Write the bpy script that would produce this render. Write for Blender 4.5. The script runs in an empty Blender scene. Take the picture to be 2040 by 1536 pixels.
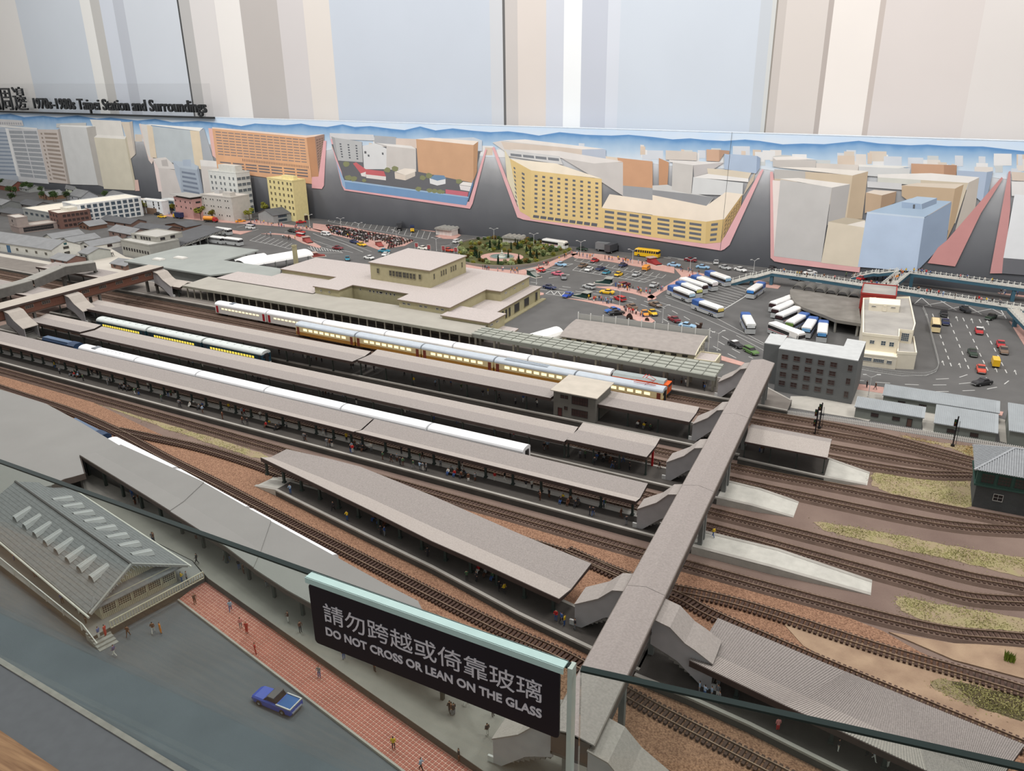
import bpy, math, random
import numpy as np
from mathutils import Vector
random.seed(7)
SC = bpy.context.scene
COL = SC.collection
# ---------------------------------------------------------------- camera (photograph frame 2040 x 1536)
F, CX, CY, H = 1600.0, 1020.0, 768.0, 0.82          # focal length in pixels, centre, eye height above the model
PR = np.array([0.89491208, 0.44609383, -0.0115178])  # camera right, up, forward in the model's axes
PU = np.array([-0.15498035, 0.33490412, 0.92941935])
PF = np.array([-0.41846559, 0.82996357, -0.36884552])
cam_d = bpy.data.cameras.new('camera'); cam = bpy.data.objects.new('camera', cam_d); COL.objects.link(cam)
cam_d.sensor_fit = 'HORIZONTAL'; cam_d.sensor_width = 36.0; cam_d.lens = 36.0 * F / 2040.0
cam_d.clip_start = 0.02; cam_d.clip_end = 60
from mathutils import Matrix
cam.matrix_world = Matrix(((PR[0], PU[0], -PF[0], 0), (PR[1], PU[1], -PF[1], 0), (PR[2], PU[2], -PF[2], H), (0, 0, 0, 1)))
SC.camera = cam
# ---------------------------------------------------------------- light
W = bpy.data.worlds.new('gallery'); SC.world = W; W.use_nodes = True
W.node_tree.nodes['Background'].inputs[0].default_value = (1.0, 0.985, 0.97, 1)
W.node_tree.nodes['Background'].inputs[1].default_value = 0.50
def area(x, y, z, sx, sy, power, tgt=None, col=(1.0, 0.975, 0.945)):
    d = bpy.data.lights.new('ceiling_light', 'AREA'); d.shape = 'RECTANGLE'; d.size = sx; d.size_y = sy; d.energy = power; d.color = col
    o = bpy.data.objects.new('ceiling_light', d); COL.objects.link(o); o.location = (x, y, z)
    t = Vector(tgt) if tgt else Vector((x, y, 0))
    o.rotation_euler = (t - Vector((x, y, z))).to_track_quat('-Z', 'Y').to_euler()
for lx in (-5.0, -3.4, -1.8, -0.3, 1.2):
    area(lx, 1.35, 2.4, 0.5, 0.3, 18, (lx * .95, 1.7, 0))
    area(lx, 2.3, 2.5, 0.5, 0.3, 16, (lx, 3.5, 0.2))
SC.view_settings.view_transform = 'Standard'; SC.view_settings.look = 'None'
SC.view_settings.gamma = 1.0; SC.view_settings.use_curve_mapping = False
SC.view_settings.exposure = 0.0
# ---------------------------------------------------------------- measuring helpers
def G(px, py, z=0.0):                                # point of the model at height z seen at a pixel of the photograph
    d = PR * (px - CX) / F + PU * (CY - py) / F + PF
    t = (z - H) / d[2]
    return (d[0] * t, d[1] * t, z)
MA, MBS = 3.50, -0.08                                # mural plane y = MA + MBS x
def MPt(px, py, off=0.0):
    d = PR * (px - CX) / F + PU * (CY - py) / F + PF
    t = (MA - off) / (d[1] - MBS * d[0])
    return (d[0] * t, d[1] * t, H + d[2] * t)
def q(ox, oy, s, *pts): return [(ox + x / s, oy + y / s) for x, y in pts]
def GG(pts, z=0.0): return [G(x, y, z) for x, y in pts]
# ---------------------------------------------------------------- materials
def lin(c): return tuple(((v / 255.0) / 12.92 if v <= 10 else ((v / 255.0 + .055) / 1.055) ** 2.4) for v in c) + (1.0,)
MATS = {}
def mat(name, rgb, rough=0.75, var=0.12, scale=60.0, bump=0.0, bscale=300.0, metal=0.0, emit=0.0, spec=0.3, rgb2=None, detail=4.0):
    if name in MATS: return MATS[name]
    m = bpy.data.materials.new(name); m.use_nodes = True; nt = m.node_tree; b = nt.nodes['Principled BSDF']
    b.inputs['Roughness'].default_value = rough; b.inputs['Metallic'].default_value = metal
    b.inputs['Specular IOR Level'].default_value = spec
    tc = nt.nodes.new('ShaderNodeTexCoord')
    n = nt.nodes.new('ShaderNodeTexNoise'); n.inputs['Scale'].default_value = scale; n.inputs['Detail'].default_value = detail
    nt.links.new(tc.outputs['Object'], n.inputs['Vector'])
    r = nt.nodes.new('ShaderNodeValToRGB')
    c = lin(rgb)
    if rgb2: c1, c2 = c, lin(rgb2)
    else:
        c1 = tuple(min(1, v * (1 - var)) for v in c[:3]) + (1,); c2 = tuple(min(1, v * (1 + var)) for v in c[:3]) + (1,)
    r.color_ramp.elements[0].position = 0.32; r.color_ramp.elements[1].position = 0.68
    r.color_ramp.elements[0].color = c1; r.color_ramp.elements[1].color = c2
    nt.links.new(n.outputs['Fac'], r.inputs['Fac']); nt.links.new(r.outputs['Color'], b.inputs['Base Color'])
    if emit:
        nt.links.new(r.outputs['Color'], b.inputs['Emission Color']); b.inputs['Emission Strength'].default_value = emit
    if bump:
        n2 = nt.nodes.new('ShaderNodeTexNoise'); n2.inputs['Scale'].default_value = bscale; n2.inputs['Detail'].default_value = 3
        nt.links.new(tc.outputs['Object'], n2.inputs['Vector'])
        bp = nt.nodes.new('ShaderNodeBump'); bp.inputs['Strength'].default_value = bump; bp.inputs['Distance'].default_value = 0.002
        nt.links.new(n2.outputs['Fac'], bp.inputs['Height']); nt.links.new(bp.outputs['Normal'], b.inputs['Normal'])
    MATS[name] = m
    return m
def P(r, g, b, **k):
    k.setdefault('var', .05)                                 # plain painted material by colour
    return mat('paint_%d_%d_%d' % (r, g, b) + ('_e' if k.get('emit') else ''), (r, g, b), **k)
def glass_mat(name, tint=(0.93, 0.97, 0.95)):
    m = bpy.data.materials.new(name); m.use_nodes = True; nt = m.node_tree
    for n in list(nt.nodes):
        if n.type == 'BSDF_PRINCIPLED': nt.nodes.remove(n)
    out = [n for n in nt.nodes if n.type == 'OUTPUT_MATERIAL'][0]
    t = nt.nodes.new('ShaderNodeBsdfTransparent'); t.inputs[0].default_value = tint + (1,)
    g = nt.nodes.new('ShaderNodeBsdfGlossy'); g.inputs['Roughness'].default_value = 0.02
    lw = nt.nodes.new('ShaderNodeLayerWeight'); lw.inputs[0].default_value = .5
    pw = nt.nodes.new('ShaderNodeMath'); pw.operation = 'POWER'; pw.inputs[1].default_value = 5; nt.links.new(lw.outputs['Facing'], pw.inputs[0])
    fr = nt.nodes.new('ShaderNodeMath'); fr.operation = 'MULTIPLY_ADD'; fr.inputs[1].default_value = .96; fr.inputs[2].default_value = .04; nt.links.new(pw.outputs[0], fr.inputs[0])
    mx = nt.nodes.new('ShaderNodeMixShader')
    nt.links.new(fr.outputs[0], mx.inputs[0]); nt.links.new(t.outputs[0], mx.inputs[1]); nt.links.new(g.outputs[0], mx.inputs[2])
    nt.links.new(mx.outputs[0], out.inputs[0])
    return m
# ---------------------------------------------------------------- mesh builder
class MB:
    def __init__(s): s.v = []; s.f = []; s.m = []
    def add(s, vs, fs, mi=0):
        n = len(s.v); s.v += [tuple(p) for p in vs]; s.f += [tuple(i + n for i in f) for f in fs]; s.m += [mi] * len(fs); return s
    def box(s, x0, x1, y0, y1, z0, z1, mi=0):
        return s.add([(x0, y0, z0), (x1, y0, z0), (x1, y1, z0), (x0, y1, z0), (x0, y0, z1), (x1, y0, z1), (x1, y1, z1), (x0, y1, z1)],
                     [(0, 3, 2, 1), (4, 5, 6, 7), (0, 1, 5, 4), (1, 2, 6, 5), (2, 3, 7, 6), (3, 0, 4, 7)], mi)
    def hexa(s, a, mi=0):                             # eight corners: bottom 4, top 4
        return s.add(a, [(0, 3, 2, 1), (4, 5, 6, 7), (0, 1, 5, 4), (1, 2, 6, 5), (2, 3, 7, 6), (3, 0, 4, 7)], mi)
    def prism(s, poly, z0, z1, mi=0, mt=None):
        n = len(poly)
        A = sum(poly[i][0] * poly[(i + 1) % n][1] - poly[(i + 1) % n][0] * poly[i][1] for i in range(n))
        if A < 0: poly = poly[::-1]
        o = len(s.v)
        s.v += [(p[0], p[1], z0) for p in poly] + [(p[0], p[1], z1) for p in poly]
        s.f.append(tuple(o + i for i in range(n))[::-1]); s.m.append(mi)
        s.f.append(tuple(o + n + i for i in range(n))); s.m.append(mi if mt is None else mt)
        for i in range(n):
            j = (i + 1) % n; s.f.append((o + i, o + j, o + n + j, o + n + i)); s.m.append(mi)
        return s
    def bar(s, p, r, w, h=None, mi=0):                # straight rectangular bar between two points
        h = h or w; a, b = Vector(p), Vector(r); d = (b - a)
        if d.length < 1e-9: return s
        d.normalize(); u = Vector((0, 0, 1)) if abs(d.z) < .95 else Vector((1, 0, 0))
        sx = d.cross(u).normalized(); up = sx.cross(d)
        c = []
        for e in (a, b):
            for i, j in ((-1, -1), (1, -1), (1, 1), (-1, 1)): c.append(e + sx * (i * w / 2) + up * (j * h / 2))
        return s.add(c, [(0, 1, 2, 3), (7, 6, 5, 4), (0, 4, 5, 1), (1, 5, 6, 2), (2, 6, 7, 3), (3, 7, 4, 0)], mi)
    def tube(s, p, r, rad, n=8, rad2=None, mi=0):
        rad2 = rad if rad2 is None else rad2; a, b = Vector(p), Vector(r); d = (b - a).normalized()
        u = Vector((0, 0, 1)) if abs(d.z) < .95 else Vector((1, 0, 0)); sx = d.cross(u).normalized(); up = sx.cross(d)
        vs = []
        for e, ra in ((a, rad), (b, rad2)):
            for i in range(n):
                t = 2 * math.pi * i / n; vs.append(e + sx * (math.cos(t) * ra) + up * (math.sin(t) * ra))
        fs = [(i, (i + 1) % n, n + (i + 1) % n, n + i) for i in range(n)] + [tuple(range(n))[::-1], tuple(range(n, 2 * n))]
        return s.add(vs, fs, mi)
    def loft(s, rings, mi=0, cap=True, closed=True, mis=None):
        n = len(rings[0]); o = len(s.v)
        for r in rings: s.v += [tuple(p) for p in r]
        for k in range(len(rings) - 1):
            for i in range(n if closed else n - 1):
                j = (i + 1) % n
                s.f.append((o + k * n + i, o + k * n + j, o + (k + 1) * n + j, o + (k + 1) * n + i)); s.m.append(mis[i] if mis else mi)
        if cap and closed:
            s.f.append(tuple(o + i for i in range(n))[::-1]); s.m.append(mi)
            s.f.append(tuple(o + (len(rings) - 1) * n + i for i in range(n))); s.m.append(mi)
        return s
    def poly(s, pts, mi=0): return s.add(pts, [tuple(range(len(pts)))], mi)
    def mesh(s, name, mats, org=(0, 0, 0)):
        me = bpy.data.meshes.new(name)
        me.from_pydata([(x - org[0], y - org[1], z - org[2]) for x, y, z in s.v], [], s.f)
        for m in (mats if isinstance(mats, (list, tuple)) else [mats]): me.materials.append(m)
        me.polygons.foreach_set('material_index', s.m); me.update()
        return me
ORG = {}
def tag(o, label=None, cat=None, group=None, kind=None):
    if label: o['label'] = label
    if cat: o['category'] = cat
    if group: o['group'] = group
    if kind: o['kind'] = kind
    return o
def thing(name, label, cat, loc=(0, 0, 0), rz=0.0, group=None, kind=None):
    o = bpy.data.objects.new(name, None); COL.objects.link(o); o.empty_display_size = .01
    o.location = loc; o.rotation_euler = (0, 0, rz); tag(o, label, cat, group, kind)
    ORG[o.name] = loc if rz == 0.0 else (0, 0, 0)
    return o
def obj(name, mb, mats, parent=None, smooth=False, label=None, cat=None, group=None, kind=None):
    if parent is not None: org = ORG.get(parent.name, (0, 0, 0))
    else:
        xs = [p[0] for p in mb.v]; ys = [p[1] for p in mb.v]; zs = [p[2] for p in mb.v]
        org = ((min(xs) + max(xs)) / 2, (min(ys) + max(ys)) / 2, min(zs))
    me = mb.mesh(name, mats, org); o = bpy.data.objects.new(name, me); COL.objects.link(o)
    if smooth: me.polygons.foreach_set('use_smooth', [True] * len(me.polygons))
    if parent is not None: o.parent = parent; ORG[o.name] = org
    else: o.location = org; ORG[o.name] = org
    return tag(o, label, cat, group, kind)
def inst(name, me, parent=None, loc=(0, 0, 0), rz=0.0, scale=(1, 1, 1)):
    o = bpy.data.objects.new(name, me); COL.objects.link(o); o.parent = parent; o.location = loc; o.rotation_euler = (0, 0, rz); o.scale = scale
    return o
KIDS = {}
def kids(r):
    if r.name not in KIDS: KIDS[r.name] = list(r.children)
    return KIDS[r.name]
def dup(root, loc, rz=0.0, label=None, group=None, swap=None, sc=None):
    r = root.copy(); COL.objects.link(r); r.location = loc; r.rotation_euler = (0, 0, rz)
    if sc: r.scale = (sc, sc, sc)
    if label: r['label'] = label
    if group: r['group'] = group
    def cp(o, p):
        for ch in kids(o):
            c = ch.copy(); COL.objects.link(c); c.parent = p
            if swap:
                for i, sl in enumerate(c.material_slots):
                    if sl.material and sl.material.name in swap:
                        mm = swap[sl.material.name]; sl.link = 'OBJECT'; sl.material = mm
            cp(ch, c)
    cp(root, r)
    if swap and r.type == 'MESH':
        for sl in r.material_slots:
            if sl.material and sl.material.name in swap: mm = swap[sl.material.name]; sl.link = 'OBJECT'; sl.material = mm
    return r
PROTO = []
def proto(o): PROTO.append(o); return o
def subtree(o):
    r = [o]
    for c in o.children: r += subtree(c)
    return r
def text_mesh(s, size, depth=0.0, bold=0.0):
    cu = bpy.data.curves.new('lettering', 'FONT'); cu.body = s; cu.size = size; cu.extrude = depth; cu.offset = bold; cu.align_x = 'LEFT'
    cu.resolution_u = 3
    o = bpy.data.objects.new('lettering', cu); COL.objects.link(o)
    dg = bpy.context.evaluated_depsgraph_get(); me = bpy.data.meshes.new_from_object(o.evaluated_get(dg))
    bpy.data.objects.remove(o); me.name = 'lettering'
    co = np.empty(len(me.vertices) * 3); me.vertices.foreach_get('co', co); co = co.reshape(-1, 3)
    return me, (co[:, 0].min(), co[:, 0].max(), co[:, 1].min(), co[:, 1].max())
def lerp(a, b, t): return tuple(x + (y - x) * t for x, y in zip(a, b))
def offs(path, d):                                    # sideways offset of an xy path (left is positive)
    out = []
    for i, p in enumerate(path):
        a = path[max(0, i - 1)]; b = path[min(len(path) - 1, i + 1)]
        dx, dy = b[0] - a[0], b[1] - a[1]; l = math.hypot(dx, dy) or 1
        out.append((p[0] - dy / l * d, p[1] + dx / l * d))
    return out
def resample(path, step):
    out = [tuple(path[0][:2])]; acc = 0
    for a, b in zip(path, path[1:]):
        l = math.hypot(b[0] - a[0], b[1] - a[1]); t = step - acc
        while t <= l:
            out.append((a[0] + (b[0] - a[0]) * t / l, a[1] + (b[1] - a[1]) * t / l)); t += step
        acc = l - (t - step)
    return out
def spline(pts, n=8):
    P_ = [pts[0]] + list(pts) + [pts[-1]]; out = []
    for i in range(1, len(P_) - 2):
        p0, p1, p2, p3 = P_[i - 1], P_[i], P_[i + 1], P_[i + 2]
        for k in range(n):
            t = k / n
            out.append(tuple(.5 * (2 * p1[j] + (p2[j] - p0[j]) * t + (2 * p0[j] - 5 * p1[j] + 4 * p2[j] - p3[j]) * t * t + (3 * p1[j] - p0[j] - 3 * p2[j] + p3[j]) * t ** 3) for j in (0, 1)))
    out.append(tuple(pts[-1][:2])); return out
def ribbon(mb, path, w, z0, z1, mi=0):                # flat slab following a path
    l, r = offs(path, w / 2), offs(path, -w / 2)
    rings = [[(a[0], a[1], z0), (a[0], a[1], z1), (b[0], b[1], z1), (b[0], b[1], z0)] for a, b in zip(l, r)]
    return mb.loft(rings, mi)
def crv(pts, z=0.0): return [g[:2] for g in GG(pts, z)]
# ================================================================ THE SETTING
asphalt = mat('asphalt', (94, 93, 92), .8, .10, 14, .25, 900)
slate = mat('slate_road', (86, 93, 99), .75, .10, 10, .2, 900)
# gallery floor and the plinth that carries the model
obj('floor', MB().box(-9, 4, -3, 7, -.80, -.76), mat('gallery_floor', (120, 112, 104), .5), kind='structure')
pl = obj('trim_1', MB().prism([(-7.6, 0.50), (1.9, 0.40), (1.9, 3.40), (-7.6, 4.16)], -.76, -.012), mat('plinth', (150, 140, 128), .6), kind='structure')
def mural_y(x, off=0.0): return MA - off + MBS * x
# model ground: one slab, asphalt
gx0, gx1 = -7.2, 1.3
obj('model_ground', MB().prism([(gx0, .50), (gx0, mural_y(gx0)), (gx1, mural_y(gx1)), (gx1, .50)], -.012, 0), asphalt, kind='structure')
fr = obj('model_front_road', MB().prism([(-3.2, .66), (-3.2, 1.0), (-1.38, .68), (-1.04, .62), (-.999, .742), (-.21, .552), (.5, .40), (.5, .38)], -.012, .0012), slate, kind='structure')
# rail channel of the glass, front ledge, wooden edge of the table
obj('trim_2', MB().prism([(-3.2, .666), (-3.2, .658), (.6, .393), (.6, .401)], -.01, .004), mat('glass_channel', (140, 137, 130), .5), kind='structure')
obj('trim_3', MB().prism([(-3.2, .658), (-3.2, .578), (.6, .324), (.6, .393)], -.05, .002), mat('front_ledge', (98, 99, 104), .6, .05), kind='structure')
wd = mat('oak_edge', (168, 128, 92), .5, .3, 8, .1, 60, rgb2=(120, 82, 54))
nt = wd.node_tree; mp = nt.nodes.new('ShaderNodeMapping'); mp.inputs['Scale'].default_value = (1.5, 22, 22)
tcn = [n for n in nt.nodes if n.type == 'TEX_COORD'][0]
for n in nt.nodes:
    if n.type == 'TEX_NOISE': nt.links.new(mp.outputs[0], n.inputs['Vector'])
nt.links.new(tcn.outputs['Object'], mp.inputs['Vector'])
obj('trim_4', MB().prism([(-3.2, .578), (-3.2, .42), (.6, .15), (.6, .324)], -.10, .006), wd, kind='structure')
# ---- back wall of flat vertical bands
wo = -.10
wall = obj('wall_back', MB().prism([(-9, mural_y(-9, wo - .03)), (3, mural_y(3, wo - .03)), (3, mural_y(3, wo - .13)), (-9, mural_y(-9, wo - .13))], -.76, 2.9), mat('wall_paint', (222, 216, 210), .8, .02), kind='structure')
def wall_x(px, py):
    return MPt(px, py, wo)[0]
bands = [(-700, (226, 221, 216))]
for x, c in ((0, (232, 226, 220)), (195, (210, 214, 219)), (555, (236, 232, 226)), (612, (196, 192, 186)), (665, (212, 215, 222)), (740, (192, 194, 200)), (800, (210, 213, 218)), (1100, (72, 72, 72)), (1109, (188, 184, 180)),
             (1170, (220, 214, 210)), (1310, (236, 229, 223)), (1450, (190, 182, 176)), (1660, (211, 204, 200))):
    bands.append((wall_x(x / 2.914, 172), c))
for x, c in ((70, (224, 215, 206)), (215, (201, 206, 214)), (1105, (208, 208, 210)), (1176, (104, 102, 100)), (1190, (203, 194, 188)), (1260, (220, 209, 199)), (1420, (209, 210, 216)), (1520, (242, 241, 240)), (1620, (197, 199, 208)), (1765, (213, 215, 221)), (1835, (206, 211, 218))):
    bands.append((wall_x(600 + x / 2.914, 218), c))
for x, c in ((455, (198, 202, 206)), (520, (208, 207, 203)), (543, (150, 141, 132)), (552, (200, 190, 182)), (600, (216, 206, 197)), (832, (184, 172, 164)), (862, (236, 226, 218)), (1118, (196, 183, 174)), (1150, (217, 207, 200)), (1700, (221, 213, 207))):
    bands.append((wall_x(1340 + x / 2.914, 218), c))
bands[0] = (-8.9, bands[0][1])
for i, (x, c) in enumerate(bands):
    x1 = bands[i + 1][0] if i + 1 < len(bands) else 2.9
    m = MB().prism([(x, mural_y(x, wo)), (x1, mural_y(x1, wo)), (x1, mural_y(x1, wo - .032)), (x, mural_y(x, wo - .032))], .30, 2.9)
    c = (int(c[0] * .965), int(c[1] * .98), int(c[2] * .995)); o = obj('wall_panel', m, P(*c, var=.015, scale=3, rough=.7), wall)
# ---- the painted backdrop
mural = thing('painted_backdrop', 'long painted panel of city blocks and blue hills behind the model station', 'mural', (-2.0, mural_y(-2.0), 0))
mg = bpy.data.materials.new('backdrop_paint'); mg.use_nodes = True; nt = mg.node_tree; b = nt.nodes['Principled BSDF']; b.inputs['Roughness'].default_value = .7
tc = nt.nodes.new('ShaderNodeTexCoord'); sp = nt.nodes.new('ShaderNodeSeparateXYZ'); nt.links.new(tc.outputs['Object'], sp.inputs[0])
nz = nt.nodes.new('ShaderNodeTexNoise'); nz.inputs['Scale'].default_value = 7; nz.inputs['Detail'].default_value = 6; nt.links.new(tc.outputs['Object'], nz.inputs['Vector'])
ma = nt.nodes.new('ShaderNodeMath'); ma.operation = 'MULTIPLY_ADD'; ma.inputs[1].default_value = .10; nt.links.new(nz.outputs['Fac'], ma.inputs[0]); nt.links.new(sp.outputs['Z'], ma.inputs[2])
mr = nt.nodes.new('ShaderNodeMath'); mr.operation = 'SUBTRACT'; mr.inputs[1].default_value = .05; nt.links.new(ma.outputs[0], mr.inputs[0])
rp = nt.nodes.new('ShaderNodeValToRGB'); nt.links.new(mr.outputs[0], rp.inputs['Fac'])
for i, (z, c) in enumerate([(0, (74, 76, 81)), (.12, (96, 98, 103)), (.26, (124, 126, 130)), (.35, (162, 163, 166)), (.42, (208, 211, 215)), (.48, (220, 228, 235)), (.56, (198, 218, 240))]):
    e = rp.color_ramp.elements[i] if i < 2 else rp.color_ramp.elements.new(z)
    e.position = z; e.color = lin(c)
nt.links.new(rp.outputs[0], b.inputs['Base Color'])
ML, MRx, MH = -6.9, 1.2, .552
obj('backdrop_panel', MB().prism([(ML, mural_y(ML)), (MRx, mural_y(MRx)), (MRx, mural_y(MRx, -.02)), (ML, mural_y(ML, -.02))], -.01, MH), [mg], mural)
obj('panel_edge', MB().prism([(ML, mural_y(ML, .001)), (MRx, mural_y(MRx, .001)), (MRx, mural_y(MRx, -.021)), (ML, mural_y(ML, -.021))], MH, MH + .003), P(215, 225, 235), mural)
# hills: blue at the crest, fading into mist
hm = bpy.data.materials.new('hill_paint'); hm.use_nodes = True; nt = hm.node_tree; b = nt.nodes['Principled BSDF']; b.inputs['Roughness'].default_value = .7
at = nt.nodes.new('ShaderNodeAttribute'); at.attribute_name = 'tone'; nz = nt.nodes.new('ShaderNodeTexNoise'); nz.inputs['Scale'].default_value = 18
nt.links.new(nt.nodes.new('ShaderNodeTexCoord').outputs['Object'], nz.inputs['Vector'])
m2 = nt.nodes.new('ShaderNodeMath'); m2.operation = 'MULTIPLY_ADD'; m2.inputs[1].default_value = .22; nt.links.new(nz.outputs['Fac'], m2.inputs[0]); nt.links.new(at.outputs['Fac'], m2.inputs[2])
rp = nt.nodes.new('ShaderNodeValToRGB'); nt.links.new(m2.outputs[0], rp.inputs['Fac'])
for i, (z, c) in enumerate([(.08, (218, 226, 233)), (.5, (176, 200, 222)), (.85, (136, 172, 208)), (1.05, (96, 144, 194))]):
    e = rp.color_ramp.elements[i] if i < 2 else rp.color_ramp.elements.new(z)
    e.position = min(1, z); e.color = lin(c)
nt.links.new(rp.outputs[0], b.inputs['Base Color'])
R1, R2, R3, Q1, Q2 = (0, 0, 2.914), (600, 150, 2.914), (1340, 150, 2.914), (0, 220, 6.145), (300, 240, 6.0)
ridge = q(*R1, (-1200, 640), (-500, 650), (0, 665), (60, 660), (140, 680), (250, 672), (330, 682), (450, 670), (560, 690), (640, 682), (800, 700), (900, 690), (1000, 710), (1150, 702), (1300, 717), (1400, 732), (1480, 717), (1650, 727)) \
    + q(*R2, (0, 280), (60, 292), (150, 300), (240, 285), (310, 300), (400, 295), (520, 310), (600, 318), (690, 297), (780, 320), (880, 308), (1000, 322), (1100, 330), (1200, 325), (1290, 335), (1380, 350), (1500, 330), (1650, 345), (1800, 350), (1900, 345), (2040, 358)) \
    + q(*R3, (0, 372), (100, 366), (200, 376), (300, 381), (420, 373), (500, 380), (640, 401), (760, 396), (880, 400), (1080, 380), (1200, 396), (1380, 406), (1480, 402), (1600, 411), (1800, 413), (1950, 430), (2040, 440), (2600, 470))
mb = MB(); tone = []
for i, (x, y) in enumerate(ridge):
    for k, (dy, t) in enumerate(((0, .95), (7, .75), (18, .45), (40, 0.0))):
        mb.v.append(MPt(x, y + dy * (1 + .25 * x / 1000), .0006)); tone.append(t)
    if i:
        for k in range(3): mb.f.append((4 * i - 4 + k, 4 * i + k, 4 * i + k + 1, 4 * i - 3 + k)); mb.m.append(0)
ho = obj('painted_hills', mb, hm, mural)
ca = ho.data.attributes.new('tone', 'FLOAT', 'POINT'); ca.data.foreach_set('value', tone)
LAY = [0]
def paint(c, pts, R, name='painted_building', lay=None):
    LAY[0] += 1
    off = .0010 + .000012 * LAY[0] if lay is None else lay
    c = tuple(int(.80 * v + .20 * (.6 * sum(c) / 3 + 88)) for v in c)
    return obj(name, MB().poly([MPt(x, y, off) for x, y in q(*R, *pts)]), P(*c, var=.035, scale=14, rough=.7), mural)
def bil(Q, u, v):
    a = lerp(Q[0], Q[1], u); b = lerp(Q[3], Q[2], u); return lerp(a, b, v)
def pgrid(c, quad, R, cols, rows, fw=.7, fh=.5, mu=.02, mv=.04, skip=None):
    LAY[0] += 1; off = .00101 + .000012 * LAY[0]; Q = q(*R, *quad); m = MB()
    for j in range(rows):
        for i in range(cols):
            if skip and skip(i, j): continue
            u0 = mu + (1 - 2 * mu) * (i + .5 - fw / 2) / cols; u1 = mu + (1 - 2 * mu) * (i + .5 + fw / 2) / cols
            v0 = mv + (1 - 2 * mv) * (j + .5 - fh / 2) / rows; v1 = mv + (1 - 2 * mv) * (j + .5 + fh / 2) / rows
            m.poly([MPt(*bil(Q, u, v), off) for u, v in ((u0, v0), (u1, v0), (u1, v1), (u0, v1))])
    return obj('painted_windows', m, P(*c, var=.05), mural)
# small towers in the mist along the horizon
for i in range(150):
    x = random.uniform(-100, 2040); yh = 262 + x * .031 + random.uniform(-3, 12) * (0.5 + x / 1500)
    w = random.uniform(5, 26) * (.6 + x / 2000); h = random.uniform(4, 10) * (.6 + x / 1600)
    c = random.choice([(222, 214, 206), (206, 212, 220), (214, 200, 184), (226, 226, 226), (200, 206, 206), (216, 196, 176)])
    paint(c, [(x, yh - h), (x + w, yh - h + .6), (x + w, yh + 9), (x, yh + 9)], (0, 0, 1), lay=.0009 + .000001 * i)
# left towers
T = paint
T((176, 186, 198), [(-900, 200), (70, 215), (235, 870), (-900, 800)], Q1); pgrid((140, 152, 168), [(-900, 200), (70, 230), (220, 830), (-900, 800)], Q1, 1, 12, 1, .4, 0)
T((204, 203, 203), [(-100, 100), (270, 122), (290, 190), (-100, 180)], Q1); pgrid((168, 168, 172), [(-100, 135), (270, 145), (280, 180), (-100, 175)], Q1, 13, 1, .6, .8)
T((226, 226, 224), [(0, 178), (455, 215), (455, 240), (0, 205)], Q1)
T((206, 208, 210), [(70, 222), (460, 232), (600, 900), (235, 870)], Q1); pgrid((158, 162, 167), [(100, 240), (450, 245), (590, 850), (250, 815)], Q1, 2, 11, .93, .72, .0, .0)
T((234, 234, 232), [(62, 215), (100, 222), (238, 812), (205, 800)], Q1)
T((205, 192, 183), [(455, 232), (705, 235), (830, 900), (592, 880)], Q1); pgrid((156, 144, 134), [(535, 260), (690, 265), (815, 880), (655, 850)], Q1, 1, 12, 1, .5, 0, 0); pgrid((150, 138, 128), [(490, 260), (515, 260), (640, 870), (615, 860)], Q1, 1, 12, .8, .45, 0, 0)
T((170, 160, 151), [(705, 235), (728, 222), (866, 905), (830, 900)], Q1)
T((226, 222, 214), [(1100, 110), (1480, 128), (1520, 330), (1190, 310)], Q1); T((216, 202, 184), [(1480, 140), (1580, 142), (1650, 545), (1600, 592), (1545, 330)], Q1); T((190, 180, 170), [(1580, 142), (1620, 130), (1662, 530), (1650, 545)], Q1)
T((200, 200, 196), [(690, 160), (1055, 150), (1055, 205), (690, 210)], Q1)
T((210, 211, 209), [(725, 188), (1055, 205), (1200, 915), (862, 905)], Q1); T((181, 176, 169), [(1055, 205), (1168, 196), (1272, 935), (1200, 915)], Q1); T((238, 238, 234), [(740, 178), (1168, 190), (1055, 208), (728, 192)], Q1)
T((214, 206, 184), [(1150, 330), (1530, 350), (1650, 980), (1272, 960)], Q1); T((238, 234, 226), [(1150, 330), (1190, 296), (1545, 318), (1530, 352)], Q1); T((196, 186, 160), [(1530, 350), (1546, 318), (1662, 900), (1650, 980)], Q1)
T((226, 186, 172), [(1650, 850), (1690, 850), (1710, 985), (1655, 985)], Q1)
# second block
T((226, 206, 196), [(1700, 165), (1720, 160), (1880, 600), (1860, 660), (1820, 610)], Q1)
T((218, 214, 208), [(1720, 165), (1850, 180), (1850, 600), (1800, 520)], Q1)
T((224, 206, 178), [(-45, 55), (20, 68), (75, 450), (0, 440)], Q2); T((184, 193, 199), [(20, 70), (470, 118), (532, 560), (80, 470)], Q2); T((226, 207, 176), [(470, 118), (582, 128), (645, 600), (532, 560)], Q2)
T((166, 173, 180), [(582, 128), (640, 98), (755, 480), (645, 590)], Q2); T((240, 240, 236), [(-60, 48), (0, 45), (632, 88), (586, 128)], Q2)
T((210, 202, 197), [(90, 560), (350, 600), (390, 1000), (140, 980)], Q2); T((222, 216, 211), [(30, 455), (180, 440), (345, 590), (90, 568)], Q2); T((236, 214, 208), [(28, 455), (90, 568), (140, 850), (95, 850)], Q2); T((190, 184, 180), [(125, 475), (195, 465), (215, 550), (140, 545)], Q2)
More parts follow.
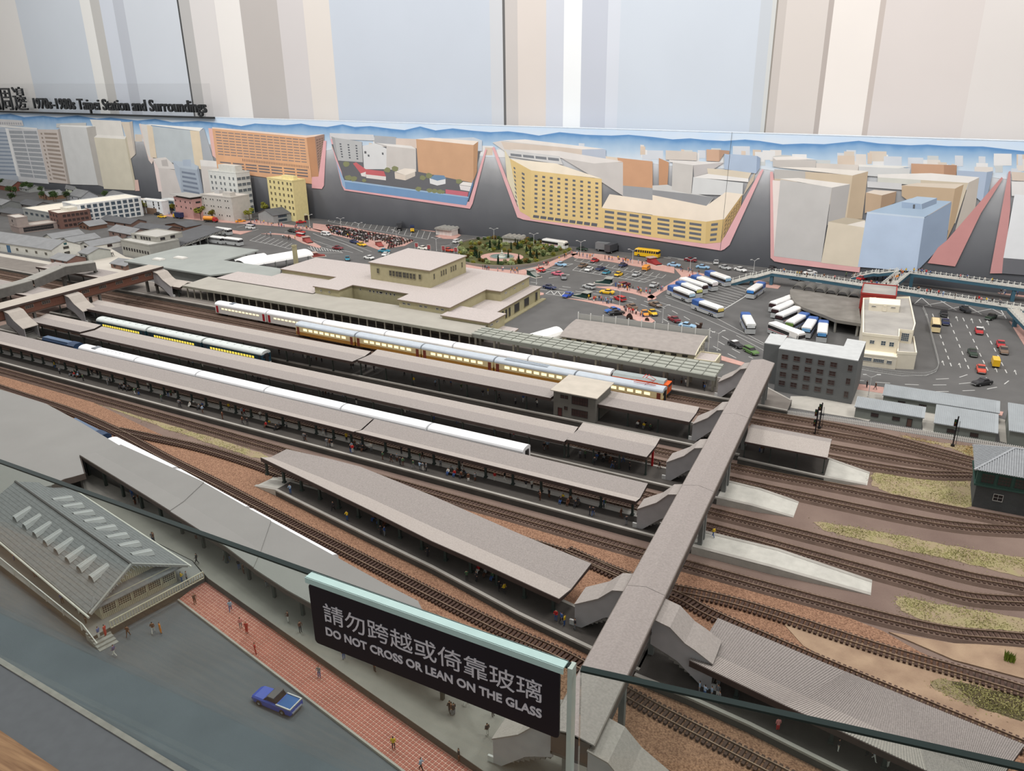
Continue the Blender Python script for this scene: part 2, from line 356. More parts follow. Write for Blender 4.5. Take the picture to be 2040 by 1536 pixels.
T((160, 174, 190), [(345, 560), (555, 590), (630, 960), (375, 900)], Q2); T((180, 194, 210), [(265, 480), (480, 500), (570, 545), (555, 592), (345, 562)], Q2); T((140, 152, 168), [(555, 590), (572, 540), (645, 930), (630, 960)], Q2); T((172, 186, 202), [(265, 480), (345, 560), (375, 880), (300, 640)], Q2)
T((168, 184, 204), [(380, 470), (480, 465), (486, 550), (390, 545)], Q2); pgrid((124, 134, 150), [(370, 590), (530, 615), (590, 900), (395, 860)], Q2, 1, 5, 1, .45, 0, 0)
T((214, 206, 200), [(590, 480), (850, 560), (900, 900), (640, 890)], Q2); T((230, 226, 222), [(590, 470), (840, 490), (870, 560), (600, 545)], Q2)
# orange block
T((232, 178, 168), [(690, 90), (735, 95), (800, 470), (740, 420)], Q2)
T((223, 164, 120), [(735, 88), (1862, 198), (1935, 760), (800, 600)], Q2)
T((192, 133, 92), [(1862, 198), (1962, 190), (2012, 690), (1935, 740)], Q2); T((150, 118, 102), [(1962, 188), (2075, 165), (2075, 500), (2012, 690)], Q2)
T((240, 214, 196), [(735, 80), (1862, 180), (2075, 162), (1962, 192), (1862, 205), (735, 96)], Q2)
pgrid((142, 128, 124), [(760, 115), (1850, 215), (1880, 520), (800, 420)], Q2, 14, 9, .84, .38, .005, .01)
pgrid((128, 108, 100), [(1090, 455), (1890, 545), (1893, 575), (1095, 490)], Q2, 40, 1, .45, .9, 0, 0)
pgrid((118, 112, 114), [(810, 480), (1890, 580), (1900, 690), (830, 580)], Q2, 7, 3, .86, .5, .005, .01)
pgrid((112, 92, 84), [(1970, 205), (2070, 185), (2070, 480), (2012, 650)], Q2, 3, 12, .7, .4)
T((233, 168, 172), [(62, 590), (100, 588), (130, 380), (146, 380), (132, 640), (120, 660), (62, 655)], R2)
# schoolyard block
T((233, 168, 172), [(165, 350), (176, 350), (256, 640), (975, 735), (1068, 430), (1078, 430), (995, 745), (980, 775), (250, 668), (236, 640)], R2)
T((96, 98, 102), [(176, 400), (1040, 440), (975, 700), (256, 620)], R2)
T((206, 208, 210), [(165, 335), (420, 345), (430, 380), (170, 370)], R2); T((168, 172, 176), [(425, 350), (550, 358), (550, 405), (425, 392)], R2); T((216, 198, 184), [(550, 365), (720, 372), (720, 430), (550, 410)], R2)
T((196, 206, 218), [(720, 370), (1000, 360), (1050, 378), (1050, 440), (720, 430)], R2)
T((178, 180, 182), [(195, 362), (352, 385), (358, 505), (215, 495)], R2); T((158, 160, 162), [(175, 355), (195, 362), (215, 495), (195, 440)], R2); pgrid((88, 92, 98), [(200, 385), (345, 400), (352, 500), (215, 480)], R2, 3, 6, .22, .5)
T((214, 216, 218), [(356, 410), (430, 395), (495, 425), (495, 545), (365, 545)], R2); T((90, 92, 96), [(366, 440), (378, 441), (379, 455), (367, 454)], R2); T((90, 92, 96), [(386, 460), (396, 461), (397, 473), (387, 472)], R2); T((90, 92, 96), [(468, 448), (478, 449), (479, 462), (469, 461)], R2)
T((200, 196, 190), [(495, 405), (666, 425), (668, 560), (495, 545)], R2); T((228, 226, 222), [(430, 392), (640, 410), (666, 428), (495, 410)], R2)
T((207, 157, 117), [(667, 370), (1000, 402), (1000, 625), (680, 560)], R2); T((182, 134, 96), [(1000, 402), (1028, 385), (1020, 560), (1000, 615)], R2); T((240, 226, 212), [(667, 370), (760, 362), (1030, 382), (1000, 405)], R2)
T((205, 92, 96), [(300, 512), (318, 505), (375, 545), (480, 557), (492, 588), (375, 575), (345, 570)], R2); T((226, 222, 218), [(345, 570), (375, 560), (375, 590), (350, 585)], R2); T((224, 220, 216), [(375, 575), (492, 588), (492, 610), (378, 596)], R2)
T((236, 226, 212), [(542, 560), (600, 540), (662, 545), (662, 560), (605, 580)], R2); T((220, 206, 190), [(542, 562), (605, 580), (605, 610), (545, 600)], R2); T((206, 196, 182), [(605, 580), (662, 560), (662, 585), (605, 610)], R2)
T((104, 140, 178), [(745, 595), (775, 578), (830, 582), (842, 600), (790, 612)], R2); T((226, 228, 230), [(745, 597), (790, 612), (838, 602), (838, 630), (790, 640), (748, 628)], R2)
T((238, 232, 228), [(918, 635), (940, 618), (998, 625), (985, 645)], R2); T((226, 222, 220), [(918, 637), (985, 647), (998, 628), (985, 675), (925, 665)], R2)
T((206, 100, 116), [(838, 662), (970, 678), (965, 712), (838, 692)], R2)
T((106, 148, 196), [(252, 612), (975, 710), (958, 755), (258, 660)], R2); T((88, 126, 172), [(958, 755), (975, 680), (1000, 600), (998, 640)], R2); T((142, 176, 212), [(200, 490), (252, 612), (258, 660), (240, 640)], R2); T((150, 184, 216), [(252, 608), (972, 705), (972, 712), (252, 617)], R2)
for x, y, r in ((262, 515, 22), (275, 595, 22), (305, 600, 22), (545, 543, 22), (500, 550, 20), (705, 595, 20), (742, 582, 22), (915, 615, 20), (365, 610, 14), (680, 660, 20), (745, 668, 18), (775, 672, 18), (805, 675, 18), (822, 678, 14)):
    T((128, 134, 90), [(x + r * math.cos(t) * random.uniform(.75, 1.1), y + r * .75 * math.sin(t) * random.uniform(.8, 1.1)) for t in np.linspace(0, 6.28, 11)[:-1]], R2, 'painted_tree')
# yellow block
T((233, 172, 176), [(1108, 420), (1122, 415), (1255, 760), (1290, 800), (1740, 870), (2040, 925), (2040, 955), (1290, 838), (1255, 825)], R2)
T((233, 172, 176), [(-117, 925), (190, 965), (250, 960), (300, 940), (505, 560), (522, 545), (528, 550), (330, 985), (300, 1010), (280, 1018), (-117, 955)], R3)
T((212, 208, 204), [(1110, 390), (1160, 380), (1600, 420), (1640, 470), (1180, 440)], R2); T((212, 196, 180), [(1160, 385), (1640, 430), (1640, 475), (1180, 430)], R2); T((176, 188, 206), [(1630, 422), (1768, 432), (1768, 490), (1630, 475)], R2); T((232, 226, 220), [(1160, 378), (1300, 372), (1768, 428), (1630, 430)], R2)
T((222, 206, 188), [(1768, 470), (2040, 500), (2040, 560), (1768, 490)], R2); T((208, 152, 112), [(1835, 478), (2040, 500), (2040, 655), (1868, 640)], R2)
T((196, 140, 100), [(-80, 480), (-22, 505), (-30, 640), (-80, 640)], R3)
T((200, 196, 192), [(1510, 480), (1868, 505), (1868, 700), (1745, 620)], R2); T((226, 222, 218), [(1210, 430), (1500, 440), (1868, 500), (1700, 512)], R2)
T((206, 206, 206), [(1180, 430), (1500, 470), (1520, 520), (1200, 470)], R2); pgrid((128, 132, 138), [(1210, 452), (1500, 482), (1502, 500), (1212, 468)], R2, 4, 1, .88, .9, 0, 0)
T((206, 206, 204), [(-117, 640), (-30, 635), (90, 680), (240, 710), (200, 760), (-117, 735)], R3)
T((154, 156, 160), [(1868, 640), (2040, 655), (2040, 760), (1868, 720)], R2); T((144, 146, 150), [(-117, 665), (110, 690), (240, 710), (195, 758), (-117, 720)], R3)
T((198, 194, 190), [(0, 500), (120, 520), (108, 690), (-5, 665)], R3); T((228, 224, 220), [(-20, 492), (300, 505), (120, 522), (-20, 503)], R3); T((188, 184, 182), [(120, 522), (300, 505), (200, 570), (125, 590)], R3)
T((212, 214, 214), [(120, 590), (410, 625), (405, 700), (110, 690)], R3); T((236, 234, 230), [(205, 570), (440, 585), (440, 620), (120, 592)], R3); T((220, 206, 182), [(200, 540), (460, 560), (440, 600), (205, 572)], R3); T((196, 180, 156), [(440, 620), (480, 560), (470, 610), (408, 700)], R3)
T((168, 188, 214), [(300, 455), (490, 468), (485, 570), (300, 545)], R3); T((140, 160, 190), [(490, 468), (510, 480), (505, 540), (485, 570)], R3)
T((210, 200, 190), [(-40, 435), (140, 445), (140, 495), (-40, 490)], R3); T((206, 164, 134), [(196, 430), (270, 433), (270, 500), (196, 497)], R3); T((180, 140, 112), [(270, 433), (330, 438), (328, 460), (300, 455), (270, 500)], R3)
T((246, 232, 208), [(1210, 485), (1480, 512), (1745, 600), (1340, 555)], R2)
T((224, 192, 122), [(1205, 480), (1335, 552), (1340, 830), (1270, 790)], R2); T((228, 196, 126), [(1335, 552), (1745, 602), (1745, 885), (1330, 835)], R2); T((222, 210, 178), [(1180, 430), (1210, 480), (1270, 790), (1195, 600)], R2)
T((244, 230, 208), [(1745, 770), (1790, 690), (2040, 725), (2040, 810)], R2); T((244, 230, 208), [(-117, 695), (195, 758), (308, 678), (410, 690), (300, 835), (190, 852), (-117, 812)], R3)
T((226, 194, 124), [(1745, 770), (2040, 812), (2040, 940), (1745, 885)], R2); T((226, 194, 124), [(-117, 812), (195, 850), (190, 978), (-117, 940)], R3); T((216, 182, 112), [(195, 850), (300, 835), (280, 970), (190, 978)], R3); T((186, 150, 92), [(300, 835), (405, 690), (395, 760), (282, 968)], R3)
pgrid((102, 104, 112), [(1342, 570), (1738, 618), (1738, 845), (1340, 800)], R2, 9, 9, .38, .48, .0, .0); pgrid((98, 100, 108), [(1345, 805), (1725, 855), (1720, 885), (1340, 830)], R2, 9, 1, .8, .6, 0, 0)
pgrid((102, 104, 112), [(1262, 545), (1315, 575), (1315, 795), (1265, 770)], R2, 1, 9, .3, .5, 0, 0); pgrid((110, 112, 116), [(1225, 520), (1250, 535), (1260, 760), (1238, 720)], R2, 1, 9, .4, .5, 0, 0)
pgrid((104, 108, 116), [(1755, 775), (2040, 815), (2040, 935), (1750, 892)], R2, 4, 4, .75, .5, 0, 0); pgrid((104, 108, 116), [(-100, 820), (180, 858), (175, 968), (-100, 924)], R3, 3, 4, .75, .52, 0, 0); pgrid((104, 108, 116), [(215, 855), (275, 848), (262, 965), (205, 972)], R3, 1, 4, .65, .5, 0, 0)
pgrid((112, 98, 78), [(305, 840), (400, 710), (392, 760), (290, 950)], R3, 6, 4, .7, .5)
T((70, 70, 72), [(344, 330), (346, 330), (277, 1016), (275, 1016)], R3, 'panel_joint')
# grey and blue block at right
T((232, 168, 168), [(566, 560), (582, 560), (600, 700), (590, 1050), (1090, 1105), (1085, 1145), (640, 1090), (590, 1080), (568, 1060)], R3)
T((236, 222, 216), [(580, 610), (630, 600), (605, 1050), (590, 1050)], R3)
T((200, 200, 198), [(580, 470), (640, 462), (690, 465), (690, 500)], R3); T((196, 190, 184), [(582, 485), (832, 492), (830, 540), (582, 530)], R3); T((236, 230, 224), [(580, 475), (700, 470), (832, 488), (600, 492)], R3)
T((214, 205, 196), [(832, 510), (1080, 520), (1075, 560), (832, 545)], R3); T((206, 208, 208), [(1080, 525), (1310, 530), (1380, 545), (1370, 600), (1080, 580)], R3); T((232, 230, 226), [(1080, 518), (1380, 528), (1310, 540), (1080, 530)], R3)
T((198, 150, 118), [(1385, 512), (1575, 520), (1575, 580), (1385, 570)], R3); T((176, 130, 100), [(1575, 520), (1650, 522), (1645, 580), (1575, 580)], R3); T((168, 186, 210), [(1650, 552), (1825, 562), (1800, 740), (1650, 620)], R3); T((140, 158, 184), [(1825, 562), (1860, 556), (1830, 690), (1798, 745)], R3)
T((206, 186, 160), [(590, 545), (1045, 580), (1045, 640), (590, 610)], R3); T((186, 182, 178), [(590, 545), (770, 558), (770, 610), (590, 600)], R3); T((238, 230, 220), [(590, 532), (800, 535), (1135, 556), (1045, 582)], R3); T((188, 164, 134), [(1045, 582), (1135, 558), (1100, 835), (1000, 830)], R3)
T((208, 188, 160), [(780, 570), (1045, 582), (1010, 830), (780, 640)], R3)
T((208, 208, 198), [(1190, 590), (1440, 600), (1440, 640), (1190, 620)], R3); T((206, 190, 166), [(1440, 605), (1720, 620), (1640, 860), (1440, 640)], R3); T((236, 232, 226), [(1190, 575), (1500, 568), (1780, 592), (1720, 625), (1190, 592)], R3); T((182, 172, 160), [(1720, 622), (1780, 594), (1755, 790), (1640, 900)], R3)
T((196, 168, 134), [(1330, 640), (1640, 655), (1600, 900), (1330, 700)], R3); T((174, 146, 112), [(1640, 655), (1690, 635), (1640, 850), (1590, 960)], R3); T((226, 210, 190), [(1330, 640), (1420, 625), (1690, 632), (1640, 658)], R3)
T((206, 206, 208), [(1130, 615), (1330, 628), (1330, 665), (1130, 650)], R3); T((190, 160, 128), [(1122, 680), (1215, 695), (1205, 780), (1115, 800)], R3); T((158, 128, 100), [(1215, 695), (1300, 672), (1290, 740), (1205, 780)], R3); T((232, 216, 200), [(1122, 680), (1170, 665), (1300, 674), (1215, 697)], R3)
T((196, 193, 191), [(625, 605), (925, 650), (862, 1085), (587, 1050)], R3); T((172, 168, 166), [(925, 650), (1030, 632), (1000, 830), (897, 870)], R3); T((240, 234, 226), [(620, 600), (730, 596), (1030, 632), (925, 652)], R3)
T((222, 208, 184), [(905, 850), (1118, 870), (1080, 1115), (862, 1088)], R3); T((196, 182, 158), [(905, 850), (1000, 825), (1118, 840), (1040, 870)], R3); T((240, 232, 220), [(1010, 868), (1118, 842), (1118, 885)], R3)
T((180, 202, 230), [(1128, 798), (1460, 828), (1415, 1140), (1075, 1112)], R3); T((128, 146, 172), [(1460, 828), (1620, 735), (1590, 960), (1415, 1140)], R3); T((168, 194, 222), [(1128, 796), (1380, 715), (1620, 732), (1460, 826)], R3); T((196, 214, 234), [(1128, 792), (1460, 822), (1462, 832), (1128, 802)], R3)
T((150, 176, 208), [(1330, 735), (1440, 745), (1445, 778), (1330, 770)], R3); T((186, 208, 232), [(1330, 735), (1420, 703), (1535, 712), (1450, 748)], R3); T((128, 148, 176), [(1445, 748), (1535, 712), (1532, 745), (1448, 778)], R3); T((84, 90, 98), [(1396, 750), (1408, 750), (1406, 775), (1394, 774)], R3)
T((206, 136, 134), [(1590, 960), (1910, 590), (1918, 600), (1790, 800), (1640, 1110), (1480, 1090), (1540, 1000)], R3)
T((206, 140, 138), [(1950, 560), (1962, 555), (1960, 780), (1920, 1150), (1842, 1150)], R3)
T((226, 224, 222), [(1968, 615), (2150, 620), (2150, 700), (1968, 700)], R3); T((214, 196, 180), [(1965, 560), (2150, 570), (2150, 620), (1970, 610)], R3); T((230, 232, 236), [(1985, 690), (2300, 720), (2300, 1090), (1920, 1060)], R3); T((100, 102, 108), [(1920, 1060), (2300, 1090), (2300, 1180), (1912, 1150)], R3)
# ---- title on a clear strip along the top of the backdrop
ts = thing('title_strip', 'clear acrylic strip with raised dark title lettering above the painted backdrop', 'sign', (-5.0, mural_y(-5.0, .012), MH))
xr = MPt(424, 224, .012)[0]; xl = -6.7
acr = glass_mat('acrylic', (.97, .97, .97))
def tpl(x0, x1, z0, z1, o0, o1): return MB().prism([(x0, mural_y(x0, o0)), (x1, mural_y(x1, o0)), (x1, mural_y(x1, o1)), (x0, mural_y(x0, o1))], z0, z1)
obj('acrylic_plate', tpl(xl, xr, MH + .004, MH + .195, .012, .006), acr, ts)
obj('base_rail', tpl(xl, xr, MH - .006, MH + .004, .022, -.004), P(48, 50, 52), ts)
dk = mat('title_letter', (38, 40, 42), .4)
ang = math.atan(MBS)
def letters(s_, size, depth, bold, m_, parent, rot, scale, org):
    for i, ch in enumerate(s_):
        if ch == ' ': continue
        me, b1 = text_mesh(ch, size, depth, bold); me.materials.append(m_); b0 = text_mesh(s_[:i + 1], size, depth, bold)[1]
        dx = (b0[1] - b1[1]) * scale[0]; o = inst('letter', me, parent); o.rotation_euler = rot; o.scale = scale; o.location = (org[0] + dx * math.cos(rot[2]), org[1] + dx * math.sin(rot[2]), org[2])
bb = text_mesh('1970s-1980s Taipei Station and Surroundings', .07, .006, .001)[1]
x0 = MPt(72, 214, .012)[0]; x1 = MPt(415, 222, .012)[0]; sx = (x1 - x0) / (bb[1] - bb[0]) / math.cos(ang)
letters('1970s-1980s Taipei Station and Surroundings', .07, .006, .001, dk, ts, (math.pi / 2, 0, ang), (sx, 1.42, 1), (x0 - bb[0] * sx + 5.0, mural_y(x0, .022) - mural_y(-5.0, .012), .030))
bb = text_mesh('台北車站周邊', .13, .006, 0)[1]
x1 = MPt(62, 212, .012)[0]; sc = .165 / (bb[3] - bb[2]); x0 = x1 - (bb[1] - bb[0]) * sc * 1.02
letters('台北車站周邊', .13, .006, 0, dk, ts, (math.pi / 2, 0, ang), (sc, sc, 1), (x0 - bb[0] * sc + 5.0, mural_y(x0, .022) - mural_y(-5.0, .012), .010 - bb[2] * sc))
# ---- glass barrier with its notice
gl = glass_mat('barrier_glass'); edge = mat('glass_edge', (14, 34, 32), .1, .05, spec=.6); edge2 = mat('glass_edge_pale', (176, 204, 200), .15, .04, spec=.6)
GT = .375
a = G(0, 918, GT); c = G(1143, 1327, GT); l0 = lerp(c, a, 2.6); r1 = G(2040, 1527, GT); r1 = lerp(c, r1, 1.6)
def pane(name, label, p, r, th=.006):
    d = Vector((r[0] - p[0], r[1] - p[1], 0)).normalized(); n = Vector((-d.y, d.x, 0)) * th / 2
    t = thing(name, label, 'glass', ((p[0] + r[0]) / 2, (p[1] + r[1]) / 2, 0))
    sl = MB().prism([(p[0] - n.x, p[1] - n.y), (r[0] - n.x, r[1] - n.y), (r[0] + n.x, r[1] + n.y), (p[0] + n.x, p[1] + n.y)], -.005, GT - .002)
    obj('pane', sl, gl, t)
    obj('polished_edge', MB().prism([(p[0] - n.x, p[1] - n.y), (r[0] - n.x, r[1] - n.y), (r[0] + n.x, r[1] + n.y), (p[0] + n.x, p[1] + n.y)], GT - .002, GT), edge, t)
    return t, d
cl = lerp(c, a, .004)
pA, dA = pane('glass_barrier', 'clear glass barrier pane that carries the black notice', l0, cl)
cr = lerp(c, r1, .012)
pB, dB = pane('glass_barrier', 'clear glass barrier pane beyond the notice, crossing the long footbridge', cr, r1)
obj('pane_end', MB().prism([(cl[0] - .0005, cl[1] - .0045), (cl[0] + .0035, cl[1] - .0045), (cl[0] + .0035, cl[1] + .0045), (cl[0] - .0005, cl[1] + .0045)], -.005, GT), mat('glass_end', (176, 188, 180), .2, .03), pA)
# notice: black plate with rounded corners, pale bracket over the glass edge
s0 = G(616, 1146, GT); s1 = G(1128, 1326, GT)
sw = math.hypot(s1[0] - s0[0], s1[1] - s0[1]); sa = math.atan2(s1[1] - s0[1], s1[0] - s0[0])
sg = thing('notice_plate', 'black notice with white lettering hooked over the top of the glass barrier', 'sign', (s0[0], s0[1], GT), sa)
def rrect(w, h, r, x=0, z=0):
    return [(x + cx_ + r * math.cos(t), z + cz_ + r * math.sin(t)) for cx_, cz_, t0 in ((w - r, -r, 0), (r, -r, math.pi / 2), (r, -h + r, math.pi), (w - r, -h + r, 1.5 * math.pi)) for t in np.linspace(t0, t0 + math.pi / 2, 5)]
pp = rrect(sw - .006, .0685, .004, .003, -.0045)
def xz(mb, pts, y0, y1):
    n = len(pts); mb.loft([[(x, y0, z) for x, z in pts], [(x, y1, z) for x, z in pts]]); return mb
obj('plate', xz(MB(), pp, -.0056, -.0038), mat('notice_black', (17, 16, 28), .35, .05), sg)
obj('bracket', MB().box(0, sw, -.0056, .0042, .0002, .0016).box(0, sw, -.0062, -.0050, -.0045, .0016).box(0, sw, .0034, .0044, -.006, .0016), edge2, sg)
wt = mat('notice_letter', (196, 194, 200), .5, .02)
for s_, hgt_, zt, wfrac in (('請勿跨越或倚靠玻璃', .0215, -.0205, .86), ('DO NOT CROSS OR LEAN ON THE GLASS', .0095, -.0485, .86)):
    bo = 0 if s_[0] != 'D' else .0009; bb = text_mesh(s_, .03, .0003, bo)[1]
    sx = sw * wfrac / (bb[1] - bb[0]); sz = hgt_ / (bb[3] - bb[2])
    letters(s_, .03, .0003, bo, wt, sg, (math.pi / 2, 0, 0), (sx, sz, 1), (sw * .07 - bb[0] * sx, -.0059, zt - bb[3] * sz))
# ================================================================ RAILWAY: GROUND, TRACKS, PLATFORMS, CANOPIES, FOOTBRIDGES
yard = mat('yard_earth', (128, 110, 100), .95, .15, 9, .5, 700, rgb2=(112, 94, 86))
orange = mat('orange_ballast', (172, 134, 108), .95, .3, 420, .9, 900, rgb2=(116, 84, 66), detail=2)
sand = mat('sandy_ground', (166, 142, 118), .95, .2, 30, .5, 800, rgb2=(142, 118, 98))
bedm = mat('roadbed', (104, 86, 76), .9, .12, 40, .4, 900); slp = mat('sleeper', (74, 56, 48), .85, .15, 90)
railm = mat('rail_steel', (150, 130, 112), .35, .2, 60, metal=.6)
concrete = mat('platform_concrete', (160, 156, 149), .9, .08, 30, .3, 900); dark_top = mat('platform_asphalt', (74, 70, 66), .9, .12, 30, .3, 900)
plat_wall = mat('platform_wall', (84, 82, 78), .9, .12, 30, .3, 500)
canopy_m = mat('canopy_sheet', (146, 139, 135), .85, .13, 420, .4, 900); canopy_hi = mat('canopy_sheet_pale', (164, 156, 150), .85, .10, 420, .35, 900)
fascia = mat('canopy_fascia', (70, 58, 54), .7, .1); steel_g = mat('column_green', (58, 66, 62), .6, .1); steel_s = mat('column_grey', (118, 120, 118), .6, .1)
grassm = mat('grass_green', (164, 158, 106), .95, .2, 25, .0, 900, rgb2=(136, 132, 84)); drygrass = mat('grass_dry', (174, 150, 104), .95, .2, 60, .6, 900, rgb2=(150, 122, 74))
# earth of the yard, slightly above the slab
def slab(name, pts, z, m, label=None, kind='structure'): return obj(name, MB().prism([p[:2] for p in pts], -.004, z), m, kind=kind)
slab('yard_ground', [(-4.6, 1.16), (-2.2, 1.10), (-.35, .90), (.75, .74), (.75, 1.80), (.30, 1.965), (-.12, 1.965), (-.28, 1.96), (-2.6, 2.08), (-4.6, 2.20)], .0010, yard)
slab('ballast_ground', [(-2.9, 1.26)] + crv([(30, 752), (180, 800), (330, 872), (500, 918), (760, 985), (930, 1010), (1090, 1062), (1230, 1100), (1340, 1135), (1480, 1162), (1620, 1205), (1760, 1260), (1830, 1300)]) + [(.20, 1.10), (.75, 1.05), (.75, .70), (-.05, .735), (-.60, .845), (-1.2, .985), (-1.9, 1.09), (-2.9, 1.19)], .0022, orange)
slab('sand_strip', crv([(1560, 1245), (1700, 1278), (1860, 1330), (2040, 1385), (2200, 1430), (2200, 1560), (2040, 1500), (1860, 1420), (1700, 1345), (1600, 1290)]), .0032, sand)
slab('sand_strip', crv([(1770, 1262), (1900, 1285), (2080, 1290), (2200, 1310), (2200, 1400), (2040, 1355), (1900, 1318)]), .0032, sand)
def grass_patch(pts, m, n, label, z=.0026, hh=.003):
    poly = [p[:2] for p in crv(pts)]
    xs = [p[0] for p in poly]; ys = [p[1] for p in poly]; k = 0; z -= .0008; mb = MB().prism([(x + random.gauss(0, .003), y + random.gauss(0, .002)) for x, y in spline(poly + [poly[0]], 7)[:-1]], 0, z - .0002, 1)
    def inside(x, y):
        c = False
        for (x1, y1), (x2, y2) in zip(poly, poly[1:] + poly[:1]):
            if (y1 > y) != (y2 > y) and x < (x2 - x1) * (y - y1) / (y2 - y1) + x1: c = not c
        return c
    while k < n * 2:
        x, y = random.uniform(min(xs), max(xs)), random.uniform(min(ys), max(ys)); k += .25
        if not inside(x, y) or math.sin(x * 61 + y * 37) + math.sin(y * 83 - x * 29) + random.uniform(-1.4, 1.4) < -.5: continue
        k += .75; x += random.gauss(0, .008); y += random.gauss(0, .006); t = random.uniform(0, 6.28); w = .0011; h = random.uniform(.3, 1) * hh * .7; dx, dy = random.uniform(-.002, .002), random.uniform(-.002, .002)
        mb.add([(x - w * math.cos(t), y - w * math.sin(t), z), (x + w * math.cos(t), y + w * math.sin(t), z), (x + dx, y + dy, z + h)], [(0, 1, 2)], 0)
    return obj('grass', mb, [m, mat('thin_turf', (150, 132, 110), .95, .15, 30, .5, 900, rgb2=(150, 142, 102))], label=label, cat='grass', kind='stuff')
grass_patch([(180, 800), (330, 855), (430, 888), (500, 912), (530, 908), (400, 866), (260, 825), (170, 790)], grassm, 1500, 'pale green grass between the two tracks beside the long platform')
grass_patch([(1735, 945), (1790, 938), (1930, 953), (1935, 1010), (1870, 1008), (1780, 985), (1740, 968)], grassm, 1600, 'green grass between the short platform ramp and the signal cabin')
grass_patch([(1620, 1040), (1760, 1062), (1930, 1095), (2060, 1120), (2060, 1152), (1930, 1125), (1780, 1092), (1650, 1060)], grassm, 1800, 'olive grass strip beyond the middle platform ramp')
grass_patch([(1790, 1190), (1930, 1215), (2060, 1240), (2060, 1258), (1900, 1250), (1800, 1220)], grassm, 1000, 'green grass beside the curved track at the yard corner')
grass_patch([(1870, 1352), (1980, 1380), (2060, 1400), (2060, 1440), (1950, 1415), (1860, 1375)], grassm, 900, 'thin green grass on the sand between the two sleepered tracks', z=.0042)
grass_patch([(1795, 868), (1850, 880), (1948, 892), (1945, 912), (1880, 890), (1800, 872)], drygrass, 900, 'dry yellow grass below the white picket fence')
obj('grass_tuft', (lambda m: [m.add([(x, y, .003), (x + .002, y, .003), (x + .001 + dx, y + dy, .016)], [(0, 1, 2)]) for x, y, dx, dy in [(G(2008, 1318)[0] + random.uniform(-.006, .006), G(2008, 1318)[1] + random.uniform(-.006, .006), random.uniform(-.003, .003), random.uniform(-.003, .003)) for _ in range(90)]] and m)(MB()), mat('tuft', (112, 130, 50), .9), label='bright green tuft of grass at the edge of the sand', cat='grass', kind='stuff')
# ---- tracks
GA = .0165
sl_me = MB().box(-.0021, .0021, -.0150, .0150, 0, .0032).mesh('sleeper', slp)
def track(pts, label, z=.0, bed=True, single=False, step=.0078, group=None, loc=None):
    path = spline(pts, 10)
    mid = path[len(path) // 2]
    t = thing('railway_track', label, 'track', (mid[0], mid[1], z), 0, group)
    zb = z
    if bed:
        l1, l2, r2, r1 = offs(path, .021), offs(path, .016), offs(path, -.016), offs(path, -.021)
        rings = [[(a[0], a[1], z - .001), (b_[0], b_[1], z + .005), (c_[0], c_[1], z + .005), (d_[0], d_[1], z - .001)] for a, b_, c_, d_ in zip(l1, l2, r2, r1)]
        obj('roadbed', MB().loft(rings), bedm, t); zb = z + .0042
    else: zb = z + .0018
    sp = resample(path, step); mb = MB()
    for i in range(len(sp) - 1):
        a = math.atan2(sp[i + 1][1] - sp[i][1], sp[i + 1][0] - sp[i][0])
        if single: inst('sleeper', sl_me, t, (sp[i][0] - mid[0], sp[i][1] - mid[1], zb - z), a)
        else:
            c_, s_ = math.cos(a), math.sin(a); w, l = .0021, .0150 if not bed else .0140
            mb.add([(sp[i][0] + x * c_ - y * s_, sp[i][1] + x * s_ + y * c_, zz) for zz in (zb, zb + .0024) for x, y in ((-w, -l), (w, -l), (w, l), (-w, l))], [(4, 5, 6, 7), (0, 1, 5, 4), (1, 2, 6, 5), (2, 3, 7, 6), (3, 0, 4, 7)])
    if mb.v: obj('sleepers', mb, slp, t, kind='stuff')
    zr = zb + (.0032 if single else .0024)
    for s_ in (-1, 1): obj('rail', ribbon(MB(), offs(path, s_ * GA / 2), .0013, zr - .0005, zr + .0024), railm, t)
    if bed and single is False and len(path) > 40:
        pass
    return t, path
tz = .001
L_ = -4.2
track([(L_, 2.135), (-2.6, 2.040), (-1.6, 1.984), (-.9, 1.951), (-.27, 1.929), (-.13, 1.925), (0, 1.912), (.13, 1.876), (.26, 1.848), (.7, 1.79)], 'track against the main station platform carrying the red and white train', tz)
track([(L_, 2.085), (-2.6, 1.992), (-1.6, 1.930), (-.9, 1.896), (-.27, 1.868), (-.1, 1.868), (.05, 1.862), (.20, 1.832), (.7, 1.74)], 'track carrying the cream and gold train', tz)
track([(-.26, 1.806), (-.09, 1.797), (.05, 1.797), (.20, 1.791), (.7, 1.70)], 'track that starts at the footbridge and passes behind the short canopy', tz)
track([(-.25, 1.748), (-.09, 1.739), (.02, 1.738), (.11, 1.748), (.20, 1.786), (.24, 1.80)], 'short track that joins the yard tracks beside the tiled signal cabin', tz + .0002)
track([(L_, 1.790), (-2.6, 1.712), (-1.7, 1.672), (-.9, 1.634), (-.27, 1.606), (-.08, 1.606), (.17, 1.606), (.42, 1.618), (.7, 1.64)], 'track carrying the teal railcars', tz)
track([(L_, 1.72), (-2.6, 1.648), (-.9, 1.574), (-.40, 1.553), (-.27, 1.543), (.1, 1.536), (.27, 1.577), (.36, 1.61)], 'empty track beside the second platform that curves up at the signal cabin', tz + .0002)
track([(L_, 1.556), (-2.6, 1.496), (-1.33, 1.443), (-.68, 1.419), (-.27, 1.398), (.05, 1.380), (.17, 1.372), (.26, 1.378), (.6, 1.40)], 'track carrying the white and blue train', tz)
track([(L_, 1.50), (-2.6, 1.438), (-1.33, 1.386), (-.68, 1.360), (-.27, 1.340), (-.08, 1.325), (.09, 1.312), (.17, 1.307), (.25, 1.332), (.34, 1.37)], 'empty track between the white train and the long platform', tz + .0002)
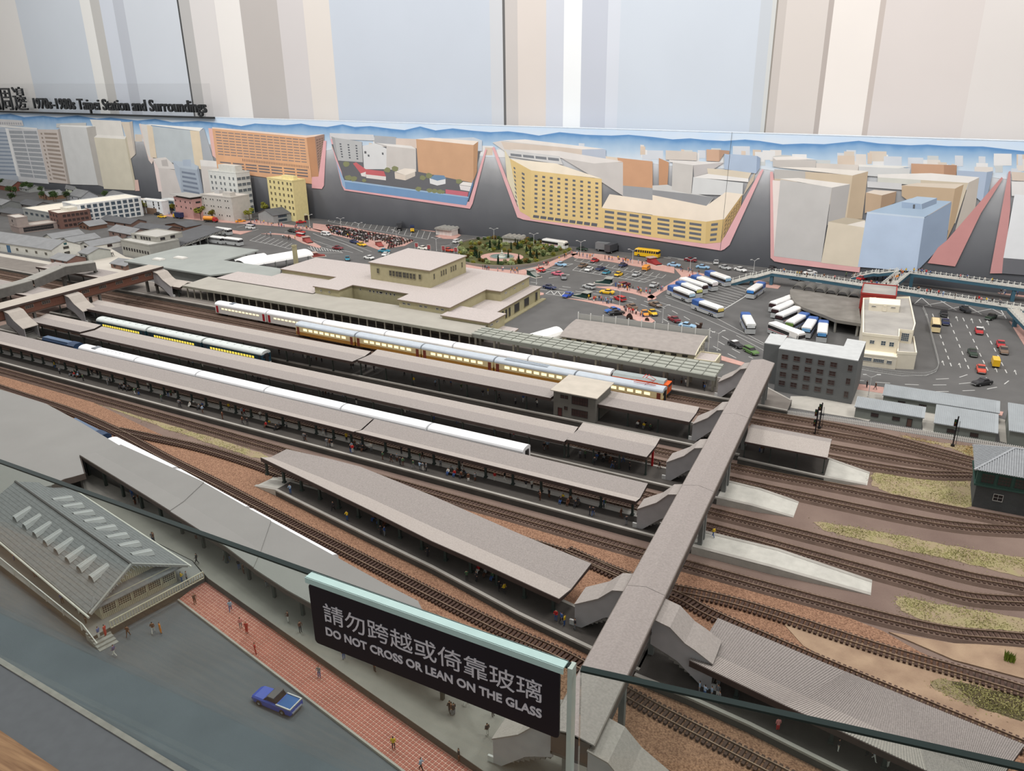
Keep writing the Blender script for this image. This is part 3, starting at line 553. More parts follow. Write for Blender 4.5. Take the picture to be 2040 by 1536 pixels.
track([(L_, 1.36), (-2.55, 1.312), (-1.7, 1.272), (-1.1, 1.240), (-.6, 1.216), (-.27, 1.199), (.09, 1.192), (.24, 1.226), (.5, 1.31)], 'track along the camera side of the long platform that curves away at the yard', tz)
Fp = [p for p in crv([(-330, 655), (-160, 712), (0, 772), (130, 815), (230, 858), (330, 912), (430, 962), (560, 1031), (700, 1102), (850, 1178), (1000, 1252), (1130, 1310)], .006)]
track(Fp + [(-.24, .853), (-.1, .822), (.15, .77), (.4, .72)], 'sleepered track on orange ballast beside the curved island platform', .0012, False, True)
Up = crv([(232, 856), (300, 870), (400, 892), (500, 922), (600, 958), (760, 1005), (920, 1052), (1060, 1082), (1170, 1118), (1262, 1155)], .006)
track(Up + [(-.20, 1.128), (-.112, 1.126), (.049, 1.110), (.234, 1.102), (.5, 1.07)], 'sleepered branch track that leaves the turnout and reaches the sandy yard', .0016, False, True)
track(crv([(1130, 1096), (1210, 1132)], .006) + [(-.255, 1.103), (-.19, 1.080), (-.03, 1.042), (.22, .99), (.5, .93)], 'sleepered track along the ribbed canopy of the near right platform', .0020, False, True)
track([(-2.6, 1.235), (-2.1, 1.160), (-1.73, 1.095), (-1.555, 1.060), (-1.305, 1.010), (-1.06, .953), (-.815, .897), (-.5, .825), (-.25, .765)], 'track under the blue engine and white coaches beside the grey shed roof', .0012, False)
# ---- platforms
def platform(label, near, far, name='station_platform', top=dark_top, zt=.016, edge_w=.006, strips=True):
    poly = [p[:2] for p in near] + [p[:2] for p in far][::-1]
    c = (sum(p[0] for p in poly) / len(poly), sum(p[1] for p in poly) / len(poly), 0)
    t = thing(name, label, 'platform', c)
    obj('platform_body', MB().prism(poly, 0, zt - .001), plat_wall, t)
    obj('platform_surface', MB().prism(poly, zt - .001, zt), top, t)
    if strips:
        for path, s_ in ((near, 1), (far, -1)):
            if len(path) > 1: obj('edge_strip', ribbon(MB(), offs([p[:2] for p in path], s_ * (edge_w / 2 - .0005)), edge_w, zt - .003, zt + .0006), concrete, t)
    return t
def yl(x, y0, s=-.043, x0=-.344): return y0 + (x - x0) * s
def line(xa, xb, y0, n=6, s=-.043): return [(xa + (xb - xa) * i / n, yl(xa + (xb - xa) * i / n, y0, s)) for i in range(n + 1)]
platform('dark island platform with the two-storey cabin and one canopy', line(-2.75, -.27, 1.652, s=-.041), line(-2.75, -.27, 1.775, s=-.041))
platform('dark island platform between the teal railcars and the white train', line(-2.75, -.27, 1.440, s=-.043), line(-2.75, -.27, 1.518, s=-.043))
pc = platform('long dark island platform with rows of dark green posts', line(-4.0, -.27, 1.247), line(-4.0, -.27, 1.317))
obj('lit_concrete_strip', ribbon(MB(), line(-4.0, -.27, 1.307), .020, .014, .0164), mat('lit_concrete_strip', (190, 188, 182), .9, .06, 30), pc)  # pale concrete; light reaching under the canopy is put into its tone too
platform('dark platform under the short canopy beyond the footbridge', [(-.27, 1.632), (-.089, 1.618)], [(-.27, 1.728), (-.089, 1.716)])
platform('main station platform along the beige hall', line(-4.2, -.30, 1.955, s=-.050) + [(-.214, 1.945)], line(-4.2, -.30, 2.10, s=-.050) + [(-.214, 2.02)], top=mat('main_platform_top', (118, 112, 106), .9, .1, 30))
def ramp(label, pts, zs):
    c = (sum(p[0] for p in pts) / len(pts), sum(p[1] for p in pts) / len(pts), 0)
    t = thing('platform_ramp', label, 'ramp', c); n = len(pts) // 2
    nr, fr_ = pts[:n], pts[n:][::-1]; mb = MB()
    mb.loft([[(a[0], a[1], 0), (b_[0], b_[1], 0), (b_[0], b_[1], z), (a[0], a[1], z)] for a, b_, z in zip(nr, fr_, zs)])
    obj('ramp_body', mb, mat('pale_concrete', (186, 184, 176), .9, .08, 60, .4, 900), t)
    for path, s_ in ((nr, 1), (fr_, -1)):
        e = offs(path, s_ * .004); mb = MB()
        mb.loft([[(p[0] - .0, p[1] - .004, z - .001), (p[0], p[1] + .004, z - .001), (p[0], p[1] + .004, z + .0006), (p[0], p[1] - .004, z + .0006)] for p, z in zip(e, zs)])
        obj('edge_strip', mb, concrete, t)
ramp('pale concrete ramp at the end of the short canopied platform', [(-.089, 1.618), (-.006, 1.649), (-.005, 1.714), (-.089, 1.716)], [.016, .001])
ramp('pale concrete ramp tapering towards the yard, middle one of three', [(-.27, 1.437), (-.20, 1.440), (-.124, 1.450), (-.123, 1.520), (-.20, 1.520), (-.27, 1.520)], [.016, .013, .001])
ramp('long pale concrete ramp with a worker standing on it', [(-.27, 1.243), (-.13, 1.240), (.029, 1.250), (.028, 1.297), (-.13, 1.305), (-.27, 1.306)], [.016, .015, .001])
# near curved island platform (D) and right near platform (E)
Dn = crv(q(400, 820, 4.389, (650, 685), (1000, 860), (1500, 1110), (2019, 1362)), .016) + crv(q(560, 1100, 3.1875, (1500, 390), (1960, 610)), .016) + [(-.255, .897)]
Df = [(-1.09, 1.128), (-.95, 1.122), (-.80, 1.093), (-.66, 1.055), (-.50, 1.020), (-.40, .998), (-.30, .980), (-.255, .972)]
platform('dark curved island platform under the wide folded canopy', Dn, Df)
d0 = Dn[0]; ramp('short pale ramp at the tip of the curved island platform', [crv(q(400, 820, 4.389, (455, 650)), .001)[0], d0, (-1.09, 1.135), crv(q(400, 820, 4.389, (640, 565)), .001)[0]], [.001, .016])
En = [(-.258, .885), (-.179, .876), (-.093, .862), (.10, .818), (.35, .76)]; Ef = [(-.258, .985), (-.179, .978), (-.05, .955), (.12, .922), (.35, .87)]
platform('dark platform under the long ribbed canopy past the footbridge', En, Ef)
# ---- folded canopies: two sheets meeting in a valley, dark fascia, a row of columns
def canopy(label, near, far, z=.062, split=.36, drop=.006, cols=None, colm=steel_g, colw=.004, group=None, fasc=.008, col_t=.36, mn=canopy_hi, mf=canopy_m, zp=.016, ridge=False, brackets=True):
    n = len(near); sg_ = -1 if ridge else 1
    c = ((near[0][0] + far[-1][0]) / 2, (near[0][1] + far[-1][1]) / 2, 0)
    t = thing('platform_canopy', label, 'canopy', c, 0, group); th = .0022
    val = [lerp(a, b_, split) for a, b_ in zip(near, far)]
    def sheet(p, za, r, zb):
        return MB().loft([[(a[0], a[1], za), (b_[0], b_[1], zb), (b_[0], b_[1], zb - th), (a[0], a[1], za - th)] for a, b_ in zip(p, r)])
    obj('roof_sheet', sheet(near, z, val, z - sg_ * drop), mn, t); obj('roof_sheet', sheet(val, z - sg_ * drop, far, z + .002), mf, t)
    for path in (near, far):
        obj('fascia', ribbon(MB(), path, .0022, z - fasc, z - .0005), fascia, t)
    for k in (0, -1):
        obj('end_board', MB().poly([(near[k][0], near[k][1], z), (val[k][0], val[k][1], z - sg_ * drop), (far[k][0], far[k][1], z + .002), (far[k][0], far[k][1], z - fasc * .7), (val[k][0], val[k][1], z - sg_ * drop - fasc * .6), (near[k][0], near[k][1], z - fasc)]), fascia, t)
    if cols:
        path = [lerp(a, b_, col_t) for a, b_ in zip(near, far)]
        zc = z - drop * min(1, col_t / split) - .0008 if not ridge else z - .003
        for (x, y) in resample(path, cols)[0 if cols < .15 else 0:]:
            pt = MB().box(x - colw / 2, x + colw / 2, y - colw / 2, y + colw / 2, zp, zc).box(x - colw * .8, x + colw * .8, y - colw * .8, y + colw * .8, zp, zp + .003)
            if brackets: pt.bar((x, y, zc - .012), (x, y - .010, zc - .004), .0016).bar((x, y, zc - .012), (x, y + .012, zc - .0045), .0016)
            obj('column', pt, colm, t)
    return t
Z6 = .060
def cc(pts): return [p for p in crv(pts, Z6)]
# A: far island
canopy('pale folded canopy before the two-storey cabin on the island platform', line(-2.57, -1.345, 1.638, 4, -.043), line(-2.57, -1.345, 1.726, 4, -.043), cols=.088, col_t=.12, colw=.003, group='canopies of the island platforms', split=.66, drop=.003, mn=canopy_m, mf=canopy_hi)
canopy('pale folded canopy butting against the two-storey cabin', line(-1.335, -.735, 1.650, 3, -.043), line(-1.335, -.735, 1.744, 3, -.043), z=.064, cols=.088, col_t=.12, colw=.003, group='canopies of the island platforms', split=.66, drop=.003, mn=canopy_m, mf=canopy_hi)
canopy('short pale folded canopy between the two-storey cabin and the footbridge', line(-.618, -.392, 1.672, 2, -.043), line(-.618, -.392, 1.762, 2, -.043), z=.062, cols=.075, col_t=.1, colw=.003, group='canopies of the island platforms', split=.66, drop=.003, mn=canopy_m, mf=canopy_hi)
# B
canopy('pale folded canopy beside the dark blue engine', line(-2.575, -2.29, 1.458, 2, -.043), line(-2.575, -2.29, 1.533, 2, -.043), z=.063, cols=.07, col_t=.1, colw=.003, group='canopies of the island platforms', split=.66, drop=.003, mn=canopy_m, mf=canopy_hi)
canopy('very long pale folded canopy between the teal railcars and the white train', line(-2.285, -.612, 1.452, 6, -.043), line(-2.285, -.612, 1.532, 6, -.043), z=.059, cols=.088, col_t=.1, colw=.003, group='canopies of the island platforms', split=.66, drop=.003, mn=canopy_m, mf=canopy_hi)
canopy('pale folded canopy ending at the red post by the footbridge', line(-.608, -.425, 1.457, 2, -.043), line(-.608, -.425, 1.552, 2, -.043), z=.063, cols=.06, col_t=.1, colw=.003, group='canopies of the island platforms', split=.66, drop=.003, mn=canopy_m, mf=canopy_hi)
# C
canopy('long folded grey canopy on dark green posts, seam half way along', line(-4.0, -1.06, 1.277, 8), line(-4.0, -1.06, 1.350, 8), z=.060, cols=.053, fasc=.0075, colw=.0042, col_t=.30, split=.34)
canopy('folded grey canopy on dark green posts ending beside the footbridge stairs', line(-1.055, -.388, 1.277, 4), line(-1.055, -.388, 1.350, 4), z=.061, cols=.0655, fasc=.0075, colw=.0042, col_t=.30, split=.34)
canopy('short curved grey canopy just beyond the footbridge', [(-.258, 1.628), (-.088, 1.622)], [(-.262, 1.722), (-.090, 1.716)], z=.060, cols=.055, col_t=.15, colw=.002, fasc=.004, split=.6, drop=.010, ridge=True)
# D: wide and fanning
Dcn = cc(q(400, 820, 4.389, (525, 400), (1000, 628), (1500, 870), (2019, 1130)) + q(560, 1100, 3.1875, (1300, 80), (1765, 295)))
Dcf = cc(q(400, 820, 4.389, (750, 335), (1080, 408), (1400, 490), (2019, 740)) + q(1040, 900, 4.389, (0, 735), (605, 985)))
canopy('wide fan-shaped folded canopy of the curved island platform', Dcn, Dcf, z=Z6, cols=.058, col_t=.16, colw=.0045, fasc=.009)
# E: ribbed
Ecn = cc(q(1100, 1200, 4.435, (1215, 510), (2040, 900)) + q(1340, 1009, 2.914, (1480, 1536), (1800, 1690))); Ecf = cc(q(1340, 1009, 2.914, (265, 655), (1000, 965), (1400, 1130), (2040, 1390)))
te = canopy('long canopy of ribbed grey sheets past the footbridge', Ecn, Ecf, z=Z6, cols=.064, col_t=.2, colw=.0045, fasc=.010)
mb = MB()
for u in np.linspace(0, 1, 150):
    k = u * 3; i = min(2, int(k)); f = k - i
    a = lerp(Ecn[i], Ecn[i + 1], f); b_ = lerp(Ecf[i], Ecf[i + 1], f); v_ = lerp(a, b_, .36)
    mb.bar((a[0], a[1], Z6 + .0002), (v_[0], v_[1], Z6 - .0058), .0010, .0010).bar((v_[0], v_[1], Z6 - .0058), (b_[0], b_[1], Z6 + .0022), .0010, .0010)
obj('sheet_ribs', mb, canopy_m, te, kind='stuff')
# ---- stairs enclosed in sheet metal, used by both footbridges
stairw = mat('stair_cladding', (168, 166, 168), .7, .05); stair_roof = mat('stair_roof', (152, 145, 140), .85, .09, 300, .3, 900)
brid = mat('bridge_roof', (148, 140, 136), .85, .10, 300, .4, 900); brid_b = mat('bridge_side', (92, 80, 74), .8, .1)
def stairs(label, x_top, x_bot, y0, y1, z_top=.108, z_bot=.058, zp=.016, wallm=stairw, roofm=stair_roof, name='covered_stairs', group=None):
    s_ = 1 if x_bot > x_top else -1; t = thing(name, label, 'stairs', ((x_top + x_bot) / 2, (y0 + y1) / 2, zp), 0, group)
    X = lambda u: x_top + (x_bot - x_top) * u
    prof = [(0, z_top), (.30, z_top - .006), (.55, z_top - (z_top - z_bot) * .55), (.72, z_bot + .014), (1, z_bot)]
    mb = MB(); mb.loft([[(X(u), y0 - .004, z), (X(u), y1 + .004, z), (X(u), y1 + .004, z - .002), (X(u), y0 - .004, z - .002)] for u, z in prof]); obj('stair_roof', mb, roofm, t)
    for y in (y0, y1):
        mb = MB(); up = [(X(u), z - .002) for u, z in prof]; lo = [(X(1), zp), (X(.86), zp), (X(.45), zp + .030), (X(.30), zp + .036), (X(0), zp + .046)]
        pts = up + lo; mb.loft([[(x, y - .0008, z) for x, z in pts], [(x, y + .0008, z) for x, z in pts]]); obj('side_wall', mb, wallm, t)
    n = 11; mb = MB()
    for i in range(n):
        u0 = 1 - i / n * .96; z = zp + (i + 1) * .046 / n
        mb.box(min(X(u0), X(u0 - .96 / n)), max(X(u0), X(u0 - .96 / n)), y0 + .001, y1 - .001, z - .006, z)
    obj('steps', mb, mat('stair_step', (120, 118, 114), .9), t, kind='stuff')
    obj('kick_wall', MB().box(min(X(1), X(1.10)), max(X(1), X(1.10)), y0 - .001, y0 + .002, zp, zp + .009), mat('kick_white', (200, 200, 198), .7), t)
    return t
# ---- the long footbridge
EZ = .115
eR = [G(1545, 718, EZ), G(1304.3, 1228, EZ), G(1179, 1490, EZ)]; eL = [G(1501, 714, EZ), G(1197, 1250, EZ), G(1117, 1450, EZ)]
R0, R1_ = eR[0], eR[2]; L0, L1 = eL[0], eL[2]
fb = thing('footbridge', 'long grey-roofed footbridge crossing all the tracks', 'footbridge', ((R0[0] + R1_[0]) / 2, (R0[1] + R1_[1]) / 2, 0))
wid = .5 * ((R0[0] - L0[0]) + (G(1304.3, 1228, EZ)[0] - G(1203, 1240, EZ)[0]))
yy0, yy1 = .650, 2.005
xr = lambda y: R0[0] + (y - R0[1]) * (eR[1][0] - R0[0]) / (eR[1][1] - R0[1])
RZ = EZ + .006
def bq(xa, za, xb, zb, ya=yy0, yb=yy1, th=.002): return MB().hexa([(xr(ya) + xa, ya, za - th), (xr(ya) + xb, ya, zb - th), (xr(yb) + xb, yb, zb - th), (xr(yb) + xa, yb, za - th), (xr(ya) + xa, ya, za), (xr(ya) + xb, ya, zb), (xr(yb) + xb, yb, zb), (xr(yb) + xa, yb, za)])
cuts = [yy0, .95, 1.28, 1.63, yy1]
for ya, yb in zip(cuts, cuts[1:]):
    obj('roof_sheet', bq(-wid, EZ, -wid / 2, RZ, ya + .0004, yb - .0004), brid, fb); obj('roof_sheet', bq(-wid / 2, RZ, 0, EZ, ya + .0004, yb - .0004), brid, fb)
obj('eave_board', bq(-.0015, EZ - .0005, .0012, EZ - .0005, th=.005), mat('eave_board', (120, 112, 106), .8), fb); obj('eave_board', bq(-wid - .0012, EZ - .0005, -wid + .0015, EZ - .0005, th=.005), mat('eave_board', (120, 112, 106)), fb)
for xa in (-.0055, -wid + .0045): obj('side_wall', bq(xa - .0008, EZ - .002, xa + .0008, EZ - .002, th=.032), brid_b, fb)
obj('deck', bq(-wid + .003, EZ - .032, -.004, EZ - .032, th=.004), mat('bridge_deck', (90, 86, 82)), fb)
for y in (yy0 + .001, yy1 - .002): obj('end_wall', MB().box(xr(y) - wid + .004, xr(y) - .005, y - .0008, y + .0008, EZ - .033, EZ - .001), brid_b, fb)
for y in (.68, .80, .94, 1.258, 1.278, 1.47, 1.50, 1.68, 1.70, 1.965, 1.995):
    for xa in (-.012, -wid + .012): obj('pier', MB().box(xr(y) + xa - .004, xr(y) + xa + .004, y - .004, y + .004, 0 if y < .9 else .016, EZ - .034), steel_s, fb)
for k in range(18):
    y = .80 + k * .066; obj('bracket', MB().box(xr(y) - .0050, xr(y) - .0030, y - .003, y + .003, EZ - .014, EZ - .002), fascia, fb)
xl = lambda y: xr(y) - wid + .004
stairs('covered stairs from the footbridge down to the main station platform', xl(2.0), xl(2.0) - .075, 1.965, 2.005)
stairs('covered stairs from the footbridge down to the canopy with the cabin', xl(1.69), xl(1.69) - .075, 1.678, 1.722)
stairs('covered stairs from the footbridge down beside the red post', xl(1.48), xl(1.48) - .080, 1.468, 1.506)
stairs('covered stairs from the footbridge down to the dark green posts', xl(1.27), xl(1.27) - .080, 1.262, 1.296)
stairs('covered stairs from the footbridge down to the curved island platform', xl(.945), xl(.945) - .085, .950, .990)
stairs('covered stairs from the footbridge down to the ribbed canopy', xr(.95) - .004, xr(.95) + .085, .905, .950, z_bot=.062)
stairs('covered stairs at the street end of the footbridge', xr(.75) - .004, xr(.75) + .080, .650, .700)
stairs('covered stairs from the footbridge down to the tiled pavement', xl(.75), xl(.75) - .080, .662, .704)
# ================================================================ BUILDINGS
olive = mat('station_wall', (168, 160, 128), .85, .05, 60, .15, 500); olive_d = mat('station_trim', (132, 116, 96), .8, .06)
gravel = mat('gravel_roof', (178, 169, 165), .9, .08, 220, .4, 1500); sage = mat('sage_roof', (158, 154, 145), .85, .05, 20, .2, 800); blue_sage = mat('blue_grey_roof', (146, 150, 146), .8, .06, 12)
pane_d = mat('pane_dark', (44, 42, 44), .25, .2, spec=.6); pane_b = mat('pane_brown', (64, 48, 46), .3, .2, spec=.6); pane_g = mat('pane_blue', (70, 84, 96), .25, .2, spec=.6)
frame_w = mat('frame_white', (200, 198, 192), .6, .04); frame_d = mat('frame_dark', (56, 54, 54), .6, .05); frame_g = mat('frame_green', (46, 74, 66), .6, .05); frame_o = mat('frame_olive', (150, 144, 116), .7, .05)
WM = {}
def wmesh(w, h, fm, pm, nx=2, ny=2, fw=.0008):
    k = (round(w, 4), round(h, 4), fm.name, pm.name, nx, ny)
    if k in WM: return WM[k]
    mb = MB().box(-w / 2, w / 2, -.0003, .0012, -h / 2, h / 2, 1)
    for x in (-w / 2, w / 2): mb.box(x - fw / 2, x + fw / 2, -.0010, .0010, -h / 2 - fw / 2, h / 2 + fw / 2)
    for z in (-h / 2, h / 2): mb.box(-w / 2 - fw / 2, w / 2 + fw / 2, -.0010, .0010, z - fw / 2, z + fw / 2)
    for i in range(1, nx): x = -w / 2 + w * i / nx; mb.box(x - fw * .3, x + fw * .3, -.0008, .001, -h / 2, h / 2)
    for i in range(1, ny): z = -h / 2 + h * i / ny; mb.box(-w / 2, w / 2, -.0008, .001, z - fw * .3, z + fw * .3)
    WM[k] = mb.mesh('window', [fm, pm]); return WM[k]
def win(t, face, W_, D_, u, z, w, h, fm=frame_w, pm=pane_d, nx=2, ny=2, name='window'):
    me = wmesh(w, h, fm, pm, nx, ny)
    l = {'f': (u, 0, z), 'r': (W_, u, z), 'l': (0, u, z), 'b': (u, D_, z)}[face]; r = {'f': 0, 'r': math.pi / 2, 'l': -math.pi / 2, 'b': math.pi}[face]
    return inst(name, me, t, l, r)
def rows(t, face, W_, D_, us, zs, w, h, **k):
    for z in zs:
        for u in us: win(t, face, W_, D_, u, z, w, h, **k)
def lin_(a, b, n): return [a + (b - a) * i / (n - 1) for i in range(n)] if n > 1 else [(a + b) / 2]
def hfrom(b, tpx, z0=0.0):                            # height of a vertical edge whose foot and top are seen at two pixels
    g = G(*b, z0); z = z0
    while z < .7:
        d = np.array([g[0], g[1], z - H]); dz = d @ PF
        if CY - F * (d @ PU) / dz <= tpx[1]: return z - z0
        z += .0005
    return .05
def roof(t, W_, D_, h, kind, rise, m, ov=.004, wallm=None):
    th = .0022
    if kind == 'flat':
        obj('roof', MB().box(0, W_, 0, D_, h - .002, h), m, t)
        pr = MB()
        for x0, x1, y0, y1 in ((-.0012, W_ + .0012, -.0012, .002), (-.0012, W_ + .0012, D_ - .002, D_ + .0012), (-.0012, .002, 0, D_), (W_ - .002, W_ + .0012, 0, D_)): pr.box(x0, x1, y0, y1, h - .003, h + .0035)
        obj('parapet', pr, wallm or m, t)
    elif kind in ('gx', 'gy'):
        for s_ in (0, 1):
            mb = MB()
            if kind == 'gx':
                y = -ov if s_ == 0 else D_ + ov; ze = h - ov * rise / (D_ / 2)
                mb.hexa([(-ov, y, ze), (W_ + ov, y, ze), (W_ + ov, D_ / 2, h + rise), (-ov, D_ / 2, h + rise)] + [(-ov, y, ze + th), (W_ + ov, y, ze + th), (W_ + ov, D_ / 2, h + rise + th), (-ov, D_ / 2, h + rise + th)])
            else:
                x = -ov if s_ == 0 else W_ + ov; ze = h - ov * rise / (W_ / 2)
                mb.hexa([(x, -ov, ze), (x, D_ + ov, ze), (W_ / 2, D_ + ov, h + rise), (W_ / 2, -ov, h + rise)] + [(x, -ov, ze + th), (x, D_ + ov, ze + th), (W_ / 2, D_ + ov, h + rise + th), (W_ / 2, -ov, h + rise + th)])
            obj('roof', mb, m, t)
        g = MB()
        if kind == 'gx':
            for x in (0.0003, W_ - .0013): g.loft([[(x, 0, h - .001), (x, D_, h - .001), (x, D_ / 2, h + rise)], [(x + .001, 0, h - .001), (x + .001, D_, h - .001), (x + .001, D_ / 2, h + rise)]])
        else:
            for y in (0.0003, D_ - .0013): g.loft([[(0, y, h - .001), (W_, y, h - .001), (W_ / 2, y, h + rise)], [(0, y + .001, h - .001), (W_, y + .001, h - .001), (W_ / 2, y + .001, h + rise)]])
        obj('gable', g, wallm, t)
    elif kind == 'hip':
        r = min(W_, D_) / 2
        A = [(-ov, -ov), (W_ + ov, -ov), (W_ + ov, D_ + ov), (-ov, D_ + ov)]; ra, rb = ((r, D_ / 2), (W_ - r, D_ / 2)) if W_ > D_ else ((W_ / 2, r), (W_ / 2, D_ - r))
        v = [(x, y, h) for x, y in A] + [(*ra, h + rise), (*rb, h + rise)]
        fs = [(0, 1, 5, 4), (1, 2, 5), (2, 3, 4, 5), (3, 0, 4), (3, 2, 1, 0)] if W_ > D_ else [(0, 1, 4), (1, 2, 5, 4), (2, 3, 5), (3, 0, 4, 5), (3, 2, 1, 0)]
        obj('roof', MB().add(v, fs), m, t)
    elif kind == 'mono':
        obj('roof', MB().hexa([(-ov, -ov, h), (W_ + ov, -ov, h), (W_ + ov, D_ + ov, h + rise), (-ov, D_ + ov, h + rise)] + [(-ov, -ov, h + th), (W_ + ov, -ov, h + th), (W_ + ov, D_ + ov, h + rise + th), (-ov, D_ + ov, h + rise + th)]), m, t)
        obj('gable', MB().hexa([(.0003, .0003, h - .001), (W_ - .0003, .0003, h - .001), (W_ - .0003, D_ - .0003, h - .001), (.0003, D_ - .0003, h - .001)] + [(.0003, .0003, h), (W_ - .0003, .0003, h), (W_ - .0003, D_ - .0003, h + rise), (.0003, D_ - .0003, h + rise)]), wallm, t)
def house(name, label, loc, rz, W_, D_, h, wallm, roofm, kind='flat', rise=.02, cat='building', group=None, z0=0.0, ov=.004):
    t = thing(name, label, cat, (loc[0], loc[1], z0), rz, group); ORG[t.name] = (0, 0, 0)
    obj('wall', MB().box(0, W_, 0, D_, 0, h - .0022 if kind == 'flat' else h), wallm, t)
    roof(t, W_, D_, h, kind, rise, roofm, ov, wallm)
    return t
def bld3(name, label, Lp, Cp, Rp, h, wallm, roofm, kind='flat', rise=.02, group=None, cat='building', z0=0.0, ov=.004, D_=None, W_=None, Dm=9):
    l, c, r = G(*Lp, z0), G(*Cp, z0), G(*Rp, z0)
    if isinstance(h, tuple): h = hfrom(Cp, h, z0)
    rz = math.atan2(c[1] - l[1], c[0] - l[0]); W_ = W_ or math.hypot(c[0] - l[0], c[1] - l[1]); D_ = D_ or math.hypot(r[0] - c[0], r[1] - c[1])
    D_ = min(D_, Dm); loc = (c[0] - W_ * math.cos(rz), c[1] - W_ * math.sin(rz))
    while D_ > .02 and any(p[1] - math.sin(rz) * 0 + D_ * math.cos(rz) > mural_y(p[0] - D_ * math.sin(rz)) - .006 for p in (loc, c)): D_ *= .94
    t = house(name, label, loc, rz, W_, D_, h, wallm, roofm, kind, rise, cat, group, z0, ov)
    return t, W_, D_, h
# ---------------- main station hall
st = thing('station_hall', 'large beige station hall with stepped flat roofs and a raised central block', 'station', (-1.6, 2.35, 0))
def block(poly, z0, z1, nm='wall', wallm=olive, roofm=gravel, ov=.0045, trim=True):
    obj(nm, MB().prism(poly, z0, z1 - .004), wallm, st)
    n = len(poly); A = sum(poly[i][0] * poly[(i + 1) % n][1] - poly[(i + 1) % n][0] * poly[i][1] for i in range(n))
    if A < 0: poly = poly[::-1]
    out = []
    for i in range(n):
        p, a, b_ = Vector(poly[i]), Vector(poly[i - 1]), Vector(poly[(i + 1) % n]); d1 = (p - a).normalized(); d2 = (b_ - p).normalized()
        n1, n2 = Vector((d1.y, -d1.x)), Vector((d2.y, -d2.x)); k = n1 + n2; k = k / max(.3, k.dot(n1)) if k.length > 1e-6 else n1
        out.append((p + k * ov)[:])
    if trim: obj('cornice', MB().prism(out, z1 - .0042, z1 - .0012), olive_d, st)
    obj('roof', MB().prism(out, z1 - .0012, z1), roofm, st)
MR = [(-1.916, 2.219), (-1.801, 2.211), (-1.801, 2.292), (-1.536, 2.272), (-1.534, 2.195), (-1.326, 2.181), (-1.326, 2.433), (-1.266, 2.430), (-1.266, 2.665), (-1.93, 2.72)]
block(MR, 0, .090)
block([(-1.786, 2.386), (-1.512, 2.363), (-1.512, 2.620), (-1.787, 2.645)], .088, .155)
block([(-2.234, 2.404), (-1.93, 2.385), (-1.93, 2.60), (-2.234, 2.615)], 0, .083)
block([(-1.328, 2.137), (-1.153, 2.127), (-1.150, 2.232), (-1.328, 2.25)], 0, .075)
block([(-1.326, 2.25), (-1.222, 2.24), (-1.224, 2.672), (-1.326, 2.68)], 0, .052)
block([(-1.153, 2.165), (-1.095, 2.162), (-1.097, 2.215), (-1.153, 2.22)], .028, .036)
for x, y in ((-1.100, 2.168), (-1.100, 2.208)): obj('column', MB().box(x - .003, x + .003, y - .003, y + .003, 0, .030), olive, st)
block([(-2.41, 2.236), (-1.92, 2.210), (-1.92, 2.40), (-2.228, 2.395), (-2.228, 2.338), (-2.41, 2.343)], 0, .066, roofm=gravel, trim=False)
obj('canopy_roof', MB().prism([(-2.455, 2.100), (-1.16, 2.030), (-1.16, 2.145), (-1.33, 2.20), (-2.47, 2.245)], .058, .0625), sage, st)
obj('canopy_fascia', MB().prism([(-2.455, 2.0985), (-1.16, 2.0285), (-1.16, 2.031), (-2.455, 2.101)], .054, .0625), mat('sage_fascia', (140, 138, 126)), st)
for i in range(36):
    x = -2.44 + i * .0362; y = 2.100 - (x + 2.455) * .054 + .008; w = .0028 if i % 2 else .004
    obj('column', MB().box(x - w / 2, x + w / 2, y - w / 2, y + w / 2, .016, .058), mat('canopy_post', (158, 154, 142)), st)
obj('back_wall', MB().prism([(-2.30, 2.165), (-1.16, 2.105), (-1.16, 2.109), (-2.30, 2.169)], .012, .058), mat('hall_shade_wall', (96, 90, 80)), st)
def stw(x, y, z, w, h, face='f', nx=2, ny=2, fm=frame_w):
    o = inst('window', wmesh(w, h, fm, pane_d, nx, ny), st, (x + 1.6, y - 2.35, z), 0 if face == 'f' else math.pi / 2); return o
for i in range(8): stw(-1.690 + i * .0150 + (.004 if i > 3 else 0), 2.3765 - i * .0013, .124, .010 if i not in (3, 4) else .013, .020, fm=frame_o)
for x in (-1.748, -1.555): stw(x, 2.3835 - (x + 1.786) * .084, .126, .009, .018, fm=frame_o)
for y in (2.39, 2.44, 2.456, 2.472, 2.51, 2.526, 2.542, 2.59): stw(-1.5115, y, .126, .008, .020, 'r', fm=frame_o)
for x in (-1.885, -1.845): stw(x, 2.2175 - (x + 1.916) * .07, .076, .006, .005, nx=1, ny=1)
stw(-1.765, 2.2895, .076, .006, .006, nx=1, ny=1)
for x in (-1.72, -1.703, -1.686, -1.668, -1.645, -1.626, -1.609): stw(x, 2.292 - (x + 1.801) * .0755, .076, .007 if x != -1.668 else .016, .007, nx=1, ny=1)
for x in (-1.512, -1.492, -1.442, -1.422, -1.374, -1.354): stw(x, 2.195 - (x + 1.534) * .067, .077, .012, .006, nx=2, ny=1)
for y in (2.47, 2.54, 2.61): stw(-1.2655, y, .073, .014, .005, 'r', 3, 1)
for y in (2.145, 2.185): stw(-1.1515, y, .062, .016, .005, 'r', 3, 1)
for y, w in ((2.300, .014), (2.326, .014), (2.352, .014), (2.41, .040), (2.49, .040), (2.575, .018)): stw(-1.2225, y + .06, .024, w, .032, 'r', 1, 1, frame_o)
for y in (2.150, 2.195): stw(-1.1512, y, .022, .014, .026, 'r', 1, 1, frame_o)
obj('plinth', MB().prism([(-1.224, 2.25), (-1.208, 2.25), (-1.208, 2.69), (-1.224, 2.69)], 0, .004), olive, st)
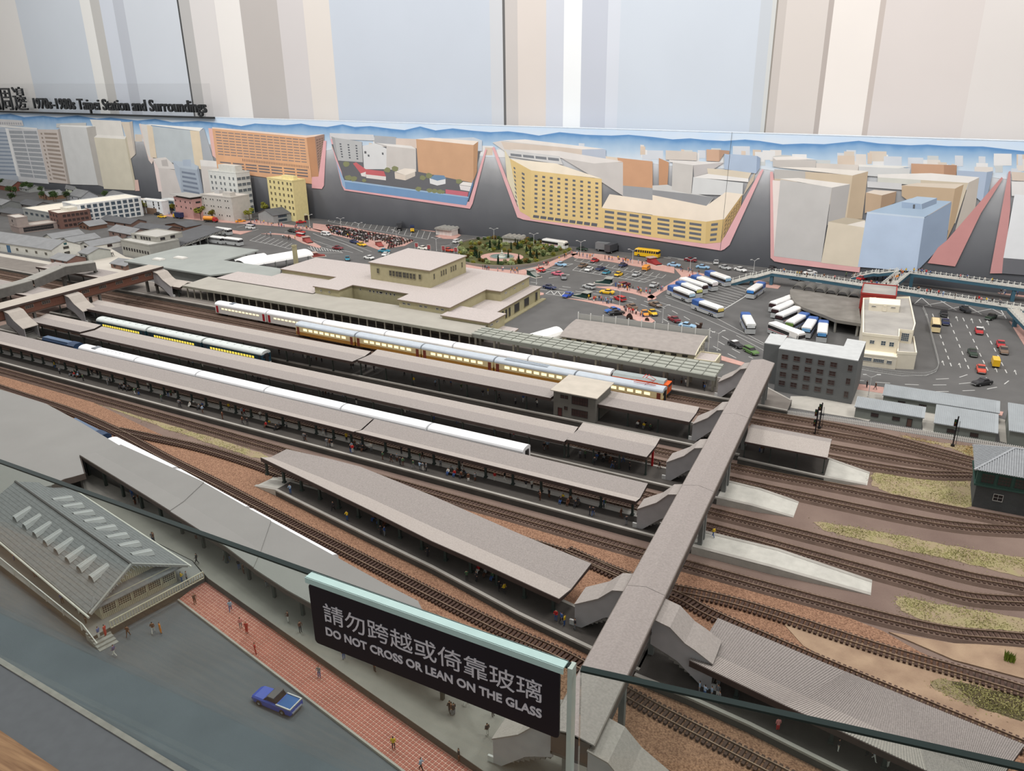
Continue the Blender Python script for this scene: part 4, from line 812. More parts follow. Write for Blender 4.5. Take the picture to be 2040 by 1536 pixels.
# blue-grey market roof west of the hall
mk = thing('market_shed', 'wide flat blue-grey roof on posts beside the beige station hall', 'shed', (-2.7, 2.45, 0))
obj('roof', MB().prism([(-3.02, 2.30), (-2.48, 2.262), (-2.415, 2.345), (-2.236, 2.343), (-2.24, 2.40), (-2.295, 2.466), (-2.63, 2.485), (-2.64, 2.71), (-2.955, 2.71), (-3.02, 2.62)], .058, .064), blue_sage, mk)
for x, y in [(-2.65, 2.70), (-2.65, 2.64), (-2.65, 2.58), (-2.65, 2.52), (-2.75, 2.70), (-2.85, 2.70), (-2.93, 2.70), (-3.0, 2.55), (-3.0, 2.4), (-2.55, 2.475), (-2.45, 2.47), (-2.35, 2.46)]:
    obj('post', MB().box(x - .003, x + .003, y - .003, y + .003, 0, .058), steel_s, mk)
obj('side_wall', MB().prism([(-3.01, 2.31), (-2.49, 2.275), (-2.49, 2.279), (-3.01, 2.314)], 0, .058), P(120, 122, 118), mk)
ch = house('chimney', 'slim square olive chimney beside the white vaulted roof', (-2.306, 2.556), 0.001, .014, .014, .138, olive, olive_d, cat='chimney')
whp = mat('white_vault', (232, 232, 230), .6, .02)
def vault(name, label, p, r, rad, z, m, hgt=None, n=10, posts=0, cat='roof', group=None, ends=True, zg=0):
    a, b_ = Vector((p[0], p[1])), Vector((r[0], r[1])); d = (b_ - a).normalized(); s_ = Vector((-d.y, d.x)); hgt = hgt or rad
    t = thing(name, label, cat, ((a.x + b_.x) / 2, (a.y + b_.y) / 2, zg), 0, group)
    rings = []
    for e in (a, b_):
        rings.append([(e.x + s_.x * math.cos(k) * rad, e.y + s_.y * math.cos(k) * rad, z + math.sin(k) * hgt) for k in np.linspace(0, math.pi, n)] + [(e.x + s_.x * math.cos(k) * (rad - .0015), e.y + s_.y * math.cos(k) * (rad - .0015), z + math.sin(k) * (hgt - .0015)) for k in np.linspace(math.pi, 0, n)])
    obj('vault', MB().loft(rings), m, t, smooth=False)
    for i in range(posts):
        for sd in (-1, 1):
            e = a + (b_ - a) * (i + .5) / posts + s_ * (sd * (rad - .002)); obj('post', MB().box(e.x - .002, e.x + .002, e.y - .002, e.y + .002, zg, z + .002), steel_s, t)
    return t
vault('vaulted_roof', 'long white vaulted canopy on slim posts behind the olive chimney', (-2.55, 2.50), (-2.44, 2.80), .055, .046, whp, .020, posts=6)
vault('vaulted_roof', 'small white vaulted canopy tucked between the market roof and the long vault', (-2.655, 2.56), (-2.60, 2.70), .03, .040, whp, .014, posts=2)
vault('vaulted_roof', 'white tunnel-shaped roof beside the green canopy of the station', (-1.045, 2.14), (-.985, 2.29), .032, .010, whp, .026, posts=0)
# green-grey grid canopy along the station platform
gc = thing('platform_canopy', 'flat grey-green canopy with raised ribs in front of the parcel building', 'canopy', (-.78, 2.05, 0))
gp = lambda u, v: lerp(lerp((-1.165, 2.036), (-.405, 1.978), u), lerp((-1.160, 2.112), (-.405, 2.085), u), v)
gm = mat('grid_canopy', (150, 152, 143), .8, .04, 12); gf = mat('grid_fascia', (128, 130, 122), .8, .04)
for i in range(11):
    for v0, v1 in ((.06, .52), (.53, 1)):
        u0, u1 = i / 11 + .002, (i + 1) / 11 - .002
        obj('roof_panel', MB().prism([gp(u0, v0), gp(u1, v0), gp(u1, v1), gp(u0, v1)], .060, .0635), gm, gc)
    obj('cross_rib', MB().bar((*gp(i / 11 + .045, .0), .0642), (*gp(i / 11 + .045, 1.0), .0642), .002, .0022), gf, gc)
for v in (.28, .525, .78): obj('long_rib', MB().bar((*gp(0, v), .0642), (*gp(1, v), .0642), .0018, .0022), gf, gc)
obj('deck', MB().prism([gp(0, .01), gp(1, .01), gp(1, 1), gp(0, 1)], .0585, .0602), gf, gc)
obj('front_beam', MB().prism([gp(0, 0), gp(1, 0), gp(1, .07), gp(0, .07)], .052, .0632), gf, gc)
for i in range(12):
    for v in (.18, .5):
        x, y = gp(.01 + i * .089, v); obj('column', MB().box(x - .0028, x + .0028, y - .0028, y + .0028, .016, .059), mat('canopy_post', (158, 154, 142)), gc)
# parcel building with a low curved roof
pb = thing('parcel_building', 'long cream building with a low curved grey roof behind the ribbed canopy', 'building', (-.73, 2.25, 0))
cream = mat('cream_wall', (206, 198, 170), .8, .04); px0, px1, pyf, pyb = -.94, -.52, 2.215, 2.345
obj('wall', MB().box(px0, px1, pyf, pyb, 0, .034), cream, pb)
cv = [(0, .033), (.12, .0385), (.3, .044), (.5, .048), (.75, .0505), (1, .051)]
obj('roof', MB().loft([[(x, pyf - .006 + u * .138, z) for u, z in cv] + [(x, pyf - .006 + u * .138, z - .002) for u, z in cv[::-1]] for x in (px0 - .005, px1 + .005)]), mat('parcel_roof', (150, 143, 138), .9, .08, 60, .3, 900), pb)
for x in (px0 + .0005, px1 - .0015): obj('end_wall', MB().loft([[(x + e, pyf + .002, .030)] + [(x + e, pyf - .004 + u * .134, z - .002) for u, z in cv] + [(x + e, pyb - .002, .030)] for e in (0, .001)]), cream, pb)
obj('verge', MB().loft([[(x, pyf - .006 + u * .138, z + .001) for u, z in cv] + [(x, pyf - .006 + u * .138, z - .004) for u, z in cv[::-1]] for x in (px1 + .0045, px1 + .0065)]), P(214, 208, 184), pb)
for i in range(12): inst('window', wmesh(.016, .007, frame_o, pane_d, 3, 1), pb, (px0 + .025 + i * .0335 + .73, pyf - 2.25, .024))
for i in range(5): inst('window', wmesh(.012, .022, frame_w, pane_d, 2, 3), pb, (px1 + .73, pyf + .016 + i * .025 - 2.25, .022), math.pi / 2)
ann = house('annex', 'low flat-roofed cream annex at the end of the parcel building', (-.515, 2.20), 0.001, .060, .075, .022, cream, gravel)
fn = thing('mesh_fence', 'grey mesh fence with white posts along the back of the curved roof', 'fence', (-.73, 2.352, 0))
for i in range(11): x = px0 + i * .043; obj('post', MB().box(x - .0014, x + .0014, 2.351, 2.354, 0, .074), P(214, 214, 210), fn)
for i in range(10): x = px0 + i * .043; obj('mesh_panel', MB().box(x + .0014, x + .0416, 2.352, 2.353, .030, .069), mat('fence_mesh', (168, 168, 164), .8, .1, 900), fn)
# ---------------- right district
goff = mat('grey_block_wall', (104, 106, 106), .85, .06, 40, .15, 700); pale_roof = mat('pale_roof', (184, 186, 186), .85, .05, 60, .2, 900)
go = thing('office_block', 'dark grey four-storey office block with rows of brown windows', 'building', (-.175, 2.15, 0))
obj('wall', MB().prism([(-.272, 2.108), (-.076, 2.092), (-.070, 2.262), (-.118, 2.268), (-.120, 2.196), (-.268, 2.206)], 0, .119), goff, go)
obj('roof', MB().prism([(-.272, 2.108), (-.076, 2.092), (-.070, 2.262), (-.118, 2.268), (-.120, 2.196), (-.268, 2.206)], .119, .121), pale_roof, go)
obj('stair_block', MB().prism([(-.318, 2.160), (-.272, 2.157), (-.272, 2.250), (-.318, 2.252)], 0, .112), goff, go); obj('stair_roof', MB().prism([(-.318, 2.160), (-.272, 2.157), (-.272, 2.250), (-.318, 2.252)], .112, .114), pale_roof, go)
fy = lambda x: 2.108 + (x + .272) * (-.016 / .196)
for j in range(4):
    for i in range(5):
        x = -.254 + i * .0305; inst('window', wmesh(.0158, .0130, mat('frame_grey', (96, 92, 90)), pane_b, 2, 2), go, (x + .175, fy(x) - .0002 - 2.15, .100 - j * .0245), -.08)
for j in range(3): inst('window', wmesh(.010, .016, mat('frame_grey', (96, 92, 90)), pane_b, 2, 2), go, (-.092 + .175, fy(-.092) - .0002 - 2.15, .098 - j * .036), -.08)
crw = mat('ivory_wall', (222, 214, 196), .8, .03); crt = mat('ivory_trim', (236, 228, 208), .7, .02); crr = mat('worn_roof', (150, 147, 142), .85, .1, 14, .2, 500, rgb2=(170, 166, 160))
cb = thing('terminal_building', 'ivory terminal building with stepped flat roofs and a rooftop room', 'building', (-.04, 2.6, 0))
def cblk(poly, z0, z1, par=.006, rm=crr):
    obj('wall', MB().prism(poly, z0, z1), crw, cb); obj('roof', MB().prism([lerp(p, (sum(a[0] for a in poly) / len(poly), sum(a[1] for a in poly) / len(poly)), .012) for p in poly], z1, z1 + .001), rm, cb)
    if par: obj('parapet', ribbon(MB(), offs(list(poly) + [poly[0]], -.001 if sum(poly[i][0] * poly[(i + 1) % len(poly)][1] - poly[(i + 1) % len(poly)][0] * poly[i][1] for i in range(len(poly))) < 0 else .001), .0032, z1 - .002, z1 + par), crt, cb)
cblk([(-.086, 2.412), (.012, 2.418), (.012, 2.452), (-.086, 2.448)], 0, .036, .002, crt)
cblk([(-.088, 2.448), (.008, 2.452), (.006, 2.530), (.042, 2.530), (.046, 2.610), (.020, 2.93), (-.118, 2.85)], 0, .083)
cblk([(.010, 2.425), (.060, 2.440), (.048, 2.600), (.008, 2.53)], 0, .046, .006)
cblk([(-.092, 2.715), (-.004, 2.728), (-.006, 2.800), (-.096, 2.790)], .083, .106, .002, crt)
for x, z, w, h, nx, ny in ((-.060, .064, .012, .010, 2, 2), (-.030, .064, .012, .013, 2, 2), (-.008, .063, .012, .013, 2, 2), (-.066, .022, .026, .010, 6, 2), (-.034, .021, .028, .010, 6, 2), (-.006, .020, .013, .009, 3, 2)):
    yw = (2.448 + (x + .088) * .042 - .0004) if z > .05 else 2.412 + (x + .086) * .06 - .0004; inst('window', wmesh(w, h, frame_w, pane_g, nx, ny), cb, (x + .04, yw - 2.6, z), .05)
inst('window', wmesh(.020, .024, frame_w, pane_g, 4, 4), cb, (.024 + .04, 2.5296 - 2.6, .066))
for x in (-.078, -.022): inst('window', wmesh(.012, .003, frame_w, pane_d, 1, 1), cb, (x + .04, 2.7155 + (x + .092) * .148 - .001 - 2.6, .099), .15)
inst('door', wmesh(.010, .016, crt, crw, 1, 1), cb, (-.046 + .04, 2.7215 - .001 - 2.6, .094), .15)
rb = house('red_trim_building', 'grey flat roof edged by a dark red parapet behind the ivory terminal', (-.128, 2.87), .02, .108, .145, .098, P(150, 52, 46), crr)
# bus shelter: quarter-round roof, barrel vaults at the back
bs = thing('bus_station', 'bus station with a fan-shaped grey roof on columns', 'station', (-.22, 2.9, 0))
edge_p = [(-.372, 3.055), (-.374, 3.02), (-.360, 2.945), (-.330, 2.855), (-.293, 2.803), (-.253, 2.766), (-.227, 2.746), (-.183, 2.702), (-.106, 2.690)]
obj('roof', MB().prism(edge_p + [(-.125, 2.86), (-.132, 3.03)], .040, .0455), mat('fan_roof', (132, 128, 122), .85, .12, 20, .2, 500, rgb2=(112, 108, 102)), bs)
obj('fascia', ribbon(MB(), edge_p, .003, .036, .0458), P(120, 116, 110), bs)
for x, y in ((-.352, 2.97), (-.322, 2.87), (-.285, 2.815), (-.235, 2.765), (-.183, 2.712), (-.115, 2.70)): obj('column', MB().tube((x, y, 0), (x, y, .041), .004, 8), P(150, 148, 142), bs)
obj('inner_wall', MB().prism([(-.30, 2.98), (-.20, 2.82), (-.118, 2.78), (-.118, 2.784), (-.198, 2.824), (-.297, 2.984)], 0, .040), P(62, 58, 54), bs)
for i in range(6):
    x = -.352 + i * .0395; y = 3.062 - i * .008
    vault('barrel_vault', '%s dark grey barrel vault from the red-edged roof at the bus station' % ('sixth', 'fifth', 'fourth', 'third', 'second', 'first')[i], (x, y - .020), (x + .004, y + .045), .0185, .045, mat('barrel', (98, 96, 92), .8, .08), .017, cat='roof', group='barrel vaults of the bus station', zg=.045)
# sheds beside the yard
shed_w = mat('shed_wall', (124, 128, 122), .85, .05); shed_r = mat('shed_roof', (150, 155, 158), .7, .05, 30, .1, 300)
def shed(label, x0, x1, y0, y1, h, rise, wins, door=None, dz=0):
    t = house('storage_shed', label, (x0, y0), -.03, x1 - x0, y1 - y0, h, shed_w, shed_r, 'mono', rise, 'shed', ov=.003); W_ = x1 - x0
    for u in wins: win(t, 'f', W_, y1 - y0, u * W_, h * .55, .016, .009, frame_d, pane_b, 3, 1)
    if door: win(t, 'f', W_, y1 - y0, door * W_, h * .38, .011, h * .72, frame_d, mat('door_brown', (92, 70, 62)), 1, 1, 'door')
    r = MB()
    for i in range(int(W_ / .004)): r.bar((i * .004, -.003, h + .0028), (i * .004, y1 - y0 + .003, h + rise + .0028), .0008, .0006)
    obj('roof_ribs', r, shed_r, t, kind='stuff')
shed('long low shed with a ribbed pale roof behind two smaller sheds', -.005, .250, 2.120, 2.172, .028, .010, (.17, .36, .62))
shed('small shed with a brown door beside the dark office block', -.062, .088, 2.010, 2.052, .028, .010, (.30, .62), .82)
shed('deep-roofed shed behind the single signal post', .114, .240, 1.985, 2.066, .028, .014, (.28, .66))
shed('shed at the edge of the yard beyond the picket fence', .266, .45, 1.990, 2.135, .036, .012, ())
# picket fence
pf = thing('picket_fence', 'white picket fence between the yard and the sheds', 'fence', (.08, 1.965, 0))
pk = MB().box(-.0013, .0013, -.0004, .0004, 0, .0125).add([(-.0010, -.0004, .0125), (.0010, -.0004, .0125), (.0010, .0004, .0125), (-.0010, .0004, .0125), (0, 0, .0145)], [(0, 1, 4), (1, 2, 4), (2, 3, 4), (3, 0, 4)]).mesh('picket', P(236, 236, 232))
for i in range(170): inst('picket', pk, pf, (-.215 + i * .0040 - .08, 1.955 + .012 * math.sin(i * .0185) - 1.965, 0))
for z in (.004, .0095): obj('fence_rail', ribbon(MB(), [(-.215 + i * .0040, 1.9555 + .012 * math.sin(i * .0185)) for i in range(0, 170, 5)], .0006, z - .0006, z + .0006), P(236, 236, 232), pf)
# signal cabin with tiled hip roof
sb = thing('signal_cabin', 'green signal cabin with a grey tiled hip roof', 'building', (.29, 1.70, 0))
brk = mat('cabin_wall', (78, 80, 80), .85, .1, 60, .2, 500); grn = mat('cabin_green', (54, 82, 74), .7, .06)
cx0, cx1, cy0, cy1 = .186, .40, 1.645, 1.745
obj('lower_wall', MB().box(cx0, cx1, cy0, cy1, 0, .052), brk, sb); obj('upper_wall', MB().box(cx0 - .003, cx1 + .003, cy0 - .003, cy1 + .003, .052, .086), grn, sb)
obj('sill_band', MB().box(cx0 - .005, cx1 + .005, cy0 - .005, cy1 + .005, .050, .054), grn, sb)
hx, hy, hz = (cx0 + .055, cx1 - .055), (cy0 + cy1) / 2, .118
ex0, ex1, ey0, ey1, ez = cx0 - .010, cx1 + .010, cy0 - .010, cy1 + .010, .085
tile = mat('grey_tile', (150, 153, 156), .8, .1, 200, .2, 800)
obj('roof', MB().add([(ex0, ey0, ez), (ex1, ey0, ez), (ex1, ey1, ez), (ex0, ey1, ez), (hx[0], hy, hz), (hx[1], hy, hz)], [(0, 1, 5, 4), (1, 2, 5), (2, 3, 4, 5), (3, 0, 4), (3, 2, 1, 0)]), tile, sb)
tm = MB()
for i in range(58):                                   # pan-tile rolls on the front slope and the west hip
    x = ex0 + .002 + i * (ex1 - ex0) / 58
    t_ = min(1, (x - ex0) / (hx[0] - ex0), (ex1 - x) / (ex1 - hx[1]))
    tm.bar((x, ey0, ez + .0006), (x, ey0 + (hy - ey0) * t_, ez + (hz - ez) * t_ + .0006), .0020, .0020)
for i in range(28):
    y = ey0 + .002 + i * (ey1 - ey0) / 28; t_ = min((y - ey0), (ey1 - y)) / (hy - ey0)
    tm.bar((ex0, y, ez + .0006), (ex0 + (hx[0] - ex0) * t_, y, ez + (hz - ez) * t_ + .0006), .0020, .0020)
obj('tile_rolls', tm, tile, sb, kind='stuff')
for a_, b_ in (((ex0, ey0, ez), (hx[0], hy, hz)), ((ex0, ey1, ez), (hx[0], hy, hz)), ((hx[0], hy, hz), (hx[1], hy, hz))): obj('ridge_cap', MB().bar(a_, b_, .004, .003), tile, sb)
for i in range(7): inst('window', wmesh(.022, .020, frame_g, pane_d, 4, 3), sb, (cx0 + .016 + i * .028 - .29, cy0 - .0032 - 1.70, .068))
for i in range(3): inst('window', wmesh(.022, .020, frame_g, pane_d, 4, 3), sb, (cx0 - .0032 - .29, cy0 + .02 + i * .03 - 1.70, .068), -math.pi / 2)
inst('window', wmesh(.016, .014, frame_w, pane_d, 2, 2), sb, (cx0 + .040 - .29, cy0 - .0004 - 1.70, .030))
inst('window', wmesh(.016, .014, frame_w, pane_d, 2, 2), sb, (cx0 + .120 - .29, cy0 - .0004 - 1.70, .030))
# two-storey cabin on the island platform
ct = house('control_cabin', 'two-storey grey cabin with a flat roof standing on the island platform', (-.731, 1.676), -.045, .112, .095, .066, mat('cabin_grey', (112, 110, 104), .85, .08, 40), mat('cabin_roof', (182, 174, 162), .85, .06, 40), 'mono', .004, z0=.0158, ov=.006)
for u, z, w, h, nx in ((.024, .054, .009, .008, 1), (.035, .054, .008, .008, 1), (.071, .050, .042, .020, 6), (.034, .025, .008, .008, 1), (.071, .018, .042, .018, 6)): win(ct, 'f', .112, .095, u, z, w, h, frame_d, pane_b, nx, 2 if nx > 1 else 1)
win(ct, 'f', .112, .095, .018, .012, .011, .022, frame_d, mat('door_maroon', (84, 48, 46)), 1, 1, 'door')
# ---------------- grey market hall (F), bottom left
FH = .064
fsh = thing('goods_shed', 'broad pale grey roof in overlapping sheets above the near siding', 'shed', (-1.3, .98, 0))
fg = mat('goods_roof', (132, 131, 128), .8, .04, 10, .15, 700); fgd = mat('goods_fascia', (86, 76, 70), .8, .08)
A1 = crv(q(0, 760, 4.389, (-900, -190), (0, 70), (400, 190), (1060, 565)), FH); B1 = crv(q(0, 760, 4.389, (-900, 640), (0, 880), (470, 905), (760, 800), (700, 655)), FH)
far = crv(q(0, 760, 4.389, (-900, -190), (0, 70), (400, 190), (700, 350), (1060, 565)) + q(400, 820, 4.389, (0, 615), (420, 855), (1125, 1240), (1550, 1480), (1900, 1660)), FH)
near = crv(q(0, 760, 4.389, (700, 655), (1310, 1030), (2019, 1480)) + q(0, 1009, 2.914, (1560, 430), (1820, 570), (2300, 850), (2700, 1090)), FH)
obj('roof', MB().prism([(-2.6, 1.19), (-2.2, 1.135)] + far[2:5] + [near[0]] + crv(q(0, 760, 4.389, (740, 800), (640, 830), (560, 850), (450, 905), (0, 980)), FH) + [(-2.4, .90)], FH - .006, FH - .001), fg, fsh)
def fseg(i0, i1, dz):
    a_ = [lerp(near[0], near[-1], t) for t in lin_(i0, i1, 6)]; 
    return a_
def along(path, n):
    L = [0]
    for a_, b_ in zip(path, path[1:]): L.append(L[-1] + math.hypot(b_[0] - a_[0], b_[1] - a_[1]))
    out = []
    for k in range(n + 1):
        s_ = L[-1] * k / n
        for i in range(len(path) - 1):
            if s_ <= L[i + 1] + 1e-9: out.append(lerp(path[i], path[i + 1], (s_ - L[i]) / (L[i + 1] - L[i]))); break
    return out
fr2 = along(far[4:], 12); nr2 = along(near, 12)
for (a_, b_), dz in zip(((0, 4), (4, 7), (7, 12)), (.004, .0025, .001)):
    pa, pb_ = nr2[a_:b_ + 1], fr2[a_:b_ + 1]; mid = [lerp(x, y, .38) for x, y in zip(pa, pb_)]
    obj('roof_sheet', MB().loft([[(p[0], p[1], FH + dz), (m_[0], m_[1], FH + dz - .004), (r_[0], r_[1], FH + dz), (r_[0], r_[1], FH + dz - .003), (m_[0], m_[1], FH + dz - .007), (p[0], p[1], FH + dz - .003)] for p, m_, r_ in zip(pa, mid, pb_)]), fg, fsh)
    obj('fascia', ribbon(MB(), pa, .002, FH + dz - .010, FH + dz - .001), fgd, fsh)
for p in resample([lerp(a_, b_, .12) for a_, b_ in zip(nr2, fr2)], .075): obj('column', MB().box(p[0] - .0024, p[0] + .0024, p[1] - .0024, p[1] + .0024, .016, FH - .004), steel_g, fsh)
obj('fascia', ribbon(MB(), crv(q(0, 760, 4.389, (700, 655), (740, 800), (640, 830), (560, 850), (450, 905)), FH), .002, FH - .014, FH - .001), fgd, fsh)
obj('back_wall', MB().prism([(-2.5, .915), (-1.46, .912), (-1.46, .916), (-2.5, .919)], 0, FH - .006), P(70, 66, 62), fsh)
platform('grey street-side platform under the broad pale roof', [(-2.4, .885), (-1.5, .882), (-1.05, .822), (-.985, .795), (-.60, .700), (-.35, .640), (-.20, .605)], [(-2.4, .985), (-1.5, .965), (-1.1, .905), (-.985, .88), (-.60, .79), (-.35, .735), (-.20, .70)], top=mat('street_platform', (128, 126, 120), .9, .1, 20, .2, 700), strips=False)
# white goods office with roof cowls
shp = platform('raised grey terrace around the white timbered goods office', [(-2.0, .800), (-1.384, .672), (-1.030, .606)], [(-2.0, .8825), (-1.5, .8805), (-1.05, .8205), (-.997, .7975)], name='terrace', top=mat('terrace_top', (132, 132, 130), .9, .08, 20, .2, 700), strips=False)
whs = thing('goods_office', 'white timbered office with a grey gabled roof and rows of roof cowls', 'building', (-1.25, .75, .016))
p00, p10, p11 = (-1.053, .640), (-1.050, .768), (-1.40, .85)
ux = Vector((p00[0] + 1.36, p00[1] - .708)).normalized(); uy = Vector((-ux.y, ux.x))
def sp_(u, v, z): c_ = Vector(p00) - ux * u + uy * v; return (c_.x, c_.y, z)      # u along the roof away from the gable, v across
SW, SL, SE, SR = .128, .46, .048, .080
timber = mat('timber_white', (196, 190, 170), .8, .06, 60); slate_r = mat('slate_roof', (122, 124, 126), .8, .12, 160, .4, 900)
obj('wall', MB().hexa([sp_(u, v, z) for z in (.0155, SE) for u, v in ((0, 0), (0, SW), (SL, SW), (SL, 0))]), timber, whs)
obj('gable', MB().loft([[sp_(u, 0, SE - .001), sp_(u, SW, SE - .001), sp_(u, SW / 2, SR)] for u in (.0135, .015)]), timber, whs)
for v0, v1, z0 in ((-.020, SW / 2, SE - .008), (SW + .020, SW / 2, SE - .008)):
    obj('roof', MB().hexa([sp_(-.004, v0, z0), sp_(SL, v0, z0), sp_(SL, v1, SR), sp_(.008, v1, SR), sp_(-.004, v0, z0 + .002), sp_(SL, v0, z0 + .002), sp_(SL, v1, SR + .002), sp_(.008, v1, SR + .002)]), slate_r, whs)
    sr = MB()
    for k in range(14):
        f = (k + .5) / 14; v = v0 + (v1 - v0) * f; z = z0 + (SR - z0) * f + .0022; sr.bar(sp_(-.010, v, z), sp_(SL, v, z), .0006, .0005)
    obj('slate_courses', sr, slate_r, whs, kind='stuff')
    obj('gutter', MB().tube(sp_(-.014, v0 * 1.0 - (.002 if v0 < 0 else -.002), z0), sp_(SL, v0 - (.002 if v0 < 0 else -.002), z0), .0018, 6), P(206, 204, 196), whs)
obj('skirt_roof', MB().hexa([sp_(-.007, -.016, SE - .006), sp_(-.007, SW + .016, SE - .006), sp_(.014, SW, SE + .004), sp_(.014, 0, SE + .004), sp_(-.007, -.016, SE - .004), sp_(-.007, SW + .016, SE - .004), sp_(.014, SW, SE + .006), sp_(.014, 0, SE + .006)]), slate_r, whs)
obj('ridge_cap', MB().bar(sp_(.004, SW / 2, SR + .0025), sp_(SL, SW / 2, SR + .0025), .003, .003), frame_d, whs)
for v0 in (0, SW): obj('verge_board', MB().bar(sp_(-.010, -.018 if v0 == 0 else SW + .018, SE - .006), sp_(.006, SW / 2, SR + .0025), .004, .004), P(150, 150, 148), whs)
for side in (0, 1):
    for i in range(8):
        u = .050 + i * .0425; f = .42 if side == 0 else .36
        v0 = (-.020 if side == 0 else SW + .020); v = v0 + (SW / 2 - v0) * f; z = SE - .008 + (SR - SE + .008) * f; vb = v + (SW / 2 - v) * .62; zb = SE - .008 + (SR - SE + .008) * (f + (1 - f) * .62)
        rr = []
        for vv, zz, ra in ((v, z + .001, .0105), (vb, zb - .004, .0085)):
            rr.append([sp_(u - ra * math.cos(k), vv, zz + ra * math.sin(k)) for k in np.linspace(-.1, math.pi + .1, 9)] + [sp_(u - (ra - .001) * math.cos(k), vv, zz + (ra - .001) * math.sin(k)) for k in np.linspace(math.pi + .1, -.1, 9)])
        obj('roof_cowl', MB().loft(rr), mat('cowl', (170, 171, 172), .7, .05), whs)
        rbm = MB()
        for k in np.linspace(.3, math.pi - .3, 5): rbm.bar(sp_(u - .0107 * math.cos(k), v, z + .001 + .0107 * math.sin(k)), sp_(u - .0087 * math.cos(k), vb, zb - .004 + .0087 * math.sin(k)), .0006)
        obj('cowl_ribs', rbm, P(190, 190, 190), whs, kind='stuff')
rzs = math.atan2(uy.y, uy.x)
for i in range(5):
    c_ = sp_(-.0006, .014 + i * .0252, .0325); o = inst('window', wmesh(.0215, .0145, timber, pane_d, 6, 4, .0008), whs, (c_[0] + 1.25, c_[1] - .75, c_[2] - .016), rzs)
bt = MB()
for i in range(44): v = .001 + i * .0029; bt.bar(sp_(-.0006, v, .0165), sp_(-.0006, v, .0255), .0006)
for i in range(34): v = .012 + i * .0032; bt.bar(sp_(.0130, v, SE), sp_(.0130, v, SE + max(.001, (SR - SE) * (1 - abs(v - SW / 2) / (SW / 2)) - .003)), .0006)
obj('battens', bt, P(170, 164, 146), whs, kind='stuff')
rl = thing('railing', 'cream balustrade along the end of the terrace', 'railing', (-1.0, .72, .016))
ra, rb_ = (-1.022, .632), (-.992, .792)
for z in (.0165, .0285): obj('rail', MB().bar((*ra, z), (*rb_, z), .0016), timber, rl)
for i in range(38): p = lerp(ra, rb_, i / 37); obj('baluster', MB().box(p[0] - .0006, p[0] + .0006, p[1] - .0006, p[1] + .0006, .016, .0285), timber, rl)
stp = thing('terrace_steps', 'grey steps with a white handrail at the corner of the terrace', 'steps', (-1.02, .61, 0))
for i in range(6): obj('step', MB().hexa([(-1.050 + i * .007, .6075 - i * .0016, 0), (-1.043 + i * .007, .606 - i * .0016, 0), (-1.036 + i * .007, .634 - i * .0016, 0), (-1.043 + i * .007, .6355 - i * .0016, 0)] + [(x, y, .0145 - i * .0025) for x, y in ((-1.050 + i * .007, .6075 - i * .0016), (-1.043 + i * .007, .606 - i * .0016), (-1.036 + i * .007, .634 - i * .0016), (-1.043 + i * .007, .6355 - i * .0016))]), P(150, 150, 146), stp)
hr = thing('handrail', 'thin white handrail along the street edge of the terrace', 'railing', (-1.3, .66, 0))
hp = [(-2.0, .803), (-1.384, .675), (-1.052, .608), (-1.010, .598)]; hz_ = [.030, .030, .030, .016]
for (a_, za), (b_, zb) in zip(zip(hp, hz_), list(zip(hp, hz_))[1:]): obj('rail', MB().bar((*a_, za), (*b_, zb), .0014), P(204, 204, 200), hr)
for p in resample(hp[:3], .06): obj('post', MB().box(p[0] - .0007, p[0] + .0007, p[1] - .0007, p[1] + .0007, .015, .030), P(190, 190, 186), hr)
# ================================================================ WEST DISTRICT
brickm = mat('bridge_brick', (104, 70, 58), .85, .1, 200); 
lb = thing('footbridge', 'brick footbridge with a flat grey roof and a row of small windows', 'footbridge', (-2.62, 1.7, 0))
bx0, bx1, by0, by1 = -2.655, -2.590, 1.05, 2.135
obj('roof', MB().box(bx0 - .006, bx1 + .006, by0, by1, .113, .1165), mat('west_bridge_roof', (168, 160, 150), .85, .05, 30), lb)
obj('eave_board', MB().box(bx1 + .005, bx1 + .0075, by0, by1, .110, .1165), fascia, lb)
for x in (bx0, bx1 - .002): obj('side_wall', MB().box(x, x + .002, by0, by1, .078, .113), brickm, lb)
obj('deck', MB().box(bx0, bx1, by0, by1, .075, .079), brid_b, lb)
obj('end_wall', MB().box(bx0, bx1, by1 - .002, by1, .075, .113), brickm, lb)
for y in (1.18, 1.26, 1.34, 1.42, 1.585, 1.645, 1.795, 1.865, 1.935, 2.005, 2.065): inst('window', wmesh(.030, .011, P(150, 130, 116), pane_d, 4, 2), lb, (bx1 + .0004 + 2.62, y - 1.7, .099), math.pi / 2)
for y in (1.36, 1.41, 1.565, 1.60, 1.77, 1.85, 2.10):
    for x in (bx0 + .006, bx1 - .006): obj('pier', MB().box(x - .004, x + .004, y - .004, y + .004, .016, .075), P(96, 92, 88), lb)
west_roof = mat('west_stair_roof', (166, 158, 150), .85, .06)
stairs('covered stairs from the brick footbridge to the white train platform', bx1, bx1 + .085, 1.500, 1.545, roofm=west_roof)
stairs('covered stairs from the brick footbridge to the platform beside the teal railcars', bx1, bx1 + .085, 1.715, 1.760, roofm=west_roof)
stairs('covered stairs from the brick footbridge to the main station platform', bx1, bx1 + .090, 2.088, 2.130, roofm=west_roof)
gb = thing('footbridge', 'dark grey cranked footbridge behind the brick footbridge', 'footbridge', (-3.0, 1.85, 0))
gpth = [(-2.95, 1.45), (-2.965, 1.73), (-2.968, 1.835), (-3.03, 2.02), (-2.98, 2.13)]
